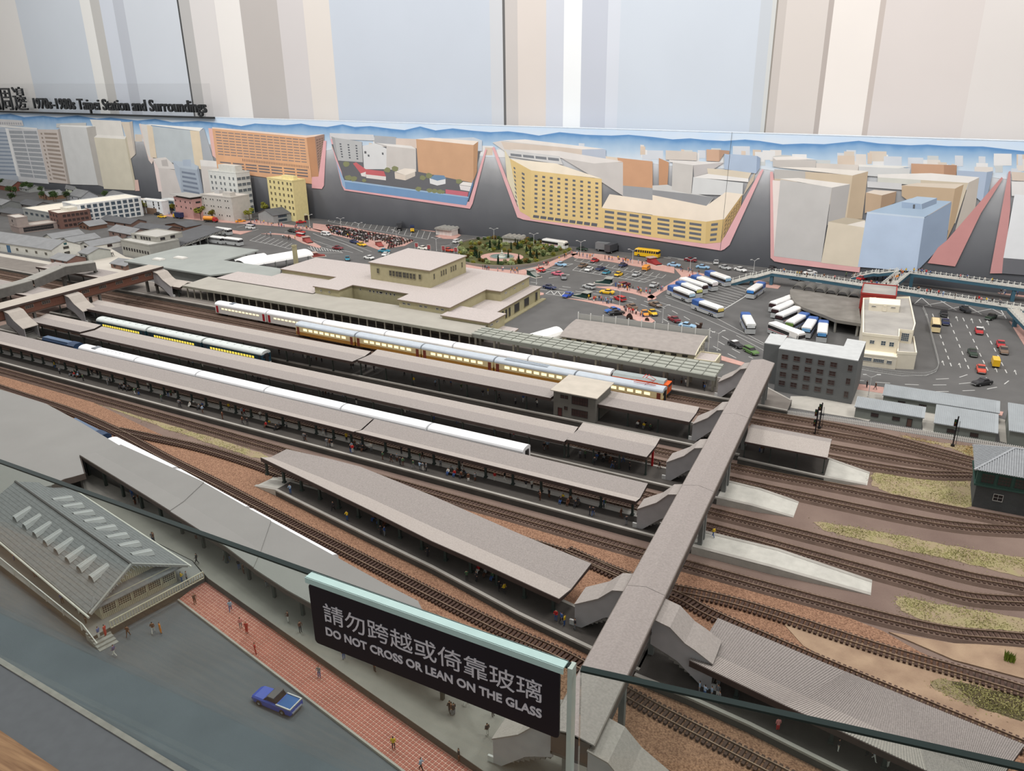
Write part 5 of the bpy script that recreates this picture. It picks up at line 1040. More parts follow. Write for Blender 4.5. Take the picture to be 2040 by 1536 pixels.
for (a, za), (b, zb) in zip(zip(gpth, (.092, .092, .094, .102, .102)), list(zip(gpth, (.092, .092, .094, .102, .102)))[1:]):
    d = Vector((b[0] - a[0], b[1] - a[1])).normalized(); n = Vector((-d.y, d.x)) * .026
    c4 = [(a[0] + n.x, a[1] + n.y), (a[0] - n.x, a[1] - n.y), (b[0] - n.x, b[1] - n.y), (b[0] + n.x, b[1] + n.y)]
    zz = (za, za, zb, zb)
    obj('roof', MB().hexa([(p[0], p[1], z - .003) for p, z in zip(c4, zz)] + [(p[0], p[1], z) for p, z in zip(c4, zz)]), mat('old_bridge_roof', (140, 138, 132), .85, .08), gb)
    for s_ in (.94, -.94):
        e0 = (a[0] - n.x * s_, a[1] - n.y * s_); e1 = (b[0] - n.x * s_, b[1] - n.y * s_)
        obj('side_wall', MB().hexa([(e0[0] - .001, e0[1], za - .034), (e0[0] + .001, e0[1], za - .034), (e1[0] + .001, e1[1], zb - .034), (e1[0] - .001, e1[1], zb - .034), (e0[0] - .001, e0[1], za - .002), (e0[0] + .001, e0[1], za - .002), (e1[0] + .001, e1[1], zb - .002), (e1[0] - .001, e1[1], zb - .002)]), mat('old_bridge_wall', (104, 102, 98), .85, .1, 60), gb)
for p in gpth: obj('pier', MB().box(p[0] - .006, p[0] + .006, p[1] - .006, p[1] + .006, 0, .062), P(90, 88, 84), gb)
canopy('pale canopy west of the brick footbridge beside the sidings', line(-3.6, -2.70, 1.650, 3, -.043), line(-3.6, -2.70, 1.742, 3, -.043), cols=.1, col_t=.12, colw=.003)
canopy('low pale canopy between the two western footbridges', line(-3.3, -2.72, 1.940, 3, -.05), line(-3.3, -2.72, 2.03, 3, -.05), z=.058, cols=.1, col_t=.12, colw=.003)
canopy('small gabled canopy joining the brick footbridge stairs to the station hall', [(-2.60, 2.095), (-2.46, 2.090)], [(-2.60, 2.175), (-2.46, 2.170)], z=.056, cols=.06, col_t=.1, colw=.003, ridge=True, drop=.010, split=.5, mn=west_roof, mf=west_roof)
# pale yards of the west
slab('yard_paving', crv([(-200, 520), (0, 505), (100, 522), (215, 492), (250, 512), (330, 528), (250, 552), (120, 545), (60, 570), (-200, 640)]), .0012, mat('pale_yard', (184, 178, 168), .9, .05, 10))
slab('sand_yard', crv([(-200, 520), (0, 520), (55, 527), (40, 536), (0, 548), (-200, 570)]), .0030, mat('sand_yellow', (206, 172, 110), .9, .08, 20))
C_ = lambda r, g, b, **k: P(r, g, b, **k)
roof_g = mat('slate_west', (128, 129, 130), .85, .08, 30, .15, 400); roof_k = mat('slate_dark', (92, 93, 95), .85, .08, 30, .15, 400)
def wins(t, W_, D_, face, us, zs, w, h, fm=frame_d, pm=pane_d, nx=2, ny=2):
    rows(t, face, W_, D_, us, zs, w, h, fm=fm, pm=pm, nx=nx, ny=ny)
t, W_, D_, h = bld3('warehouse', 'long white warehouse with a grey gabled roof and a blue door', (-120, 482), (107, 517), (168, 506), (107, 498), C_(212, 211, 203), roof_g, 'gx', .030, cat='warehouse')
wins(t, W_, D_, 'f', [W_ - .05 - i * .075 for i in range(8) if i != 4], [h * .5], .016, .012, P(150, 146, 130)); win(t, 'f', W_, D_, W_ - .345, h * .42, .030, h * .8, frame_w, P(60, 104, 140), 2, 1, 'door'); wins(t, W_, D_, 'r', [D_ * .5], [h * .4, h * .95], .028, .012, P(150, 146, 130)); win(t, 'r', W_, D_, D_ * .5, h + .016, .014, .009, frame_g, P(54, 96, 100), 1, 1)
for i, (l, c, r) in enumerate((((89, 481), (108, 486), (150, 474)), ((122, 489), (143, 494), (182, 482)), ((160, 497), (184, 502), (228, 488)))):
    t, W_, D_, h = bld3('annex_house', ('small white gabled house behind the long warehouse ridge', 'small white gabled house between two matching neighbours', 'small white gabled house with a barred side window facing the pale yard')[i], l, c, r, .026, C_(216, 214, 206), roof_g, 'gy', .018)
    win(t, 'f', W_, D_, W_ / 2, h * .75, .022, .009, frame_d, pane_d, 3, 1); win(t, 'r', W_, D_, D_ * .55, h * .6, .024, .012, frame_d, pane_b, 4, 2)
t, W_, D_, h = bld3('office_building', 'pale grey two-tier office building beside the bus shed', (246, 509), (303, 521), (346, 507), (304, 489), C_(158, 157, 150), C_(176, 174, 168)); wins(t, W_, D_, 'f', lin_(.02, W_ - .02, 10), [h * .5], .011, .013)
t2 = house('upper_office', 'upper storey with square windows set back on the two-tier office', (G(262, 508)[0], G(262, 508)[1] + .02), -.08, .19, .14, .022, C_(162, 160, 152), C_(172, 170, 164), z0=h + .0005); wins(t2, .19, .14, 'f', [.03, .075, .095, .115, .135], [.011], .012, .013); wins(t2, .19, .14, 'r', [.03, .085], [.012], .024, .012, nx=3)
for nm, lab, l, c, r, hh, wc, rc, kd, rs in (
    ('brick_house', 'brown-walled house with a low dark gabled roof beside the brick office', (158, 455), (180, 459), (224, 449), .022, (112, 84, 70), roof_g, 'gy', .02),
    ('brick_house', 'brown house with a wide grey roof and small eave windows', (218, 470), (264, 479), (296, 466), .030, (134, 112, 104), roof_g, 'gx', .022),
    ('brick_house', 'brown gabled house next to the two-tier office', (245, 492), (272, 498), (336, 480), .034, (140, 116, 106), roof_k, 'gy', .024),
    ('brick_house', 'dark-roofed long house behind the brown houses', (200, 446), (262, 455), (330, 437), .024, (120, 96, 86), roof_k, 'gx', .018),
    ('brick_house', 'dark-roofed long house along the bus shed', (268, 462), (330, 470), (392, 448), .026, (112, 90, 80), roof_k, 'gx', .016),
    ('brick_house', 'low brown house with two roof peaks near the parked trucks', (330, 455), (372, 461), (405, 447), .022, (116, 84, 70), roof_k, 'gy', .016)):
    t, W_, D_, h = bld3(nm, lab, l, c, r, hh, C_(*wc), rc, kd, rs, Dm=.10); wins(t, W_, D_, 'f', lin_(W_ * .2, W_ * .8, 3), [h * .55], .011, .010, frame_d, pane_d)
t, W_, D_, h = bld3('brick_office', 'three-storey red-brick office with a white rooftop room', (103, 451), (122, 457), (164, 446), (123, 426), C_(112, 84, 76), C_(206, 200, 188)); wins(t, W_, D_, 'f', lin_(W_ * .2, W_ * .8, 3), lin_(h * .2, h * .82, 3), .014, .012, frame_d, pane_b); wins(t, W_, D_, 'r', lin_(D_ * .18, D_ * .86, 6), lin_(h * .2, h * .82, 3), .016, .013, frame_d, pane_b)
t2 = house('rooftop_room', 'white rooftop room on the red-brick office', (G(112, 452)[0], G(112, 452)[1] + .05), -.08, .07, .10, .014, C_(214, 210, 198), C_(222, 218, 206), z0=h + .0005)
t, W_, D_, h = bld3('striped_block', 'white office block with blue-grey vertical window stripes', (132, 441), (161, 448), (246, 426), (161, 409), C_(206, 208, 208), C_(232, 226, 212))
for u in lin_(.03, D_ - .03, 10):
    for k in range(4): win(t, 'r', W_, D_, u, h * (.15 + .24 * k), .022, h * .15, P(86, 96, 106), pane_g, 1, 2)
for u in lin_(.015, D_ - .015, 11): obj('fin', MB().box(W_, W_ + .004, u - .003, u + .003, 0, h * .98), C_(222, 222, 218), t)
t, W_, D_, h = bld3('flat_wing', 'low white wing with arched bays beside the striped block', (50, 437), (104, 447), (158, 431), (104, 424), C_(150, 152, 150), C_(232, 224, 208)); wins(t, W_, D_, 'f', lin_(W_ * .12, W_ * .9, 5), [h * .62], .030, .012, frame_d, pane_g)
t, W_, D_, h = bld3('grey_terrace', 'long grey-brown building with dark windows beside the sand yard', (24, 461), (40, 466), (110, 454), .034, C_(146, 132, 126), C_(176, 168, 160)); wins(t, W_, D_, 'r', lin_(.03, D_ - .03, 9), [h * .35, h * .72], .016, .010, frame_d, pane_d)
t, W_, D_, h = bld3('stair_tower', 'square grey tower at the end of the long grey-brown building', (22, 459), (38, 465), (52, 461), (36, 435), C_(152, 140, 134), C_(190, 184, 176)); wins(t, W_, D_, 'f', [W_ / 2], [h * .4, h * .75], .012, .012, frame_d, pane_d)
for nm, lab, l, c, r, hh, wc, rc, kd, rs in (
    ('house', 'grey house with a white-walled gable among the trees', (140, 400), (164, 405), (212, 399), .040, (170, 172, 176), roof_g, 'gx', .034),
    ('house', 'grey-green house with a hipped roof beside the pink corner building', (206, 398), (232, 405), (250, 396), .034, (140, 146, 138), roof_g, 'hip', .03),
    ('house', 'red-brown house with a wide grey roof at the far street', (-20, 374), (24, 382), (70, 371), .036, (118, 74, 62), roof_g, 'gx', .034),
    ('house', 'grey cottage with a sloping roof beside the red-brown house', (38, 380), (58, 384), (76, 377), .026, (150, 152, 150), roof_g, 'gx', .02),
    ('house', 'small brown cottage among green trees', (78, 395), (98, 399), (126, 388), .026, (128, 100, 80), roof_g, 'gy', .026),
    ('house', 'small green-walled house with a pale flat roof', (114, 377), (124, 380), (140, 373), .036, (72, 110, 98), C_(222, 218, 180), 'flat', 0),
    ('house', 'pale yellow-green house under the cream tower', (132, 382), (150, 386), (176, 379), .030, (196, 204, 180), roof_g, 'gx', .018),
    ('house', 'open white pavilion roof under the cream tower', (160, 378), (182, 381), (200, 376), .036, (196, 194, 186), C_(216, 210, 200), 'flat', 0),
    ('house', 'grey gabled house at the edge of the street of trees', (-30, 420), (8, 428), (20, 412), .06, (120, 122, 120), roof_g, 'gx', .02),
    ('house', 'dark-roofed long house in front of the green trees', (38, 412), (70, 418), (112, 405), .022, (120, 114, 110), roof_k, 'gx', .02),
    ('house', 'dark hipped roof beside the flat white wing', (-10, 428), (38, 436), (60, 424), .024, (110, 104, 100), roof_k, 'hip', .022),
    ('house', 'grey cottage with brown gable beside the cranked footbridge', (102, 523), (135, 529), (160, 520), .020, (120, 92, 84), roof_g, 'gx', .016),
    ('house', 'pale grey house with a small square tower room beside the pale yard', (160, 517), (178, 521), (212, 510), .034, (176, 178, 172), roof_g, 'gx', .018),
    ('house', 'low grey house with brown end wall beside the market roof', (222, 534), (252, 540), (272, 531), .022, (132, 104, 92), roof_g, 'gx', .014)):
    t, W_, D_, h = bld3(nm, lab, l, c, r, hh, C_(*wc), rc if not isinstance(rc, tuple) else C_(*rc), kd, rs, Dm=.11); wins(t, W_, D_, 'f', lin_(W_ * .25, W_ * .75, 2), [h * .6], .012, .009, frame_d, pane_d)
# street-front buildings
t, W_, D_, h = bld3('corner_building', 'pink corner building with an open roof canopy beside the white shop', (244, 419), (282, 425), (302, 417), .062, C_(196, 158, 150), C_(206, 186, 178), Dm=.05); wins(t, W_, D_, 'f', lin_(.02, W_ - .02, 4), lin_(h * .25, h * .85, 3), .010, .010); obj('roof_canopy', MB().box(.01, W_ - .01, .0, D_ * .8, h + .020, h + .023), C_(216, 206, 196), t); [obj('post', MB().box(x - .002, x + .002, .006, .010, h, h + .021), steel_s, t) for x in (.02, W_ - .02)]
t, W_, D_, h = bld3('white_shop', 'white shop building with small dark windows and a brown entrance bay', (282, 424), (326, 429), (338, 421), .082, C_(222, 224, 226), C_(226, 222, 214), Dm=.05); wins(t, W_, D_, 'f', [.025, .06, .13, W_ - .03], [h * .5, h * .72, h * .9], .009, .012); obj('entrance_bay', MB().box(W_ * .30, W_ * .72, -.006, 0, 0, h * .45), C_(122, 100, 84), t); wins(t, W_, D_, 'l', [D_ / 2], lin_(h * .3, h * .9, 3), .05, .014, P(120, 150, 152), pane_g, 1, 1)
t, W_, D_, h = bld3('teal_shop', 'grey building with teal window bands between the white shop and the pink house', (326, 422), (352, 426), (372, 419), .078, C_(200, 204, 204), C_(206, 208, 206), Dm=.05); wins(t, W_, D_, 'f', [W_ / 2], lin_(h * .3, h * .85, 3), W_ * .8, .014, P(96, 130, 130), pane_g, 1, 1)
t, W_, D_, h = bld3('pink_house', 'pink building under a wide overhanging grey roof', (352, 430), (387, 437), (408, 426), (385, 399), C_(188, 146, 140), C_(176, 160, 150), Dm=.08); wins(t, W_, D_, 'f', lin_(.018, W_ - .018, 4), [h * .55, h * .85], .009, .009); wins(t, W_, D_, 'r', lin_(.03, D_ - .03, 3), [h * .55, h * .85], .009, .009); obj('overhang_roof', MB().box(-.014, W_ + .014, -.014, D_ + .01, h + .016, h + .019), C_(170, 168, 164), t); obj('attic', MB().box(.012, W_ - .012, .01, D_ - .01, h, h + .016), C_(110, 100, 94), t)
t, W_, D_, h = bld3('long_office', 'long pale grey office with three rows of tiny windows', (406, 434), (467, 442), (510, 430), (465, 394), C_(190, 186, 180), C_(206, 200, 192), Dm=.13); wins(t, W_, D_, 'f', [W_ * f for f in (.09, .17, .32, .40, .55, .63, .80, .88)], [h * .22, h * .56, h * .84], .010, .009, frame_w, pane_d, 1, 1); t2 = None; obj('rooftop_room', MB().box(W_ * .62, W_ * .86, D_ * .2, D_ * .5, h, h + .022), C_(186, 182, 176), t); obj('rooftop_room', MB().box(W_ * .14, W_ * .30, D_ * .55, D_ * .8, h, h + .020), C_(176, 176, 176), t)
for u in (.28,): win(t, 'f', W_, D_, W_ * u, h * .2, .016, .020, frame_g, P(60, 90, 92), 1, 1, 'door')
t, W_, D_, h = bld3('white_tower', 'tall white office tower with paired windows behind the long pale office', (426, 421), (481, 429), (527, 421), (473, 345), C_(210, 212, 208), C_(214, 214, 206)); wins(t, W_, D_, 'f', [W_ * f for f in (.10, .24, .42, .56, .75, .89)], [h * f for f in (.30, .44, .58, .72, .86)], .015, .017, frame_w, pane_g); wins(t, W_, D_, 'r', [D_ * f for f in (.17, .5, .83)], [h * f for f in (.16, .30, .44, .58, .72, .86)], D_ * .28, .017, frame_w, pane_g, 5, 2); obj('rooftop_room', MB().box(W_ * .35, W_ * .95, D_ * .1, D_ * .6, h, h + .040), C_(206, 206, 200), t); wins(t, W_, D_, 'r', [D_ / 2], [h * .05], D_ * .9, .02, frame_g, P(56, 84, 86), 3, 1)
t, W_, D_, h = bld3('yellow_tower', 'pale yellow six-storey tower with a blank side wall', (541, 433), (591, 442), (627, 434), (587, 361), C_(222, 208, 152), C_(226, 214, 164)); wins(t, W_, D_, 'f', [W_ * f for f in (.12, .28, .46, .62, .80, .93)], [h * f for f in (.18, .33, .48, .63, .78, .92)], .015, .016, C_(206, 194, 146), pane_d); obj('rooftop_room', MB().box(W_ * .45, W_ * .9, D_ * .3, D_ * .6, h, h + .022), C_(226, 212, 158), t); win(t, 'r', W_, D_, D_ * .75, .014, .024, .026, frame_d, pane_b, 1, 1, 'door')
t, W_, D_, h = bld3('stone_house', 'small grey gabled house in front of the yellow tower', (516, 440), (546, 446), (584, 440), (545, 430), C_(146, 150, 150), roof_k, 'gy', .026, Dm=.12); wins(t, W_, D_, 'r', lin_(.04, D_ - .04, 4), [h * .3, h * .8], .016, .012, frame_d, pane_g)
# bus shed with dark roof on trusses
bsd = thing('bus_shed', 'dark sloping roof on open trusses above the parked coaches', 'shed', (*G(370, 470)[:2], 0))
rp_ = crv([(309, 478), (350, 492), (447, 457), (405, 448)], .044)
obj('roof', MB().prism(rp_, .042, .045), roof_k, bsd)
ex = [lerp(rp_[1], rp_[2], i / 13) for i in range(14)]
obj('truss_chord', MB().bar((*rp_[1], .034), (*rp_[2], .034), .002), P(170, 168, 162), bsd)
for i in range(13): obj('truss_web', MB().bar((*ex[i], .034), (*ex[i + 1], .042), .0016).bar((*ex[i], .042), (*ex[i + 1], .034), .0016), P(170, 168, 162), bsd)
for i in range(0, 14, 2): obj('post', MB().box(ex[i][0] - .002, ex[i][0] + .002, ex[i][1] - .002, ex[i][1] + .002, 0, .042), steel_s, bsd)
# ================================================================ PLAZA
pinkm = mat('pink_paving', (186, 148, 138), .9, .08, 60, .15, 600); linem = mat('road_paint', (190, 190, 187), .8, .05)
M3, M4, M5, M6, M7, M8 = (0, 440, 6.0), (330, 440, 6.0), (640, 400, 6.0), (960, 430, 6.0), (1300, 480, 6.0), (1640, 500, 5.1)
def pave(R, *pts): return slab('pavement', crv(q(*R, *pts)), .0015, pinkm)
pave(R2, (950, 1098), (1080, 1122), (1260, 1135), (1400, 1105), (1540, 1040), (1610, 1035), (1450, 1112), (1385, 1145), (1320, 1170), (1180, 1155), (950, 1128))
pave(M6, (1020, 425), (1450, 465), (1760, 520), (2040, 570), (2300, 615), (2300, 690), (2040, 640), (1500, 545), (1110, 505))
pave(M7, (260, 330), (560, 385), (650, 405), (560, 440), (420, 475), (130, 605), (0, 695), (-60, 720), (-60, 670), (60, 600), (330, 440), (340, 420))
pave(M6, (1330, 850), (1560, 848), (1800, 875), (2040, 950), (2090, 985), (2060, 1005), (1800, 930), (1560, 885))
pave(M6, (1000, 985), (1260, 1012), (1450, 1030), (1700, 1085), (1960, 1180), (2070, 1260), (2000, 1300), (1900, 1275), (1700, 1195), (1500, 1085), (1260, 1032))
pave(M6, (680, 915), (740, 925), (740, 945), (680, 955))
pave(M5, (-100, 270), (60, 290), (300, 305), (600, 370), (900, 420), (1110, 480), (1000, 540), (800, 570), (690, 590), (560, 540), (450, 490), (350, 460), (120, 405), (-100, 340))
pave(M5, (1360, 425), (1480, 390), (1620, 380), (1670, 415), (1600, 460), (1460, 455))
pave(M5, (720, 262), (1000, 290), (1380, 345), (1360, 375), (1000, 318), (760, 278))
pave(Q2, (-60, 1070), (240, 1105), (600, 1155), (1000, 1205), (1300, 1195), (1900, 1285), (2060, 1320), (2060, 1345), (1700, 1280), (1250, 1245), (850, 1220), (400, 1175), (-60, 1110))
pave(M4, (1140, 155), (1400, 172), (1540, 220), (1640, 270), (1840, 330), (1860, 310), (1660, 195), (1500, 168), (1300, 150))
pave(M4, (690, 95), (880, 125), (1040, 120), (900, 165), (800, 150))
pave((1640, 740, 5.1), (318, 125), (615, 165), (610, 228), (310, 182)); pave((1640, 740, 5.1), (1755, 405), (1830, 415), (1815, 455), (1750, 440))
pave(M8, (1890, 715), (1990, 755), (2120, 800), (2120, 1100), (2040, 960)); pave(M8, (860, 235), (960, 170), (1240, 220), (1205, 300), (1190, 350), (1000, 315), (860, 260)); pave(M8, (1680, 285), (1830, 285), (2120, 420), (2120, 480), (1800, 440), (1700, 390))
pave(M7, (1420, 225), (1560, 275), (2040, 345), (2300, 385), (2300, 350), (2040, 310), (1500, 230)); pave(M7, (1130, 465), (1300, 480), (1530, 540), (1500, 575), (1350, 555), (1180, 505)); pave(M7, (820, 1375), (1100, 1460), (1080, 1500), (820, 1430))
slab('pavement', crv([(1575, 790), (1610, 790), (1725, 812), (1720, 835), (1690, 832), (1570, 812)]), .0012, mat('pale_pavement', (170, 166, 158), .9, .05)); slab('pavement', crv([(1700, 775), (1765, 785), (1760, 820), (1730, 840), (1690, 830)]), .0011, mat('pale_pavement', (170, 166, 158))); slab('pavement', crv([(1835, 800), (1868, 806), (1860, 862), (1838, 858)]), .0012, mat('pale_pavement', (170, 166, 158))); slab('pavement', crv([(1985, 832), (2005, 838), (2010, 885), (1992, 880)]), .0012, mat('pale_pavement', (170, 166, 158)))
# tiled footway in the foreground: red tiles with pale joints
tf = obj('tiled_footway', MB().prism([(-.999, .742), (-1.006, .800), (-.20, .610), (-.22, .552)], -.004, .0032), mat('tile_joint', (212, 176, 162), .9, .05), kind='structure')
tm_ = [mat('tile_red', (158, 96, 84), .85, .12, 40), mat('tile_red_pale', (168, 108, 94), .85, .12, 40)]
tme = [MB().box(-.0023, .0023, -.0023, .0023, 0, .0006).mesh('paving_tile', m_) for m_ in tm_]
tl = MB(); cnt = 0; NX, NY = 138, 10
for i in range(NX):
    for j in range(NY):
        u, v = (i + .5) / NX, (j + .5) / NY
        p = lerp(lerp((-.999, .742), (-.22, .552), u), lerp((-1.006, .800), (-.20, .610), u), v); a = math.atan2(-.190, .79)
        if i < 30: o = inst('paving_tile', tme[random.random() < .3], tf, (p[0] - tf.location.x, p[1] - tf.location.y, .0031 - tf.location.z), a)
        else:
            c_, s_ = math.cos(a), math.sin(a); tl.add([(p[0] + x * c_ - y * s_, p[1] + x * s_ + y * c_, z) for z in (.0031, .0039) for x, y in ((-.0023, -.0023), (.0023, -.0023), (.0023, .0023), (-.0023, .0023))], [(4, 5, 6, 7), (0, 1, 5, 4), (1, 2, 6, 5), (2, 3, 7, 6), (3, 0, 4, 7)])
obj('paving_tiles', tl, tm_[0], tf, kind='stuff')
obj('kerb', MB().bar((-.999, .7405, .0025), (-.22, .5505, .0025), .003, .005), concrete, tf)
# ---- road paint
LW = .0022
def seg(mb, R, *pts, w=LW):
    P_ = crv(q(*R, *pts))
    for a, b in zip(P_, P_[1:]): mb.bar((a[0], a[1], .0004), (b[0], b[1], .0004), w, .0008)
def hatch(mb, R, a0, a1, b0, b1, n, w=LW):
    for i in range(n): seg(mb, R, lerp(a0, b0, i / (n - 1)), lerp(a1, b1, i / (n - 1)), w=w)
def dashes(mb, R, a, b, n, fr_=.5, w=LW):
    for i in range(n): seg(mb, R, lerp(a, b, i / n), lerp(a, b, (i + fr_) / n), w=w)
mb = MB()
hatch(mb, M5, (115, 205), (80, 245), (1305, 375), (1272, 462), 18); seg(mb, M5, (80, 245), (420, 318), (900, 400), (1272, 462), w=.0014)
hatch(mb, M4, (1140, 165), (1005, 235), (1565, 285), (1480, 335), 9); seg(mb, M4, (1005, 235), (1260, 280), (1480, 335)); hatch(mb, M4, (1730, 305), (1760, 355), (2090, 360), (2100, 370), 12, .0026); seg(mb, M4, (1700, 320), (1830, 382), (2120, 382), (1760, 290))
obj('road_marking', mb, linem, kind='structure'); mb = MB()
hatch(mb, M6, (1145, 510), (1105, 535), (2200, 705), (2150, 745), 15, .0016); seg(mb, M6, (1105, 535), (2150, 745), w=.0016)
hatch(mb, M6, (1150, 600), (1085, 650), (2090, 742), (1945, 795), 12, .0018); seg(mb, M6, (1085, 650), (1945, 795)); seg(mb, M6, (1120, 625), (2010, 768), w=.0012)
hatch(mb, M6, (985, 570), (1090, 574), (600, 680), (735, 690), 6, .0016); seg(mb, M6, (1090, 574), (735, 690)); seg(mb, M6, (800, 745), (1050, 705), (960, 690))
for a, b in (((580, 792), (665, 803)), ((770, 820), (860, 830)), ((960, 845), (1060, 858)), ((690, 878), (780, 888)), ((920, 872), (1020, 885)), ((1170, 868), (1240, 880)), ((1120, 900), (1200, 912)), ((1370, 902), (1450, 915)), ((1330, 930), (1430, 945)), ((1300, 965), (1390, 980)), ((1490, 1000), (1580, 1020)), ((1530, 965), (1600, 985)), ((1720, 1015), (1810, 1035)), ((1760, 975), (1845, 998)), ((1900, 1060), (1985, 1090)), ((1940, 1020), (2030, 1050)), ((1110, 325), (1180, 332))): seg(mb, M6, a, b)
seg(mb, M6, (765, 932), (825, 895), (862, 942), (905, 900), (950, 958), (1000, 910), w=.003); seg(mb, M6, (765, 932), (960, 960)); seg(mb, M6, (825, 895), (1010, 915))
obj('road_marking', mb, linem, kind='structure'); mb = MB()
for a, b in (((85, 785), (150, 808)), ((30, 818), (105, 850)), ((185, 885), (245, 915)), ((235, 835), (300, 872)), ((130, 935), (190, 970)), ((330, 960), (390, 995)), ((375, 905), (445, 945)), ((515, 980), (570, 1008)), ((640, 1120), (700, 1158)), ((665, 1060), (745, 1100)), ((830, 1140), (910, 1185)), ((780, 1200), (860, 1245)), ((725, 1260), (815, 1308)), ((950, 1290), (1045, 1340)), ((900, 1350), (1000, 1402)), ((1040, 1255), (1080, 1275)), ((1150, 1385), (1200, 1405))): seg(mb, M7, a, b)
seg(mb, M7, (0, 705), (300, 805), (560, 900), (1000, 1100), (1330, 1245), w=.0012); seg(mb, M7, (160, 670), (480, 790), (700, 890), (1000, 1050), (1330, 1225), w=.0014); seg(mb, M7, (1000, 1130), (1330, 1310), w=.0012)
hatch(mb, M7, (900, 495), (1170, 585), (150, 650), (860, 820), 11, .0016); seg(mb, M7, (1170, 600), (1100, 670), (835, 830), w=.004)
dashes(mb, M7, (-300, 90), (1450, 330), 11); dashes(mb, M7, (-200, 160), (1300, 340), 9); seg(mb, M7, (60, 170), (760, 285), (1250, 370), w=.0014); dashes(mb, M7, (280, 140), (1500, 300), 6, .3); dashes(mb, M7, (1500, 430), (2100, 520), 4)
obj('road_marking', mb, linem, kind='structure'); mb = MB()
for a, b, n in (((1110, 640), (1315, 1210), 8), ((1262, 665), (1495, 1235), 8), ((1418, 680), (1690, 1255), 8), ((1585, 695), (1885, 1280), 8)): dashes(mb, M8, a, b, n, .48, .0028)
for s_ in (((925, 540), (1000, 475), (1100, 565)), ((1030, 555), (1250, 515)), ((1190, 505), (1355, 605)), ((1260, 595), (1485, 548)), ((1440, 545), (1610, 645)), ((1505, 630), (1730, 585)), ((1700, 580), (1850, 660)), ((1740, 665), (1830, 655)), ((1805, 600), (1860, 690)), ((925, 540), (1860, 690))): seg(mb, M8, *s_, w=.003)
for a, b in (((1145, 1305), (1275, 1298)), ((1385, 1285), (1465, 1258)), ((1620, 1308), (1660, 1288)), ((1840, 1355), (1885, 1320)), ((1115, 1363), (1250, 1362)), ((1380, 1352), (1495, 1340)), ((1665, 1405), (1765, 1385)), ((1415, 1423), (1540, 1418)), ((1145, 1430), (1275, 1430)), ((830, 1357), (970, 1362)), ((530, 1335), (680, 1345)), ((330, 1315), (415, 1320)), ((1240, 300), (1430, 345)), ((1430, 345), (1440, 310)), ((1255, 290), (1270, 330)), ((1380, 310), (1390, 330)), ((1480, 320), (1470, 340)), ((1600, 330), (1620, 362)), ((1550, 325), (1565, 345)), ((1295, 305), (1300, 325))): seg(mb, M8, a, b, w=.0026)
for x, y in ((1050, 660), (1355, 690), (1510, 710), (1670, 730), (1215, 1140), (1385, 1165), (1755, 1210), (1950, 1235)):
    seg(mb, M8, (x + 12, y + 24), (x, y - 12), w=.0018); P_ = crv(q(*M8, (x - 16, y - 4), (x + 12, y - 10), (x - 6, y - 26))); mb.prism(P_, .0002, .0008)
seg(mb, M8, (345, 1195), (560, 1235), (800, 1270), (1040, 1270), (1150, 1225), w=.0014)
obj('road_marking', mb, linem, kind='structure'); mb = MB()
seg(mb, M5, (-100, 390), (0, 430), (270, 515), (500, 615), w=.0022); seg(mb, M5, (-60, 360), (130, 430), (600, 610), w=.0012); seg(mb, M5, (60, 545), (380, 622), w=.0012); seg(mb, M5, (-100, 470), (240, 585), w=.0014)
for a, b in (((1540, 510), (1690, 470)), ((1690, 545), (1760, 525)), ((1730, 495), (1820, 450)), ((1480, 540), (1560, 525)), ((1760, 400), (2000, 440)), ((1800, 390), (1850, 415)), ((1950, 400), (2020, 445)), ((1840, 460), (1900, 440))): seg(mb, M5, a, b)
seg(mb, M4, (850, 75), (1000, 45)); seg(mb, M4, (900, 160), (1110, 100)); seg(mb, M4, (1420, 135), (1480, 125)); seg(mb, M6, (30, 225), (110, 265), w=.003); seg(mb, M6, (190, 240), (240, 260), w=.003); seg(mb, M6, (540, 275), (650, 340), w=.003); seg(mb, M6, (670, 285), (730, 310), w=.003); seg(mb, M6, (0, 235), (720, 320), w=.0014)
obj('road_marking', mb, linem, kind='structure')
# kerbed reservation round the terminal with low railings
kp = spline(crv(q(*M8, (1010, 590), (1055, 700), (1110, 920), (1160, 1120), (1165, 1190), (1120, 1250), (1000, 1275), (760, 1260), (560, 1230), (350, 1195))), 6)
rlg = thing('street_railing', 'low wire railing curving round the ivory terminal', 'railing', (*kp[len(kp) // 2], 0))
for z in (.004, .011): obj('rail', ribbon(MB(), kp, .0008, z, z + .0008), P(170, 170, 168), rlg)
for p in resample(kp, .012): obj('post', MB().box(p[0] - .0004, p[0] + .0004, p[1] - .0004, p[1] + .0004, 0, .0118), P(170, 170, 168), rlg)
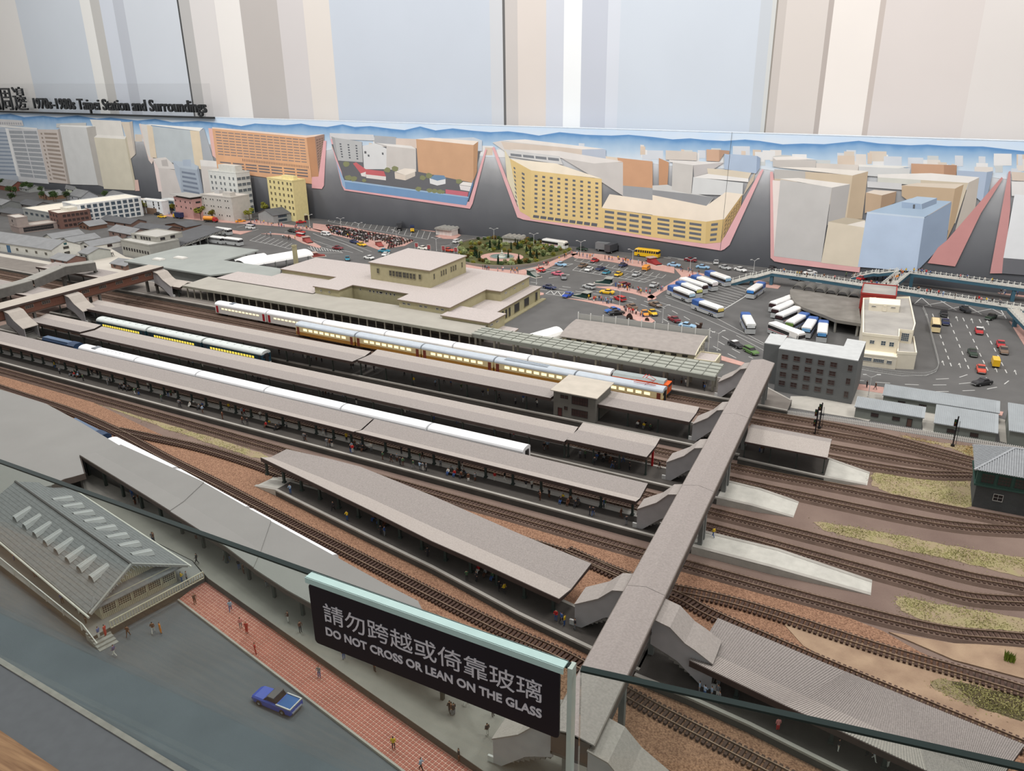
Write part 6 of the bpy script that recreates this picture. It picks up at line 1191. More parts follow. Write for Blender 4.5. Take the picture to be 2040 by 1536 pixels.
# ---- blue steel overpasses with white posts
blue = mat('overpass_blue', (62, 96, 112), .6, .06); deckm = mat('overpass_deck', (176, 172, 164), .8, .05); wpost = mat('white_post', (212, 212, 206), .6, .03)
def overpass(label, pts, w, piers=(), slabs=False):
    t = thing('overpass', label, 'overpass', (pts[0][0], pts[0][1], 0))
    for a, b in zip(pts, pts[1:]):
        d = Vector((b[0] - a[0], b[1] - a[1], 0)).normalized(); n = Vector((-d.y, d.x, 0)) * (w / 2)
        def hx(z0, z1, o0, o1): return MB().hexa([(a[0] + n.x * o0, a[1] + n.y * o0, a[2] + z0), (a[0] + n.x * o1, a[1] + n.y * o1, a[2] + z0), (b[0] + n.x * o1, b[1] + n.y * o1, b[2] + z0), (b[0] + n.x * o0, b[1] + n.y * o0, b[2] + z0), (a[0] + n.x * o0, a[1] + n.y * o0, a[2] + z1), (a[0] + n.x * o1, a[1] + n.y * o1, a[2] + z1), (b[0] + n.x * o1, b[1] + n.y * o1, b[2] + z1), (b[0] + n.x * o0, b[1] + n.y * o0, b[2] + z1)])
        obj('girder', hx(-.012, -.0005, -.96, .96), blue, t); obj('deck', hx(-.0005, .0005, -1, 1), deckm, t)
        for s_ in (-1, 1): obj('edge_beam', hx(.0, .0024, s_ * .97, s_ * 1.0), wpost, t)
        L = math.hypot(b[0] - a[0], b[1] - a[1]); k = max(2, int(L / .019))
        for s_ in (-1, 1):
            obj('hand_rail', MB().bar((a[0] + n.x * s_ * .97, a[1] + n.y * s_ * .97, a[2] + .010), (b[0] + n.x * s_ * .97, b[1] + n.y * s_ * .97, b[2] + .010), .0010), wpost, t)
            for i in range(k):
                p = lerp(a, b, (i + .5) / k); x, y = p[0] + n.x * s_ * .97, p[1] + n.y * s_ * .97
                obj('post', MB().box(x - .0014, x + .0014, y - .0014, y + .0014, p[2], p[2] + .0135), wpost, t)
    for x, y, z in piers: obj('pier', MB().box(x - .006, x + .006, y - .012, y + .012, 0, z - .011), blue, t)
    return t
overpass('blue steel overpass with stairs rising beside the bus lot', [(-.627, 3.197, .006), (-.558, 3.226, .030), (-.543, 3.232, .030), (-.482, 3.258, .050), (-.285, 3.222, .050), (-.140, 3.185, .050), (-.020, 3.170, .050), (.42, 3.055, .050)], .034, ((-.478, 3.255, .05), (-.550, 3.229, .034), (.35, 3.075, .05)))
overpass('blue overpass branch crossing the avenue towards the painted street', [(-.058, 3.20, .050), (-.010, 3.44, .054)], .044, ((-.03, 3.36, .052),))
overpass('blue overpass running along the foot of the painted backdrop', [(.010, 3.452, .054), (.42, 3.360, .054)], .036, ((.02, 3.44, .054), (.36, 3.37, .054)))
overpass('blue overpass stairs descending along the foot of the painted backdrop', [(-.030, 3.462, .054), (-.10, 3.478, .034), (-.118, 3.480, .034), (-.20, 3.492, .004)], .022)
overpass('blue overpass ramp leaving the long walkway at the far kerb', [(.335, 3.055, .050), (.40, 2.80, .030)], .034, ((.345, 3.02, .05),))
# ================================================================ TRAINS
tyre = mat('wheel_black', (34, 33, 33), .6, .1); under = mat('underframe', (46, 44, 44), .7, .1)
lit = mat('lit_window', (255, 232, 186), .4, .06, 300, emit=1.1); lit_y = mat('lit_window_yellow', (250, 226, 92), .4, .05, 300, emit=.75)
def coach(name, label, cat, L, lower, upper, roofm, winm, doorm, nwin, wz=.030, wh=.0065, wband=None, w=.036, zt=.049, group=None, gang=True, lowsplit=.022, nose=False, wspan=(.12, .88), vents=0, windows_from=0):
    t = thing(name, label, cat, (0, 0, 0), 0, group); ORG[t.name] = (0, 0, 0); h = L / 2 - .003; y = w / 2
    def prism_x(pts, x0, x1): return MB().loft([[(x, a, b) for a, b in pts] for x in (x0, x1)])
    obj('lower_body', prism_x([(-y, .010), (-y, lowsplit), (y, lowsplit), (y, .010)], -h, h), lower, t)
    obj('upper_body', prism_x([(-y, lowsplit), (-y, .0385), (y, .0385), (y, lowsplit)], -h, h), upper, t)
    arc = [(-y * 1.01, .0383)] + [(-y * math.cos(k), .0385 + (zt - .0385) * math.sin(k) ** .7) for k in np.linspace(.18, math.pi - .18, 9)] + [(y * 1.01, .0383)]
    obj('roof', prism_x(arc, -h - .0005, h + .0005), roofm, t, smooth=False)
    for i in range(vents): obj('roof_vent', MB().box(-h + (i + 1) * 2 * h / (vents + 1) - .002, -h + (i + 1) * 2 * h / (vents + 1) + .002, -.004, .004, zt - .001, zt + .0012), roofm, t)
    me = MB().box(-.5, .5, -.0006, .0006, -.5, .5).mesh('window', winm)
    ww = (wspan[1] - wspan[0]) * 2 * h / nwin
    for s_ in (-1, 1):
        for i in range(nwin):
            x = -h + 2 * h * wspan[0] + ww * (i + .5); inst('window', me, t, (x, s_ * y, wz), 0, (ww * .68, 1, wh))
        for x in (-h + .010, h - .010): obj('door', MB().box(x - .005, x + .005, s_ * y - .0006, s_ * y + .0006, .012, .0365), doorm, t)
    if gang:
        for x in (-h, h): obj('gangway', MB().box(x - .003, x + .003, -.006, .006, .012, .040), under, t)
    obj('underframe', MB().box(-h * .96, h * .96, -y * .8, y * .8, .007, .0102), under, t)
    for x in (-h * .72, h * .72):
        b = MB().box(x - .016, x + .016, -.010, .010, .003, .0075)
        for dx in (-.010, .010):
            for s_ in (-1, 1): b.tube((x + dx, s_ * .0075, .0045), (x + dx, s_ * .0105, .0045), .0045, 8)
        obj('bogie', b, under, t)
    return t
def ypath(pts):
    xs = [p[0] for p in pts]; ys = [p[1] for p in pts]
    return lambda x: float(np.interp(x, xs, ys))
RZ0 = .0052
def put(o, x, yf, z=RZ0):
    a = math.atan((yf(x + .02) - yf(x - .02)) / .04); o.location = (x, yf(x), z); o.rotation_euler = (0, 0, a); return o
Y1 = ypath([(-2.6, 2.040), (-1.6, 1.984), (-.9, 1.951), (-.27, 1.929)]); Y2 = ypath([(-2.6, 1.992), (-1.6, 1.930), (-.9, 1.896), (-.27, 1.868)])
Y5 = ypath([(-2.6, 1.712), (-1.7, 1.672), (-.9, 1.634)]); Y7 = ypath([(-2.6, 1.496), (-1.33, 1.443), (-.68, 1.419), (-.27, 1.398)]); YF = ypath([(-2.1, 1.160), (-1.73, 1.095), (-1.555, 1.060), (-1.305, 1.010), (-1.06, .953), (-.815, .897), (-.5, .825)])
silver = mat('coach_silver', (214, 212, 208), .45, .03, metal=.0); white = mat('coach_white', (228, 229, 231), .45, .02); redd = mat('door_red', (160, 30, 42), .5); navy = mat('coach_navy', (28, 58, 96), .5)
goldm = mat('emu_gold', (168, 122, 54), .5, .05); creamc = mat('emu_cream', (222, 206, 160), .5, .03); roof_b = mat('emu_roof', (176, 184, 192), .5, .04); teal = mat('railcar_teal', (34, 66, 80), .5, .05); tealroof = mat('railcar_roof', (196, 202, 200), .6, .04); orangem = mat('loco_orange', (214, 92, 36), .5, .04); locob = mat('loco_blue', (40, 60, 88), .45, .05); locor = mat('loco_blue_roof', (86, 104, 128), .5, .05)
Lc = .2535; wr = coach('passenger_coach', 'silver coach with red doors and lit windows', 'train', Lc, silver, silver, white, lit, redd, 11, .0285, .005, lowsplit=.024)
ords = ['rearmost', 'second', 'third', 'fourth', 'fifth', 'sixth']
for i in range(6):
    lab = ['silver red-doored coach at the tail of its train, with a roof hatch', 'silver red-doored coach next to the one with the roof hatch', 'silver red-doored coach third from the train tail beside the cream train', 'silver red-doored coach third from the orange locomotive', 'silver red-doored coach second from the orange locomotive', 'silver red-doored coach coupled to the orange locomotive'][i]
    o = wr if i == 0 else dup(wr, (0, 0, 0), 0, lab); o['label'] = lab; o['group'] = 'coaches of the red and white train'; put(o, -2.192 + Lc * (i + .5), Y1)
obj('roof_hatch', MB().box(-.058, -.040, -.010, .010, .0475, .0495), P(110, 116, 124), wr)
cm = coach('railcar', 'cream and gold railcar', 'train', .2505, goldm, creamc, roof_b, lit, P(120, 60, 46), 8, .030, .0075, lowsplit=.021)
for i in range(5):
    lab = ['cream and gold railcar at the tail of its train', 'cream and gold railcar next to the tail car', 'cream and gold railcar in the middle of its train', 'cream and gold railcar with long ribs along its roof', 'cream and gold railcar carrying the pantograph'][i]
    o = cm if i == 0 else dup(cm, (0, 0, 0), 0, lab); o['label'] = lab; o['group'] = 'cars of the cream and gold train'; put(o, -1.758 + .2505 * (i + .5), Y2)
    if i == 3:
        for yy in (-.007, 0, .007): obj('roof_rib', MB().box(-.095, .04, yy - .0012, yy + .0012, .0478, .0505), roof_b, o)
    if i == 4:
        pn = MB()
        for s_ in (-1, 1): pn.bar((.070, s_ * .008, .049), (.095, s_ * .006, .062), .0009).bar((.095, s_ * .006, .062), (.074, s_ * .010, .070), .0009).bar((.040, s_ * .008, .052), (.100, s_ * .008, .052), .0012)
        pn.bar((.074, -.014, .070), (.074, .014, .070), .0012).bar((.066, -.014, .0695), (.066, .014, .0695), .0012); obj('pantograph', pn, P(190, 60, 52), o)
        obj('cab_window', MB().box(.1215, .1228, -.013, .013, .029, .036), pane_d, o)
tl_ = coach('railcar', 'teal railcar with a pale roof and yellow lit windows', 'train', .252, teal, teal, tealroof, lit_y, P(44, 52, 60), 16, .0285, .0065, lowsplit=.022, vents=7)
for i in range(3):
    lab = ['teal railcar with yellow windows nearest the brick footbridge', 'teal railcar with yellow windows coupled between two others', 'teal railcar with yellow windows and a red tail lamp'][i]
    o = tl_ if i == 0 else dup(tl_, (0, 0, 0), 0, lab); o['label'] = lab; o['group'] = 'teal railcars'; put(o, -2.412 + .255 * (i + .5), Y5)
    if i == 2: obj('tail_lamp', MB().box(.1225, .1240, -.014, -.011, .013, .016), mat('tail_red', (255, 60, 60), .4, emit=2.0), o); obj('end_window', MB().box(.1225, .1236, -.013, .013, .027, .034), pane_d, o); obj('buffer_beam', MB().box(.1225, .1245, -.016, .016, .008, .011), frame_w, o)
wb = coach('passenger_coach', 'white coach with blue doors', 'train', .2535, silver, white, white, lit, navy, 12, .029, .0045, lowsplit=.024)
for i in range(6):
    lab = ['white blue-doored coach with roof vents coupled to the dark blue engine', 'white blue-doored coach second behind the dark blue engine', 'white blue-doored coach third behind the dark blue engine', 'white blue-doored coach third from the open end of its train', 'white blue-doored coach second from the open end of its train', 'white blue-doored coach at the open end of its train by the long canopy'][i]
    o = wb if i == 0 else dup(wb, (0, 0, 0), 0, lab); o['label'] = lab; o['group'] = 'coaches of the white and blue train'; put(o, -2.200 + .2535 * (i + .5), Y7)
def loco(label, L, body, roofm, hood=True):
    t = thing('locomotive', label, 'locomotive'); ORG[t.name] = (0, 0, 0); h = L / 2
    obj('frame', MB().box(-h, h, -.0165, .0165, .008, .013), under, t)
    if hood:
        obj('hood', MB().loft([[(x, -.012, .012), (x, -.012, .040), (x, -.008, .046), (x, .008, .046), (x, .012, .040), (x, .012, .012)] for x in (-h + .004, h - .050)]), body, t)
        obj('cab', MB().loft([[(x, -.0165, .012), (x, -.0165, .043), (x, -.009, .049), (x, .009, .049), (x, .0165, .043), (x, .0165, .012)] for x in (h - .050, h - .016)]), body, t)
        obj('nose', MB().loft([[(x, -.012, .012), (x, -.012, .036), (x, .012, .036), (x, .012, .012)] for x in (h - .016, h - .002)]), body, t)
        obj('roof', MB().box(-h + .006, h - .052, -.0085, .0085, .046, .0475), roofm, t)
        for s_ in (-1, 1): obj('cab_window', MB().box(h - .044, h - .022, s_ * .0165 - .0005, s_ * .0165 + .0005, .032, .040), pane_d, t); obj('hand_rail', MB().bar((-h + .004, s_ * .0155, .026), (h - .052, s_ * .0155, .026), .0008), frame_w, t)
    else:
        obj('body', MB().loft([[(x, -.017, .012), (x, -.017, .038), (x, .017, .038), (x, .017, .012)] for x in (-h + .002, h - .002)]), body, t)
        obj('roof', MB().loft([[(x, -.017, .038), (x, -.011, .045), (x, .011, .045), (x, .017, .038)] for x in (-h + .002, h - .014)]), roofm, t)
        for k in range(5): obj('side_grille', MB().box(-h + .02 + k * .030, -h + .040 + k * .030, -.0174, -.0166, .024, .034), P(178, 70, 28), t)
        obj('cab_window', MB().box(h - .0022, h - .0014, -.014, .014, .029, .036), pane_d, t)
    for x in (-h * .6, h * .6):
        b = MB().box(x - .024, x + .024, -.010, .010, .003, .0085)
        for dx in (-.016, 0, .016):
            for s_ in (-1, 1): b.tube((x + dx, s_ * .0075, .0045), (x + dx, s_ * .0105, .0045), .0045, 8)
        obj('bogie', b, under, t)
    return t
put(loco('dark blue hood locomotive at the head of the white train', .185, locob, locor), -2.298, Y7)
put(loco('orange locomotive with a grey roof at the head of the red-doored coaches', .160, orangem, P(150, 158, 158), False), -.590, Y1)
put(loco('blue locomotive with a flat roof beside the pale goods shed', .175, locob, locor), -1.648, YF, .0045)
for i in range(3):
    lab = ['white coach behind the blue locomotive, half under the pale shed roof', 'white coach in the middle of the train under the pale shed roof', 'white blue-ended coach at the tail of the train under the pale shed roof'][i]
    put(dup(wb, (0, 0, 0), 0, lab, 'coaches under the goods shed roof'), -1.555 + .2535 * (i + .5), YF, .0045)
obj('roof_hatch', MB().box(-.070, -.052, -.011, .011, .0475, .0500), P(120, 124, 130), wb)
for k in range(6): obj('roof_vent', MB().box(-.02 + k * .018, -.017 + k * .018, -.006, .006, .048, .0505), white, wb)
# ================================================================ ROAD VEHICLES
def section(x, w, z0, z1, ch=.0016): return [(x, -w, z0), (x, -w, z1 - ch), (x, -w + ch, z1), (x, w - ch, z1), (x, w, z1 - ch), (x, w, z0)]
BODY = mat('car_body', (150, 150, 150), .3, .02, spec=.5); BODY2 = mat('car_top', (151, 151, 151), .3, .02, spec=.5); chrome = mat('chrome', (190, 190, 190), .25, .02, metal=.6)
def wheels(t, xs, y, r):
    me = MB().tube((0, -.0018, 0), (0, .0018, 0), r, 10).tube((0, -.0022, 0), (0, .0022, 0), r * .45, 6, mi=1).mesh('wheel', [tyre, chrome])
    for x in xs:
        for s_ in (-1, 1): inst('wheel', me, t, (x, s_ * y, r), 0)
def car_proto(kind):
    t = thing('car', 'car', 'car'); ORG[t.name] = (0, 0, 0)
    if kind == 'sedan': ribs = [(-.029, .0090, .005, .0095), (-.026, .0108, .0035, .0115), (-.013, .0112, .003, .0122), (.008, .0112, .003, .0120), (.024, .0106, .0035, .0108), (.029, .0088, .005, .0085)]; gh = [(-.017, .0098, .0118), (-.011, .0088, .0172), (.002, .0088, .0172), (.0095, .0098, .0118)]
    elif kind == 'beetle': ribs = [(-.024, .0080, .005, .008), (-.020, .0105, .0035, .0115), (-.008, .0112, .003, .0125), (.006, .0112, .003, .0125), (.018, .0100, .0035, .0110), (.024, .0075, .005, .0080)]; gh = [(-.017, .0090, .0115), (-.009, .0084, .0180), (.002, .0084, .0185), (.010, .0092, .0122)]
    elif kind == 'wagon': ribs = [(-.029, .0095, .005, .0110), (-.027, .0110, .0035, .0120), (-.010, .0113, .003, .0122), (.010, .0113, .003, .0120), (.025, .0106, .0035, .0108), (.030, .0090, .005, .0085)]; gh = [(-.0275, .0100, .0118), (-.024, .0090, .0180), (.004, .0090, .0180), (.012, .0100, .0118)]
    elif kind == 'van': ribs = [(-.028, .0105, .004, .018), (-.026, .0115, .003, .020), (.014, .0115, .003, .020), (.022, .0112, .003, .0125), (.028, .0100, .004, .0105)]; gh = None
    elif kind == 'pickup': ribs = [(-.030, .0108, .0045, .0105), (-.029, .0112, .0035, .0115), (-.006, .0113, .003, .0115), (.006, .0113, .003, .0118), (.026, .0106, .0035, .0110), (.031, .0092, .005, .0088)]; gh = [(-.0075, .0100, .0115), (-.004, .0090, .0175), (.005, .0090, .0175), (.012, .0100, .0115)]
    obj('body', MB().loft([section(*r) for r in ribs]), BODY, t)
    if gh:
        obj('windows', MB().loft([[(x, -w, gh[0][2] - .0005), (x, -w * .96, z), (x, w * .96, z), (x, w, gh[0][2] - .0005)] for x, w, z in gh]), pane_d, t)
        a, b = gh[1], gh[2]; obj('roof', MB().box(a[0] - .0004, b[0] + .0004, -a[1], a[1], a[2] - .0008, a[2] + .0008), BODY2, t)
    else:
        for s_ in (-1, 1): obj('windows', MB().box(-.022, .012, s_ * .0115 - .0004, s_ * .0115 + .0004, .0125, .0175), pane_d, t)
        obj('windscreen', MB().hexa([(.0145, -.010, .0182), (.0145, .010, .0182), (.0215, .010, .0134), (.0215, -.010, .0134), (.015, -.010, .0188), (.015, .010, .0188), (.022, .010, .0140), (.022, -.010, .0140)]), pane_d, t); obj('roof', MB().box(-.026, .013, -.0108, .0108, .0198, .0206), BODY2, t)
    if kind == 'pickup': obj('load_bed', MB().box(-.028, -.009, -.0092, .0092, .0108, .0119), P(44, 92, 150), t); obj('bed_rim', MB().box(-.0292, -.008, -.0112, -.0095, .0112, .0128).box(-.0292, -.008, .0095, .0112, .0112, .0128).box(-.0300, -.0285, -.0112, .0112, .0112, .0128), chrome, t)
    obj('bumper', MB().box(ribs[-1][0] - .0006, ribs[-1][0] + .0012, -.0085, .0085, .0048, .0066), chrome, t); obj('bumper', MB().box(ribs[0][0] - .0012, ribs[0][0] + .0006, -.0085, .0085, .0048, .0066), chrome, t)
    wheels(t, (-.017, .018), .0098, .0042)
    return proto(t)
CARS = {k: car_proto(k) for k in ('sedan', 'beetle', 'wagon', 'van', 'pickup')}
def bus_proto(L=.138, w=.0158, ht=.040, kind='coach'):
    t = thing('bus', 'bus', 'bus'); ORG[t.name] = (0, 0, 0); h = L / 2
    obj('lower_body', MB().loft([section(x, ww, .004, .020, .001) for x, ww in ((-h, w * .96), (-h + .004, w), (h - .004, w), (h, w * .95))]), BODY, t)
    obj('window_band', MB().loft([section(x, ww, .020, .031, .0005) for x, ww in ((-h + .0005, w * .95), (-h + .004, w * .985), (h - .005, w * .985), (h - .0015, w * .9))]), pane_d, t)
    obj('roof', MB().loft([section(x, ww, .031, zz, .003) for x, ww, zz in ((-h, w * .93, ht - .002), (-h + .006, w * .98, ht), (h - .008, w * .98, ht), (h - .002, w * .9, ht - .003))]), BODY2, t)
    if kind == 'coach':
        obj('front_livery', MB().loft([section(x, ww, .0205, zz, .003) for x, ww, zz in ((h * .42, w * 1.003, ht + .0005), (h - .008, w * 1.003, ht + .0005), (h - .0015, w * .93, ht - .0025))]), mat('livery', (60, 96, 160), .4, .2, 50), t)
        obj('windscreen', MB().box(h - .0016, h - .0004, -w * .85, w * .85, .019, .031), pane_d, t)
        obj('side_stripe', MB().box(-h + .003, h * .4, -w - .0004, -w + .0002, .0165, .0185).box(-h + .003, h * .4, w - .0002, w + .0004, .0165, .0185), mat('stripe', (40, 76, 140), .5), t)
        obj('rear_panel', MB().box(-h - .0008, -h + .0005, -w * .8, w * .8, .024, .034), mat('rear_sign', (196, 206, 214), .5), t)
    else:
        for i in range(9):
            for s_ in (-1, 1): obj('window_pillar', MB().box(-h + .012 + i * (L - .02) / 9, -h + .0145 + i * (L - .02) / 9, s_ * w * .99 - .0003, s_ * w * .99 + .0003, .020, .031), BODY, t)
        obj('windscreen', MB().box(h - .0016, h - .0002, -w * .85, w * .85, .019, .031), pane_d, t)
    wheels(t, (-h * .62, -h * .45, h * .62) if kind == 'coach' else (-h * .55, h * .62), w * .9, .0062)
    return proto(t)
COACH = bus_proto(); BUS = bus_proto(.118, .0150, .037, 'bus'); MINI = bus_proto(.085, .0135, .032, 'bus')
def truck_proto(tanker=False):
    t = thing('truck', 'truck', 'truck'); ORG[t.name] = (0, 0, 0)
    obj('chassis', MB().box(-.042, .044, -.010, .010, .006, .010), under, t)
    obj('cab', MB().loft([section(x, w, .007, z, .002) for x, w, z in ((.024, .0135, .028), (.036, .0135, .028), (.044, .0130, .019))]), BODY2, t); obj('windscreen', MB().box(.0385, .0415, -.0115, .0115, .0185, .0250), pane_d, t)
    if tanker: obj('tank', MB().tube((-.042, 0, .022), (.022, 0, .022), .0125, 12), BODY, t)
    else: obj('cargo_box', MB().box(-.043, .022, -.0145, .0145, .010, .040), BODY, t)
    wheels(t, (-.028, .034), .012, .0058); return proto(t)
TRUCK, TANK = truck_proto(), truck_proto(True)
PALV = {'red': (176, 40, 42), 'white': (222, 222, 220), 'black': (34, 34, 36), 'navy': (38, 48, 84), 'yellow': (224, 178, 34), 'blue': (38, 92, 168), 'teal': (52, 128, 150), 'silver': (176, 178, 178), 'brown': (112, 92, 76), 'orange': (220, 142, 46), 'pink': (200, 104, 124), 'sky blue': (142, 178, 206), 'maroon': (116, 36, 44), 'green': (84, 116, 62), 'dark green': (40, 56, 44), 'grey': (120, 122, 124), 'beige': (204, 180, 138), 'cream': (226, 206, 160), 'orange-red': (196, 76, 56), 'cobalt': (36, 72, 168), 'gunmetal': (70, 72, 76), 'ivory': (226, 222, 212)}
def bodym(c): return mat('body_' + c.replace(' ', '_'), PALV[c], .3, .04, 60, spec=.5)
NAMEV = {'sedan': 'saloon car', 'beetle': 'rounded small car', 'wagon': 'estate car', 'van': 'van', 'pickup': 'pickup truck'}
def veh(pr, R, px, d, body, top, label, name=None, cat=None, group=None, extra=None, sc=None):
    (x, y), (x2, y2) = q(*R, px, (px[0] + d[0], px[1] + d[1])); a, b = G(x, y), G(x2, y2); a = (a[0], min(a[1], mural_y(a[0]) - .03), 0)
    sw = {'car_body': bodym(body), 'car_top': bodym(top or body)}
    if extra: sw.update(extra)
    o = dup(pr, (a[0], a[1], .0002), math.atan2(b[1] - a[1], b[0] - a[0]), label, group, sw, sc)
    if name: o.name = name
    if cat: o['category'] = cat
    return o
ROOM = (0, 0, 1)
cars = [  # kind, zoom frame, pixel, heading in pixels, colour, where
    ('van', M5, (60, 415), (60, 8), 'white', 'beside the parked motorcycles'), ('sedan', M5, (395, 505), (60, 14), 'navy', 'at the kerb of the motorcycle park'), ('sedan', M5, (485, 538), (60, 14), 'yellow', 'at the kerb of the motorcycle park'), ('sedan', M5, (200, 580), (60, 6), 'maroon', 'beside the striped traffic island'), ('beetle', M5, (315, 712), (10, 50), 'teal', 'behind the raised hall roof'), ('sedan', M5, (570, 696), (-60, -12), 'white', 'behind the raised hall roof'), ('sedan', M5, (755, 615), (60, 2), 'teal', 'near the red subway roof'), ('sedan', M5, (775, 655), (60, -30), 'white', 'just behind the raised hall roof'), ('wagon', M5, (1630, 500), (60, -16), 'white', 'passing the white kiosk'), ('sedan', M5, (1220, 582), (60, 8), 'ivory', 'behind the red lattice boards'), ('sedan', M5, (1525, 605), (60, 8), 'orange-red', 'behind the red lattice boards'),
    ('sedan', Q2, (100, 1130), (60, 2), 'black', 'in front of the white shop'), ('sedan', Q2, (140, 1162), (60, 4), 'yellow', 'on the street before the white shop'), ('sedan', Q2, (1075, 1218), (60, -6), 'orange', 'outside the long pale office'), ('sedan', Q2, (1195, 1262), (60, 2), 'navy', 'behind the white minibus'), ('sedan', Q2, (1695, 1335), (60, 10), 'black', 'on the road before the stone house'), ('sedan', Q2, (1795, 1348), (60, 6), 'red', 'beside the red and white minibus'), ('sedan', Q2, (1800, 1228), (60, -4), 'red', 'beside the yellow tower'), ('sedan', Q1, (1660, 1252), (60, 2), 'navy', 'by the roadside trees'),
    ('sedan', M6, (1420, 648), (40, -14), 'navy', 'in the inner parking row'), ('sedan', M6, (1282, 655), (40, -22), 'white', 'in the inner parking row'), ('sedan', M6, (1210, 612), (40, -14), 'brown', 'in the inner parking row'), ('beetle', M6, (1490, 695), (40, -18), 'teal', 'in the inner parking row'), ('beetle', M6, (1635, 718), (40, -16), 'yellow', 'in the inner parking row'), ('sedan', M6, (1850, 716), (40, -20), 'silver', 'in the inner parking row'), ('beetle', M6, (1350, 552), (40, -14), 'red', 'in the outer parking row'), ('beetle', M6, (1688, 606), (40, -12), 'navy', 'in the outer parking row'), ('van', M6, (1965, 645), (30, -20), 'orange', 'in the outer parking row'), ('beetle', M6, (700, 665), (-40, -8), 'red', 'in the short row beside the garden'), ('sedan', M6, (945, 598), (40, 8), 'sky blue', 'in the short row beside the garden'), ('sedan', M6, (905, 710), (-40, -8), 'pink', 'leaving the garden parking row'), ('sedan', M6, (980, 752), (2, 30), 'grey', 'leaving the garden parking row'),
    ('sedan', M6, (810, 872), (40, 8), 'navy', 'in front of the hall entrance'), ('wagon', M6, (1280, 866), (-40, -10), 'silver', 'beside the dark green subway roofs'), ('sedan', M6, (1495, 930), (-40, -4), 'yellow', 'between the two pink refuges'), ('wagon', M6, (1650, 1010), (-40, -16), 'red', 'between the two pink refuges'), ('pickup', M6, (1025, 965), (-40, 22), 'cobalt', 'at the dark green subway roof'), ('sedan', M6, (1560, 1150), (-40, 6), 'blue', 'at the kerb behind the mesh fence'), ('sedan', M6, (1610, 1180), (40, -4), 'black', 'at the kerb behind the mesh fence'), ('sedan', M6, (1790, 1105), (-40, -20), 'brown', 'beside the pink refuge'), ('beetle', M6, (1945, 1190), (20, 20), 'orange', 'at the tip of the pink refuge'), ('beetle', M6, (2040, 1182), (20, 14), 'yellow', 'at the tip of the pink refuge'), ('wagon', M6, (1700, 842), (40, -10), 'maroon', 'among the crowd on the pink refuge'), ('sedan', M6, (1200, 412), (40, 6), 'dark green', 'on the avenue past the garden'), ('sedan', M6, (515, 770), (4, -30), 'blue', 'at the hall corner'),
    ('sedan', M7, (805, 232), (-40, -6), 'silver', 'on the far lane of the avenue'), ('sedan', M7, (455, 246), (40, 6), 'maroon', 'on the far lane of the avenue'), ('sedan', M7, (255, 305), (40, 4), 'sky blue', 'by the pink kerb of the avenue'), ('sedan', M7, (600, 330), (40, 4), 'sky blue', 'on the near lane of the avenue'), ('sedan', M7, (865, 336), (40, 10), 'silver', 'on the near lane of the avenue'), ('sedan', M7, (1050, 362), (40, 10), 'white', 'on the near lane of the avenue'), ('sedan', M7, (1470, 292), (40, 6), 'black', 'at the corner of the painted grey block'), ('sedan', M7, (1890, 385), (40, 6), 'white', 'beneath the blue overpass'), ('sedan', M7, (30, 782), (-40, -14), 'brown', 'passing the coach lot'), ('sedan', M7, (255, 958), (-40, -20), 'maroon', 'passing the coach lot'), ('sedan', M7, (415, 1036), (40, 6), 'sky blue', 'behind the mesh fence posts'), ('sedan', M7, (990, 1262), (40, 18), 'black', 'on the curve beside the grey office'), ('wagon', M7, (1175, 1340), (40, 20), 'green', 'on the curve beside the grey office'), ('sedan', M7, (1720, 470), (40, 8), 'black', 'beneath the blue overpass'), ('sedan', M7, (20, 545), (40, -20), 'silver', 'parked against the coach lot kerb'),
    ('wagon', M8, (1222, 655), (-6, -40), 'black', 'behind the beige minibus lane'), ('sedan', M8, (1240, 740), (-6, -40), 'navy', 'behind the beige minibus lane'), ('sedan', M8, (1580, 832), (8, 30), 'red', 'on the wide road'), ('sedan', M8, (1800, 970), (10, 30), 'red', 'near the brown car on the wide road'), ('sedan', M8, (1830, 1032), (10, 30), 'brown', 'on the wide road'), ('sedan', M8, (1515, 1056), (14, 28), 'dark green', 'on the wide road'), ('sedan', M8, (1600, 1224), (8, 30), 'orange-red', 'on the wide road'), ('sedan', M8, (1610, 1358), (-40, 6), 'black', 'crossing at the stop lines'), ('sedan', M8, (1440, 612), (30, 20), 'gunmetal', 'on the zigzag crossing'), ('sedan', M8, (1700, 690), (-30, 14), 'dark green', 'on the zigzag crossing'), ('sedan', M8, (400, 272), (40, 8), 'red', 'on the avenue behind the dark vaults'), ('beetle', M8, (1540, 440), (4, 24), 'red', 'on the blue overpass road'),
]
for k, R, px, d, c, where in cars:
    if where == 'on the blue overpass road': continue
    top = 'white' if (c in ('red',) and where == 'on the wide road') or where.startswith('on the curve') and c == 'black' else None
    veh(CARS[k], R, px, d, c, top, '%s %s %s%s' % (c, NAMEV[k], where, ', white roof' if top else ''), 'car' if k not in ('van', 'pickup') else k, 'car' if k not in ('van', 'pickup') else k, 'cars ' + where)
veh(CARS['pickup'], (0, 0, 1), (553, 1404), (-30, -12), 'cobalt', 'gunmetal', 'blue pickup truck with an open load bed alone on the front road', 'pickup', 'pickup', sc=1.16)
veh(TRUCK, M5, (935, 345), (0, 30), 'gunmetal', 'black', 'dark olive box truck backed into the angled parking bays', 'truck'); veh(TRUCK, M5, (1090, 368), (0, 30), 'navy', 'yellow', 'yellow-cabbed truck in the angled parking bays', 'truck', sc=.75)
veh(TRUCK, Q2, (335, 1170), (-40, -6), 'navy', 'yellow', 'navy truck with a yellow cab on the street of trees', 'truck', sc=.9); veh(TANK, Q2, (720, 1215), (40, 2), 'orange', 'red', 'orange tank truck with a red cab outside the long pale office', 'truck')
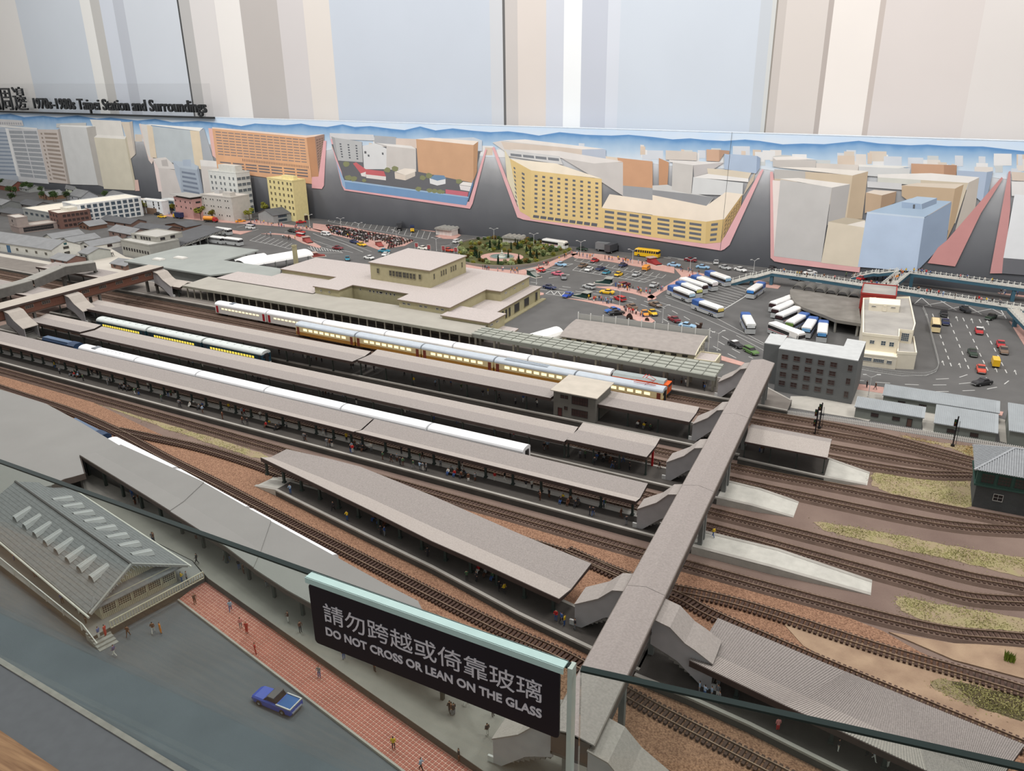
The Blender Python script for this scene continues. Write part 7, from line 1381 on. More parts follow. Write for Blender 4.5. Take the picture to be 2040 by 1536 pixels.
veh(TRUCK, M6, (1475, 425), (40, 6), 'grey', 'black', 'grey box truck on the avenue beyond the parking rows', 'truck', sc=1.05); veh(TRUCK, M6, (1620, 400), (40, 4), 'gunmetal', 'black', 'black truck alongside the grey box truck', 'truck', sc=1.05); veh(TRUCK, M8, (1742, 1165), (-12, -40), 'yellow', 'yellow', 'yellow box truck with black print on the wide road', 'truck', sc=.62)
RED = {'livery': mat('livery_white', (230, 226, 222), .4, .03), 'stripe': mat('stripe_red', (140, 40, 46), .5), 'rear_sign': mat('rear_dark', (60, 40, 42), .4)}
def coachv(R, px, d, label, red=False, rear=None):
    ex = dict(RED) if red else {}
    if rear: ex['rear_sign'] = mat('rear_' + '_'.join(map(str, rear)), rear, .5)
    veh(COACH, R, px, d, 'silver', 'white', label, 'bus', 'bus', 'coaches around the bus station', ex)
for px, d, lab, red, rear in (((770, 505), (-60, -22), 'blue-fronted white coach at the kerb end of the painted bays', 0, (150, 190, 220)), ((610, 560), (-60, -22), 'blue-fronted white coach second along the painted bays', 0, (226, 216, 216)), ((480, 592), (-60, -20), 'white coach with maroon windows parked between blue-fronted coaches', 1, None), ((425, 640), (-60, -24), 'blue-fronted white coach with a yellow-green rear beside the maroon one', 0, (206, 206, 120)), ((335, 690), (-60, -24), 'blue-fronted white coach with a pale blue rear at the near end of the bays', 0, (176, 206, 226)), ((650, 865), (-60, -22), 'blue-fronted white coach with a yellow rear at the lot corner', 0, (226, 200, 110)), ((1232, 650), (50, -34), 'blue-fronted white coach with a bright blue rear in the middle of the lot', 0, (60, 130, 206)), ((1130, 1050), (-20, -40), 'blue-fronted white coach standing alone on the lot apron', 0, (214, 216, 216)),
    ((1550, 818), (60, -22), 'maroon-striped white coach backed in farthest along the fan roof', 1, None), ((1570, 885), (60, -26), 'maroon-striped white coach in the middle of three at the fan roof', 1, None), ((1620, 960), (60, -26), 'maroon-striped white coach beside a blue-fronted one at the fan roof', 1, None), ((1725, 1040), (50, -30), 'blue-fronted white coach with a green rear board at the fan roof', 0, (110, 140, 70)), ((1870, 1100), (30, -44), 'blue-fronted white coach between two others at the fan roof', 0, (120, 170, 210)), ((2020, 1150), (6, -50), 'blue-fronted white coach nearest the ivory terminal', 0, (90, 150, 206)), ((1590, 1170), (60, 24), 'white coach with a red end behind the dark office roof', 1, None)):
    coachv(M7, px, d, lab, red, rear)
veh(COACH, M6, (875, 385), (50, 8), 'white', 'white', 'white coach with red flower pattern passing the garden', 'bus', 'bus', None, {'livery': bodym('ivory'), 'stripe': mat('stripe_flower', (190, 70, 60))}); veh(BUS, M6, (1975, 490), (-50, -6), 'yellow', 'yellow', 'yellow school bus on the avenue beyond the parking rows', 'bus', 'bus')
veh(MINI, M8, (1132, 800), (-6, -50), 'cream', 'cream', 'cream minibus on the wide road beside the terminal railing', 'bus', 'bus'); veh(MINI, Q2, (1195, 1296), (50, 6), 'white', 'white', 'white minibus crossing the junction', 'bus', 'bus', sc=.7); veh(MINI, Q2, (1795, 1392), (50, 8), 'red', 'white', 'red and white minibus beside the red subway roof', 'bus', 'bus', sc=.65)
for px, lab in (((690, 165), 'white-roofed dark coach outermost under the bus shed edge'), ((520, 195), 'white-roofed dark coach second under the bus shed edge'), ((600, 268), 'white-roofed dark coach in the open bay beside the market roof'), ((810, 290), 'white-roofed coach half hidden by the market roof corner'), ((250, 315), 'white-roofed coach behind the market roof vent')): veh(BUS, M4, px, (-60, -8), 'silver', 'white', lab, 'bus', 'bus', 'coaches of the western bus shed')
# ================================================================ PEOPLE
def person_mesh(pose):
    J = {'pel': (0, 0, .93, .155), 'che': (0, 0, 1.28, .17), 'nec': (0, 0, 1.46, .065), 'hea': (0, .01, 1.60, .105), 'top': (0, .01, 1.68, .075)}
    for s_, n in ((-1, 'l'), (1, 'r')):
        J[n + 'sh'] = (s_ * .20, 0, 1.38, .075); J[n + 'el'] = (s_ * .25, -.02, 1.10, .055); J[n + 'ha'] = (s_ * .24, .06, .86, .05)
        J[n + 'hi'] = (s_ * .10, 0, .86, .105); J[n + 'kn'] = (s_ * .11, .02, .48, .075); J[n + 'an'] = (s_ * .11, 0, .07, .055); J[n + 'to'] = (s_ * .12, .14, .04, .05)
    if pose == 'walk':
        J['rkn'] = (.11, .16, .50, .075); J['ran'] = (.11, .28, .10, .055); J['rto'] = (.11, .42, .09, .05); J['lkn'] = (-.11, -.06, .48, .075); J['lan'] = (-.11, -.30, .12, .055); J['lto'] = (-.11, -.20, .04, .05); J['rha'] = (.24, -.18, .92, .05); J['lha'] = (-.24, .26, .96, .05)
    if pose == 'arms': J['rel'] = (.27, .12, 1.14, .055); J['rha'] = (.12, .32, 1.18, .05); J['lel'] = (-.27, .10, 1.12, .055); J['lha'] = (-.12, .32, 1.10, .05)
    if pose == 'sit':
        for n, s_ in (('l', -1), ('r', 1)): J[n + 'kn'] = (s_ * .12, .42, .50, .08); J[n + 'an'] = (s_ * .12, .44, .08, .055); J[n + 'to'] = (s_ * .12, .58, .04, .05); J[n + 'ha'] = (s_ * .14, .34, .62, .05); J[n + 'el'] = (s_ * .26, .06, .80, .055); J[n + 'sh'] = (s_ * .20, 0, 1.0, .075); J[n + 'hi'] = (s_ * .11, .04, .50, .11)
        J['pel'] = (0, 0, .54, .16); J['che'] = (0, 0, .92, .17); J['nec'] = (0, 0, 1.09, .065); J['hea'] = (0, .02, 1.23, .105); J['top'] = (0, .02, 1.31, .075)
    if pose == 'skirt':
        for n, s_ in (('l', -1), ('r', 1)): J[n + 'kn'] = (s_ * .075, .01, .50, .14)
    ks = list(J); E_ = [('pel', 'che'), ('che', 'nec'), ('nec', 'hea'), ('hea', 'top')]
    for n in 'lr': E_ += [('che', n + 'sh'), (n + 'sh', n + 'el'), (n + 'el', n + 'ha'), ('pel', n + 'hi'), (n + 'hi', n + 'kn'), (n + 'kn', n + 'an'), (n + 'an', n + 'to')]
    me = bpy.data.meshes.new('p'); me.from_pydata([J[k][:3] for k in ks], [(ks.index(a), ks.index(b)) for a, b in E_], [])
    o = bpy.data.objects.new('p', me); COL.objects.link(o); o.modifiers.new('s', 'SKIN'); sv = me.skin_vertices[0].data
    for i, k in enumerate(ks): sv[i].radius = (J[k][3], J[k][3] * .85); sv[i].use_root = (k == 'pel')
    ss = o.modifiers.new('u', 'SUBSURF'); ss.levels = 1; ss.render_levels = 1
    bpy.context.view_layer.update(); out = bpy.data.meshes.new_from_object(o.evaluated_get(bpy.context.evaluated_depsgraph_get())); bpy.data.objects.remove(o); out.name = 'person'
    hz0 = J['hea'][2]; wz_ = J['pel'][2] - .02 if pose != 'skirt' else .80
    mi = []
    for p in out.polygons:
        c = p.center
        if c.z > hz0 + .04 or (c.z > hz0 - .06 and c.y < -.01): m_ = 3
        elif c.z > hz0 - .15: m_ = 0
        elif pose == 'sit': m_ = 1 if c.z > .62 and c.y < .25 else (2 if c.z > .12 else 3)
        elif abs(c.x) > .19 and c.z < 1.02: m_ = 0
        elif c.z > wz_: m_ = 1
        elif c.z < .09: m_ = 3
        else: m_ = 2
        mi.append(m_)
    s_ = 1 / 80
    for v in out.vertices: v.co = v.co * s_
    out.materials.clear()
    for m_ in (SKIN, SHIRT, PANTS, HAIR): out.materials.append(m_)
    out.polygons.foreach_set('material_index', mi); out.polygons.foreach_set('use_smooth', [True] * len(out.polygons)); out.update()
    return out
SKIN = mat('skin', (196, 150, 122), .7, .05); SHIRT = mat('shirt', (150, 150, 152), .8); PANTS = mat('trousers', (60, 62, 72), .8); HAIR = mat('hair', (30, 26, 24), .7)
PM = {k: person_mesh(k) for k in ('stand', 'walk', 'arms', 'sit', 'skirt')}
CLO = {'red': (178, 40, 40), 'yellow': (208, 176, 44), 'blue': (60, 92, 150), 'grey': (120, 122, 126), 'white': (216, 214, 208), 'black': (36, 36, 40), 'brown': (96, 62, 46), 'orange': (214, 130, 50), 'green': (70, 96, 70), 'pale blue': (150, 172, 194), 'dark': (52, 50, 54), 'pink': (206, 130, 130), 'purple': (96, 88, 130)}
POSE = {'stand': 'standing', 'walk': 'walking', 'arms': 'gesturing', 'sit': 'sitting', 'skirt': 'skirted'}
NP = [0]; FAR = []
def cm_(c, k): return mat('%s_%s' % (k, c.replace(' ', '_')), CLO[c], .8, .08, 200)
def person(loc, rz, pose, shirt, pants, where):
    NP[0] += 1; loc = (loc[0], min(loc[1], mural_y(loc[0]) - .02), loc[2])
    if NP[0] > 300: FAR.append((loc, rz, pose, shirt, pants)); return
    o = bpy.data.objects.new('person', PM[pose]); COL.objects.link(o); o.location = loc; o.rotation_euler = (0, 0, rz)
    for i, m_ in ((1, cm_(shirt, 'shirt')), (2, cm_(pants, 'legs'))): o.material_slots[i].link = 'OBJECT'; o.material_slots[i].material = m_
    tag(o, '%s person in %s and %s %s' % (POSE[pose], shirt, pants, where), 'person', 'people ' + where)
    return o
SH = ['red', 'yellow', 'blue', 'grey', 'grey', 'dark', 'black', 'brown', 'grey', 'white', 'black', 'brown', 'green', 'pale blue', 'dark', 'dark', 'dark']
PT = ['dark', 'black', 'grey', 'brown', 'blue', 'dark', 'white']
def crowd(where, pts, z, n=None, poses=('stand', 'walk', 'arms', 'skirt'), jit=.0, palette=None):
    for x, y in pts: person((x + random.uniform(-jit, jit), y + random.uniform(-jit, jit), z), random.uniform(0, 6.28), random.choice(poses), random.choice(palette or SH), random.choice(PT), where)
def ppl(where, R, z, *pts, palette=None): crowd(where, [G(x, y, z)[:2] for x, y in q(*R, *pts)], z, palette=palette)
benchm = mat('bench_wood', (82, 74, 68), .8, .1)
def bench_proto():
    t = thing('bench', 'bench', 'bench'); ORG[t.name] = (0, 0, 0)
    for y in (-.004, .004): obj('seat', MB().box(-.022, .022, y - .0032, y + .0032, .0052, .0060), benchm, t)
    obj('backrest', MB().box(-.022, .022, -.0006, .0006, .0060, .0112), benchm, t)
    for x in (-.018, .018): obj('leg', MB().box(x - .0008, x + .0008, -.006, .006, 0, .0052), under, t)
    return proto(t)
BENCH = bench_proto()
def bench(px, R, where, n=6, z=.0161, a=-.04):
    g = G(*q(*R, px)[0], z); dup(BENCH, (g[0], g[1], z), a, 'dark double-sided bench ' + where, 'platform benches')
    for i in range(n):
        s_ = 1 if i % 2 else -1; x = -.016 + .032 * (i // 2) / max(1, (n + 1) // 2 - 1)
        person((g[0] + x * math.cos(a), g[1] + s_ * .0058 + x * math.sin(a), z - .0003), a if s_ > 0 else a + math.pi, 'sit', random.choice(SH), random.choice(PT), 'on the bench ' + where)
Z3, Z5, Z7, Z8, ZD, ZS = (1040, 720, 5.1), (600, 550, 2.914), (100, 640, 4.08), (600, 760, 4.08), (400, 820, 4.389), (560, 1100, 3.1875)
bench((480, 1445), Z3, 'near the last green posts', 6); bench((470, 545), Z8, 'beside the canopy seam', 5); bench((1260, 760), Z8, 'half way along the near canopy', 6); bench((620, 550), Z7, 'beside the dark blue engine', 5); bench((1190, 700), Z7, 'by the first white coach', 4); bench((215, 445), Z7, 'at the western green posts', 5); bench((1810, 865), Z7, 'by the second white coach', 4)
bench((840, 1000), Z3, 'beside the red post', 5); bench((1245, 670), Z3, 'under the cabin canopy', 5); bench((1580, 965), ZD, 'on the curved island platform', 5, a=-.24); bench((1310, 140), ZS, 'near the curved island stairs', 5, a=-.24)
C1 = 'on the long platform with green posts'
ppl(C1, Z7, .0162, (40, 380), (75, 350), (80, 430), (270, 485), (335, 430), (345, 440), (388, 445), (470, 520), (490, 500), (690, 595), (722, 600), (800, 550), (905, 650), (962, 615), (985, 610), (1022, 610), (1050, 695), (1065, 700), (1455, 725), (1560, 760), (1582, 765), (1402, 795), (1565, 835), (1605, 845), (1710, 790), (1925, 870), (1240, 745))
ppl(C1, Z8, .0162, (40, 485), (25, 480), (182, 435), (205, 440), (370, 480), (210, 525), (235, 530), (252, 535), (402, 575), (418, 578), (572, 565), (662, 635), (735, 655), (780, 650), (805, 680), (828, 685), (815, 590), (912, 705), (965, 720), (990, 725), (1018, 728), (965, 640), (988, 632), (1135, 700), (1310, 700), (1360, 815), (1415, 810), (1575, 808), (1655, 805))
ppl(C1, Z3, .0162, (185, 1410), (275, 1385), (180, 1390), (100, 1290), (845, 1490), (40, 1290))
ppl('beside the footbridge stairs of the long platform', (1040, 900, 4.389), .0162, (865, 575), (912, 640), (1012, 610), (590, 555), (620, 560), (720, 490))
ppl('on the platform beside the teal railcars', Z3, .0162, (225, 905), (260, 890), (590, 985), (640, 985), (735, 1055), (915, 1085), (945, 1095), (1028, 1025), (1090, 1105), (1395, 1090))
ppl('on the platform beside the teal railcars', Z8, .0162, (180, 110), (200, 105), (225, 120), (255, 110), (345, 125), (450, 185), (590, 170), (820, 245), (845, 255), (885, 265), (990, 265), (1080, 310), (1255, 330), (1270, 345), (1570, 425), (1620, 400), (1650, 410), (1700, 455), (1730, 465), (1975, 560), (1985, 500))
ppl('on the platform beside the teal railcars', Z7, .0162, (55, 85), (160, 105), (285, 150), (480, 190), (680, 240), (848, 280), (1130, 360), (1165, 365), (1240, 370), (1370, 400), (1650, 470), (1690, 480), (1710, 485), (2005, 520))
ppl('on the island platform by the two-storey cabin', Z5, .0162, (40, 480), (90, 490), (120, 495), (195, 495), (290, 535), (375, 545), (425, 550), (600, 580), (655, 625), (730, 605), (780, 640), (830, 625), (870, 640), (930, 665), (1055, 700), (1085, 690), (1125, 690), (1150, 720), (1245, 745), (1290, 730), (1365, 730), (1370, 760))
ppl('on the island platform by the two-storey cabin', (400, 560, 4.08), .0162, (640, 600), (755, 610), (830, 620), (850, 625), (900, 650), (940, 650), (985, 660), (1222, 710), (1240, 720), (1345, 710), (1410, 740), (1440, 715), (1655, 765))
ppl('under the green-grey canopy of the main platform', Z3, .0162, (1540, 235), (1620, 225), (1660, 250), (1840, 270), (1850, 300), (1870, 265))
ppl('under the short canopy beyond the footbridge', (1400, 660, 6), .0162, (680, 1440), (725, 1450), (700, 1455))
person((*G(1421, 1070, .0162)[:2], .0162), 1.0, 'walk', 'yellow', 'blue', 'alone on the long pale ramp')
ppl('on the curved island platform', ZD, .0162, (785, 715), (1160, 865), (1282, 950), (1575, 1075), (1610, 1085), (1985, 1270)); ppl('on the curved island platform', ZS, .0162, (1180, 180), (1240, 185), (1385, 245), (1418, 262), (1745, 435), (1780, 450), (1800, 465), (1865, 490))
ppl('waiting under the ribbed canopy', (1100, 1200, 4.435), .0162, (1300, 800), (1345, 835), (1405, 845), (1460, 830), (1475, 890), (1460, 770), palette=['pale blue', 'pale blue', 'grey']); person((*G(1549, 1455, .0162)[:2], .0162), .5, 'skirt', 'pink', 'red', 'alone under the ribbed canopy'); ppl('under the far part of the ribbed canopy', (1100, 1280, 2.17), .0162, (1235, 470), (1360, 490), (1390, 510), (1450, 540))
ppl('on the goods platform beside the pale shed', (0, 1009, 2.914), .0162, (895, 205), (1145, 330), (1140, 190), (1310, 310), (1330, 320), (1390, 365), (1415, 390), (1550, 465), (1675, 670), (1745, 730)); ppl('on the goods platform beside the pale shed', (0, 760, 4.389), .0162, (1160, 1010), (1185, 1075), (1222, 1058), (1340, 1400)); ppl('on the goods platform below the notice', ZS, .0162, (1072, 1020), (1098, 1035), (1082, 1030), (1310, 1165), (1345, 1040), (1175, 970), (595, 760), (400, 680))
ppl('on the terrace of the goods office', (0, 950, 4.8), .0162, (140, 800), (340, 960), (600, 1210), (760, 1310), (730, 1270), (1740, 1005), (1790, 1000), (1365, 1150), (30, 670), (825, 1400))
for px, c, p, ps in (((1230, 1535), 'brown', 'brown', 'walk'), ((1470, 1500), 'brown', 'white', 'walk'), ((1540, 1500), 'orange', 'orange', 'skirt'), ((1870, 1235), 'brown', 'brown', 'arms')): person((*G(*q(0, 950, 4.8, px)[0])[:2], .0012 if px[0] < 1800 else .0038), random.uniform(0, 6), ps, c, p, 'on the road below the balustrade' if px[0] < 1800 else 'at the head of the tiled footway')
for px, c, p, ps in (((1015, 170), 'blue', 'white', 'stand'), ((1080, 150), 'red', 'red', 'skirt'), ((1155, 285), 'purple', 'white', 'walk')): person((*G(*q(0, 1240, 5.1, px)[0], .012)[:2], .0146 if px[0] < 1100 else .002), 2.0, ps, c, p, 'at the terrace steps')
for px, c, p, ps in (((1340, 610), 'pale blue', 'blue', 'walk'), ((1435, 735), 'red', 'red', 'skirt'), ((1400, 710), 'pink', 'grey', 'stand'), ((1485, 858), 'red', 'red', 'stand'), ((1855, 995), 'grey', 'blue', 'arms')): person((*G(*q(0, 1009, 2.914, px)[0], .003)[:2], .0038), random.uniform(0, 6), ps, c, p, 'on the red tiled footway')
ppl('on the red tiled footway', ZS, .0038, (715, 1250), (890, 1385), (1130, 1325))
# plaza crowds
def band(where, R, a, b, n, w=6, palette=None):
    P_ = []
    for _ in range(n):
        t = random.random(); P_.append(G(*q(*R, (a[0] + (b[0] - a[0]) * t + random.uniform(-w, w), a[1] + (b[1] - a[1]) * t + random.uniform(-w, w)))[0])[:2])
    crowd(where, P_, .0016, palette=palette)
BR = ['red', 'yellow', 'orange', 'white', 'pink', 'blue', 'brown', 'grey', 'black', 'pale blue']
band('on the pink kerb beyond the parking rows', M6, (1080, 470), (2000, 600), 26, 16, BR); band('on the pink path round the garden', M6, (0, 650), (500, 690), 14, 18, BR); band('on the pink path round the garden', M6, (650, 640), (1020, 500), 8, 10, BR)
band('on the outer pink refuge', M6, (1560, 845), (2040, 955), 22, 18, BR); band('on the inner pink refuge', M6, (1260, 1010), (1560, 1055), 12, 14, BR); band('on the inner pink refuge', M6, (1660, 1120), (1960, 1230), 12, 14, BR)
band('on the pavement of the motorcycle park', M5, (20, 340), (480, 470), 16, 16, BR); band('on the pavement before the yellow tower', Q2, (1200, 1225), (2020, 1325), 24, 10, BR); band('on the pavement before the pink buildings', Q2, (60, 1110), (1000, 1205), 12, 8, BR); band('beside the coach lot kerb', M7, (60, 620), (560, 420), 12, 12, BR); band('on the pink kerb of the avenue', M7, (260, 350), (560, 400), 8, 12, BR); band('by the foot of the painted blocks', M8, (100, 150), (700, 240), 8, 8); band('by the foot of the painted blocks', M8, (1720, 340), (2000, 390), 5, 10); band('on the pavement by the red subway roof', M4, (1200, 170), (1550, 230), 10, 14, BR)
ppl('in the pale yard', M3, .0014, (1302, 425), (1340, 425), (1358, 422)); ppl('on the tiled corner beside the dark office', (1640, 740, 5.1), .0018, (440, 165), (528, 185))
for (x0, y0), (x1, y1), z, n, w in (((-.47, 3.258), (-.02, 3.172), .0505, 16, 'on the blue overpass behind the bus station'), ((-.01, 3.17), (.30, 3.087), .0505, 14, 'on the blue overpass above the zigzag crossing'), ((-.056, 3.21), (-.012, 3.43), .0525, 14, 'on the crossing branch of the blue overpass'), ((.02, 3.45), (.30, 3.388), .0545, 12, 'on the far blue overpass')):
    for _ in range(n):
        t = random.random(); jy = random.uniform(-.009, .009); crowd(w, [(x0 + (x1 - x0) * t + (jy if n == 14 and 'branch' in w else 0), y0 + (y1 - y0) * t + jy)], z + (.004 * t if 'branch' in w else 0) - (.002 if 'branch' in w else 0), palette=BR)
mats_, key, mb = [], {}, MB()
def slot(m_):
    if m_.name not in key: key[m_.name] = len(mats_); mats_.append(m_)
    return key[m_.name]
for loc, rz, pose, shirt, pants in FAR:
    me = PM[pose]; c_, s_ = math.cos(rz), math.sin(rz); mm = [slot(m_) for m_ in (SKIN, cm_(shirt, 'shirt'), cm_(pants, 'legs'), HAIR)]; n = len(mb.v)
    mb.v += [(loc[0] + v.co.x * c_ - v.co.y * s_, loc[1] + v.co.x * s_ + v.co.y * c_, loc[2] + v.co.z) for v in me.vertices]
    for p in me.polygons: mb.f.append(tuple(i + n for i in p.vertices)); mb.m.append(mm[p.material_index])
if FAR: obj('distant_people', mb, mats_, label='crowd of tiny distant people on the pink pavements and blue overpasses', cat='people', kind='stuff')
# ================================================================ MOTORCYCLES, LAMPS, SIGNALS, SUBWAY ROOFS, GARDEN, TREES
def moto_mesh(c):
    mb = MB()
    for x in (-.0075, .0075): mb.tube((x, -.0009, .0036), (x, .0009, .0036), .0036, 8, mi=1)
    mb.box(-.006, .002, -.0016, .0016, .0060, .0085).box(-.003, .005, -.0012, .0012, .003, .0062).bar((.0075, 0, .0036), (.0055, 0, .0108), .0012).bar((.0055, -.0035, .0108), (.0055, .0035, .0108), .0009, mi=1).bar((-.0075, 0, .0055), (-.004, 0, .0072), .0016)
    return mb.mesh('motorcycle', [bodym(c), tyre])
MC = ('white', 'grey', 'black', 'silver', 'dark green', 'brown', 'gunmetal', 'maroon'); MM = [moto_mesh(c) for c in MC]
k = 0
for r in range(9):
    n = 30 - abs(r - 4)
    for i in range(n):
        u = (i + .5) / n; v = r / 8
        a = lerp((90, 305), (700, 375), u) if False else lerp((60, 300), (1095, 488), u); b = lerp((130, 385), (830, 575), u)
        x, y = lerp(a, b, v)
        if 560 < x < 800 and y > 460 and y > 470 + (x - 600) * .2: continue
        g = G(*q(*M5, (x + random.uniform(-3, 3), y + random.uniform(-3, 3)))[0]); ci = random.randrange(8); o = inst('motorcycle', MM[ci], None, (g[0], g[1], .0015), 1.1 + random.uniform(-.35, .35)); tag(o, 'tiny %s motorcycle parked in the dense rows of the motorcycle park' % MC[ci], 'motorcycle', 'motorcycles in the park'); k += 1
def lamp_proto():
    t = thing('street_lamp', 'lamp', 'street lamp'); ORG[t.name] = (0, 0, 0); wm_ = P(206, 206, 204)
    obj('base', MB().tube((0, 0, 0), (0, 0, .004), .002, 8), wm_, t); obj('pole', MB().tube((0, 0, 0), (0, 0, .058), .0011, 6, .0007), wm_, t)
    for s_ in (-1, 1): obj('arm', MB().bar((0, 0, .056), (s_ * .014, 0, .063), .0010), wm_, t); obj('lamp_head', MB().box(s_ * .018 - .005, s_ * .018 + .005, -.0016, .0016, .0625, .0643), wm_, t)
    return proto(t)
LAMP = lamp_proto()
for R, px, rz, lab in ((M6, (145, 300), .3, 'behind the garden beside the wavy shelter'), (M6, (620, 365), .4, 'between the garden and the passing coach'), (M6, (1180, 460), .4, 'on the kerb behind the red car'), (M6, (1800, 570), .4, 'on the kerb before the school bus'), (M6, (1645, 1085), .5, 'at the edge of the inner refuge'), (M6, (652, 825), .3, 'at the corner of the hall colonnade'), (M7, (445, 385), .4, 'on the kerb of the avenue by the coach lot'), (M7, (1205, 400), .9, 'at the foot of the blue overpass stairs'), (M7, (118, 985), .5, 'behind the mesh fence'), (M7, (772, 1320), .8, 'beside the cream annex'), (M5, (455, 405), .3, 'inside the motorcycle park'), (M5, (902, 500), .3, 'at the far corner of the motorcycle park'), (M5, (1378, 600), .4, 'among the red lattice boards'), (M8, (282, 190), .3, 'by the painted beige block'), ((1640, 740, 5.1), (455, 265), .4, 'behind the shed with a brown door'), (M5, (240, 345), .3, 'at the street end of the motorcycle park'), (M4, (1722, 60), .3, 'on the pavement before the yellow tower')):
    g = G(*q(*R, px)[0]); dup(LAMP, (g[0], g[1], .001), rz, 'slim white twin-armed street lamp ' + lab, 'twin street lamps')
def signal(px, R, label, h, heads):
    g = G(*q(*R, px)[0]); t = thing('railway_signal', label, 'signal', (g[0], g[1], .0015)); x, y = g[0], g[1]
    bk = mat('signal_black', (28, 28, 30), .5)
    obj('base', MB().tube((x, y, .0012), (x, y, .006), .0042, 10), bk, t); obj('mast', MB().tube((x, y, .004), (x, y, h), .0014, 8), bk, t); obj('ladder', MB().bar((x + .005, y, .004), (x + .004, y, h * .85), .0006).bar((x + .0065, y, .004), (x + .0055, y, h * .85), .0006), bk, t); obj('platform', MB().box(x - .004, x + .008, y - .003, y + .003, h * .55, h * .56), bk, t)
    for z in heads:
        hd = obj('signal_head', MB().box(x - .0065, x - .0015, y - .003, y + .001, z - .008, z + .008), bk, t)
        for k_, c in ((-.005, (90, 30, 30)), (0, (120, 96, 30)), (.005, (40, 90, 50))): obj('lens', MB().tube((x - .004, y - .0030, z + k_), (x - .004, y - .0038, z + k_), .0014, 8), P(*c), hd)
signal((1338, 1252), (1400, 660, 6), 'tall black railway signal with two heads beside the short canopy', .075, (.060, .034)); signal((1390, 1165), (1400, 660, 6), 'black railway signal with one head close to the two-headed one', .068, (.056,)); signal((1312, 765), (1640, 740, 5.1), 'single black railway signal on the dry grass by the picket fence', .076, (.060,))
def subway(R, px, d, c, label, sc=1.0):
    (x, y), (x2, y2) = q(*R, px, (px[0] + d[0], px[1] + d[1])); a, b = G(x, y), G(x2, y2); rz = math.atan2(b[1] - a[1], b[0] - a[0])
    t = thing('subway_entrance', label, 'entrance', (a[0], a[1], .001), rz); ORG[t.name] = (0, 0, 0); m_ = P(*c); h = .022
    pr_ = [(-.045, 0), (-.045, .006), (-.030, .0075), (-.012, .013), (0, h), (.020, h), (.020, 0)]
    for s_ in (-1, 1): obj('side_wall', MB().loft([[(x_, s_ * .013 - .0008, z) for x_, z in pr_], [(x_, s_ * .013 + .0008, z) for x_, z in pr_]]), m_, t)
    obj('sloping_roof', MB().loft([[(x_, yy, z) for x_, z in pr_[1:5]] + [(x_, yy, z - .001) for x_, z in pr_[1:5][::-1]] for yy in (-.0128, .0128)]), m_ if c[0] > c[1] else P(130, 132, 126), t)
    obj('roof_slab', MB().box(-.006, .026, -.018, .018, h, h + .002), P(150, 150, 144) if c[0] < c[1] else P(172, 150, 140), t); obj('kerb', MB().box(-.050, .026, -.018, .018, -.001, .0012), P(196, 188, 178), t); t.scale = (sc, sc, sc)
subway(M6, (600, 715), (-40, -14), (34, 62, 58), 'dark green subway entrance at the corner of the garden path'); subway(M6, (1490, 810), (40, 4), (34, 62, 58), 'dark green subway entrance on the outer pink refuge'); subway(M6, (1230, 980), (40, 8), (34, 62, 58), 'dark green subway entrance on the inner pink refuge'); subway(M4, (1690, 255), (-40, -18), (146, 72, 66), 'red subway entrance beside the striped traffic island', 1.1); subway(M5, (690, 540), (-40, -24), (146, 72, 66), 'red subway entrance at the corner of the motorcycle park', .95); subway(M4, (1800, 430), (-40, 4), (146, 72, 66), 'red subway entrance behind the white vaulted canopy', .9); subway(M7, (0, 270), (-40, -14), (140, 48, 48), 'dark red subway entrance on the kerb near the school bus', 1.1)
# kiosks with wavy roofs
for R, l, c_, r, lab in ((M5, (1372, 402), (1560, 425), (1612, 400), 'white kiosk with a wavy four-vault roof on a pink island'), (M6, (250, 330), (470, 350), (520, 330), 'grey shelter with a wavy roof behind the garden')):
    (lx, cx_, rx) = q(*R, l, c_, r); t, W_, D_, h = bld3('kiosk', lab, lx, cx_, rx, .030, P(206, 200, 196), P(150, 148, 142), cat='kiosk')
    for i in range(4):
        x0 = W_ * i / 4; obj('roof_vault', MB().loft([[(x0 + W_ / 8 + W_ / 7.6 * math.cos(k_), y, h + .012 * math.sin(k_)) for k_ in np.linspace(0, math.pi, 8)] for y in (-.012, D_ + .012)]), P(150, 148, 142), t); obj('pier', MB().box(x0 + .001, x0 + .005, -.0012, 0, 0, h), P(224, 216, 210), t)
# red lattice boards
for i, px in enumerate(((1140, 575), (1288, 600), (1460, 612), (1608, 632))):
    g = G(*q(*M5, px)[0]); t = thing('lattice_board', ('red lattice board on white legs nearest the motorcycle park', 'red lattice board on white legs beside the lamp post', 'red lattice board on white legs between lamp post and garden', 'red lattice board on white legs at the garden edge')[i], 'sign', (g[0], g[1], 0), .35, 'red lattice boards'); ORG[t.name] = (0, 0, 0)
    obj('frame', MB().box(-.009, -.0075, -.001, .001, 0, .030).box(.0075, .009, -.001, .001, 0, .030).box(-.009, .009, -.001, .001, .0285, .030), frame_w, t); obj('panel', MB().box(-.0072, .0072, -.0005, .0005, .010, .0285), P(150, 44, 50), t)
    for k_ in range(3): obj('slat', MB().bar((-.007, -.0008, .012 + k_ * .005), (.007, -.0008, .017 + k_ * .005), .0008), P(214, 150, 150), t)
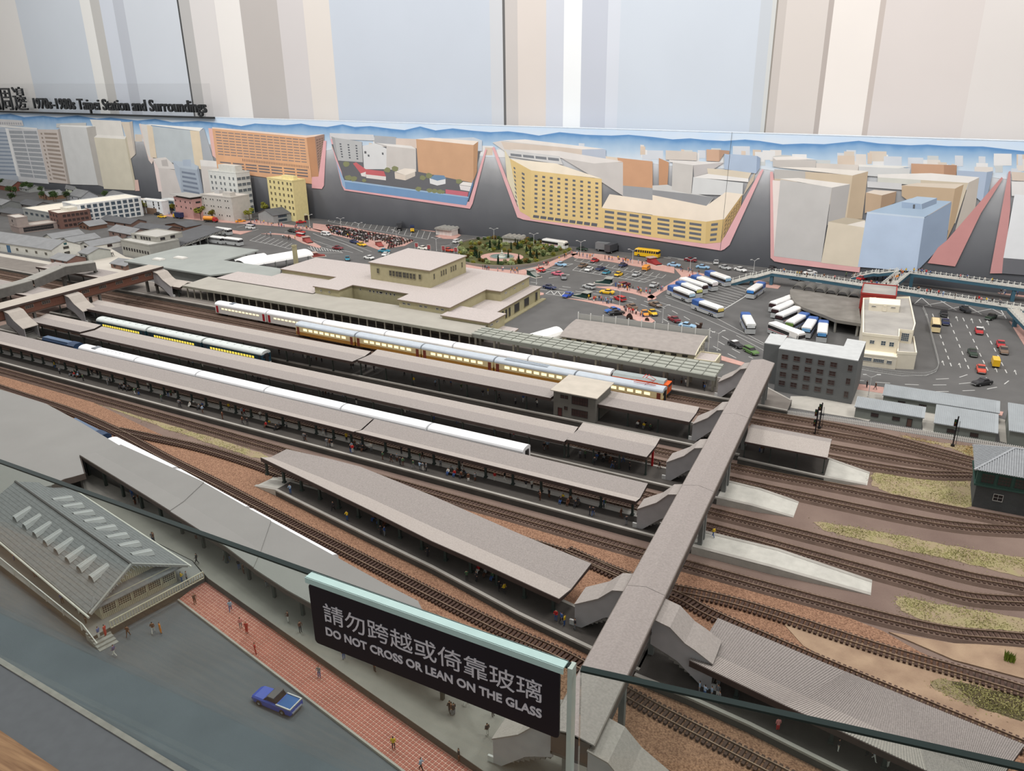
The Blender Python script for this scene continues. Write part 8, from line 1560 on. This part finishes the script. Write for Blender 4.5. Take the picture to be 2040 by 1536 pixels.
# garden
gcx, gcy = G(1032, 512)[:2]
gw = [p for p in crv(q(*R2, (905, 1010), (940, 1085), (1020, 1108), (1180, 1118), (1320, 1108), (1420, 1085), (1560, 1035), (1545, 1005), (1400, 975), (1200, 955), (1050, 955), (940, 975)))]
gs_ = spline(gw + [gw[0]], 5)
gd = thing('garden_wall', 'low curved stone wall around the plaza garden', 'wall', (gcx, gcy, 0))
obj('wall', ribbon(MB(), gs_, .004, 0, .011), P(140, 132, 124), gd); obj('soil', MB().prism([lerp(p, (gcx, gcy), .02) for p in gs_[:-1]], 0, .007), mat('soil', (92, 88, 56), .95, .2, 60, rgb2=(74, 80, 44)), gd)
fx, fy_ = G(*q(*M6, (240, 490))[0], .008)[:2]
fo = thing('fountain', 'round plaza fountain with a pale tiered centre', 'fountain', (fx, fy_, .007))
def ringm(r0, r1, z0, z1, n=24, sx=1.0):
    return MB().loft([[(fx + math.cos(t) * r * sx, fy_ + math.sin(t) * r, z) for r, z in ((r0, z0), (r1, z0), (r1, z1), (r0, z1))] for t in np.linspace(0, 2 * math.pi, n + 1)], cap=False)
obj('paved_ring', ringm(.050, .088, .0065, .0085, 28, 1.15), pinkm, fo); obj('basin', ringm(.046, .050, .0065, .012, 28, 1.15), P(150, 146, 138), fo); obj('water', MB().prism([(fx + math.cos(t) * .046 * 1.15, fy_ + math.sin(t) * .046) for t in np.linspace(0, 6.283, 25)[:-1]], .0066, .0095), mat('water', (120, 140, 136), .1, .1, spec=.6), fo)
ft = MB()
for r0, r1, z0, z1 in ((.018, .012, .009, .015), (.012, .013, .015, .018), (.006, .005, .018, .026), (.008, .007, .026, .028), (.003, .002, .028, .040)): ft.tube((fx, fy_, z0), (fx, fy_, z1), r0, 12, r1)
obj('tiers', ft, P(190, 192, 182), fo)
def inpoly(x, y, poly):
    c = False
    for (x1, y1), (x2, y2) in zip(poly, poly[1:] + poly[:1]):
        if (y1 > y) != (y2 > y) and x < (x2 - x1) * (y - y1) / (y2 - y1) + x1: c = not c
    return c
def foliage(n, rx, rz, size, seed):
    rr = random.Random(seed); mb = MB()
    for _ in range(n):
        while True:
            v = Vector((rr.uniform(-1, 1), rr.uniform(-1, 1), rr.uniform(-1, 1)))
            if .3 < v.length < 1: break
        p = Vector((v.x * rx, v.y * rx, v.z * rz)); a = Vector((rr.uniform(-1, 1), rr.uniform(-1, 1), rr.uniform(-1, 1))).normalized() * size; b = a.orthogonal().normalized() * size * .7
        mb.add([p - a, p + b, p + a, p - b], [(0, 1, 2, 3)])
    return mb
LG = [mat('leaf_green', (64, 84, 44), .8, .3, 60), mat('leaf_bronze', (118, 96, 42), .8, .3, 60), mat('leaf_pale', (150, 160, 110), .8, .3, 60), mat('leaf_yellow', (128, 128, 48), .8, .3, 60), mat('leaf_deep', (34, 58, 36), .8, .3, 60)]
def bush_proto(m_, seed):
    mb = foliage(190, .011, .0085, .0022, seed); mb.v = [(x, y, z + .0085) for x, y, z in mb.v]; return mb.mesh('shrub', m_)
BM = [bush_proto(LG[0], 1), bush_proto(LG[1], 2), bush_proto(LG[2], 3), bush_proto(LG[3], 4), bush_proto(LG[0], 5)]
BN = ['dark green', 'bronze', 'pale flowering', 'yellow-green', 'dark green']
nb = 0
while nb < 170:
    x = random.uniform(min(p[0] for p in gw), max(p[0] for p in gw)); y = random.uniform(min(p[1] for p in gw), max(p[1] for p in gw))
    if not inpoly(x, y, gs_[:-1]) or ((x - fx) / 1.15) ** 2 + (y - fy_) ** 2 < .098 ** 2: continue
    kx = int((math.sin(x * 38) + math.sin(y * 41 + 1) + 2) / 4 * 4.99); o = inst('shrub', BM[kx], None, (x, y, .0068), random.uniform(0, 6), [random.uniform(.7, 1.15)] * 3); tag(o, BN[kx] + ' leafy shrub in the plaza garden', 'shrub', 'shrubs of the plaza garden'); nb += 1
cy_ = foliage(1, .001, .001, .001, 1); cy_ = MB(); rr = random.Random(5)
for i in range(260):
    z = .003 + .040 * rr.random(); r = .0085 * (1 - z / .045) * rr.uniform(.55, 1.05); t = rr.uniform(0, 6.28); p = Vector((r * math.cos(t), r * math.sin(t), z)); d = Vector((math.cos(t), math.sin(t), 1.1)).normalized() * .0035; s_ = Vector((-math.sin(t), math.cos(t), 0)) * .0014
    cy_.add([p - s_, p + s_, p + d], [(0, 1, 2)])
cyp = proto(thing('conifer', 'conifer', 'tree')); ORG[cyp.name] = (0, 0, 0); obj('trunk', MB().tube((0, 0, 0), (0, 0, .030), .001, 6), P(70, 52, 40), cyp); obj('foliage', cy_, LG[4], cyp)
cores = MB().tube((0, 0, .003), (0, 0, .040), .006, 8, .0006); obj('inner_foliage', cores, LG[4], cyp)
for R, px in [(M6, p) for p in ((95, 412), (205, 405), (350, 410), (535, 450), (580, 490), (195, 580), (315, 510), (440, 570), (400, 360), (425, 400), (655, 520))] + [(R2, p) for p in ((1020, 1060), (1010, 1050), (1035, 1075), (1098, 1010), (1150, 1000))]:
    g = G(*q(*R, px)[0], .007); dup(cyp, (g[0], g[1], .0068), random.uniform(0, 6), 'slender dark conifer in the plaza garden', 'conifers of the plaza garden', sc=random.uniform(.85, 1.1))
def tree_proto(m_, seed):
    t = proto(thing('tree', 'tree', 'tree')); ORG[t.name] = (0, 0, 0); tb = MB().tube((0, 0, 0), (0, 0, .026), .0018, 6, .0010)
    for a in range(4): tb.bar((0, 0, .020), (.010 * math.cos(a * 1.7), .010 * math.sin(a * 1.7), .034), .0010)
    obj('trunk', tb, P(96, 80, 64), t); mb = MB(); rr = random.Random(seed)
    for i in range(7):
        cx_, cy2, cz = rr.uniform(-.012, .012), rr.uniform(-.012, .012), rr.uniform(.028, .048); f = foliage(60, .010, .008, .0028, seed * 10 + i); mb.add([(x + cx_, y + cy2, z + cz) for x, y, z in f.v], f.f)
    obj('foliage', mb, m_, t); return t
TG, TY = tree_proto(LG[0], 3), tree_proto(LG[3], 4)
for pr_, R, pts, w in ((TG, Q1, ((300, 985), (400, 1000), (330, 985), (540, 1100), (520, 1030), (660, 1115), (690, 1120), (820, 1110), (140, 1050), (200, 1050), (150, 1130), (0, 950), (1310, 1100), (30, 960)), 'green roadside tree among the western houses'), (TY, Q1, ((1625, 1236), (1780, 1262)), 'yellow-green tree before the pink corner building'), (TY, Q2, ((265, 1110), (310, 1125)), 'yellow-green tree beside the pink house'), (TY, Q2, ((605, 1190), (750, 1200), (1185, 1195), (1365, 1120)), 'yellow-green tree along the long pale office')):
    for i, px in enumerate(pts): g = G(*q(*R, px)[0]); dup(pr_, (g[0], g[1], 0), random.uniform(0, 6), w, w + 's', sc=random.uniform(1.1, 1.45) * (1.15 if pr_ is TY else 1))
# odds and ends: red post, roof vents, cut-out boards behind the mesh fence
obj('red_post', MB().box(-.4300, -.4262, 1.514, 1.518, .0158, .056), P(176, 30, 36), label='bright red post at the end of the folded canopy', cat='post')
for i, (px, pts) in enumerate((((1760, 1235), ((0, 0), (0, .012), (.006, .020), (.012, .021), (.018, .016), (.022, .008), (.022, 0))), ((1980, 1262), ((0, 0), (.001, .010), (.008, .014), (.014, .008), (.016, 0))))):
    g = G(*q(*M6, px)[0]); obj('hoarding', MB().loft([[(g[0] + x - .01, g[1] + yy, z) for x, z in pts] for yy in (0, .003)]), P(58, 42, 36), label=('dark brown curved hoarding behind the mesh fence', 'small dark brown hoarding further along the mesh fence')[i], cat='hoarding')
g = G(*q(*M7, (550, 1045))[0]); obj('crate_stack', MB().box(g[0] - .014, g[0] + .008, g[1], g[1] + .010, 0, .010).box(g[0] + .002, g[0] + .010, g[1], g[1] + .010, .0098, .018), P(66, 48, 40), label='dark brown stacked crates at the end of the mesh fence', cat='crates')
for x, y, w in ((-2.86, 2.42, .06), (-2.92, 2.36, .05)): obj('roof_vent', MB().box(x, x + w, y, y + .03, .0638, .068).box(x + .004, x + w - .004, y + .004, y + .026, .0678, .071), P(206, 204, 198), label='low white vent box on the market roof' if w == .06 else 'second low white vent box on the market roof, slightly smaller', cat='vent')
# prototypes are not part of the scene
for o in PROTO:
    for c in subtree(o)[::-1]: bpy.data.objects.remove(c)
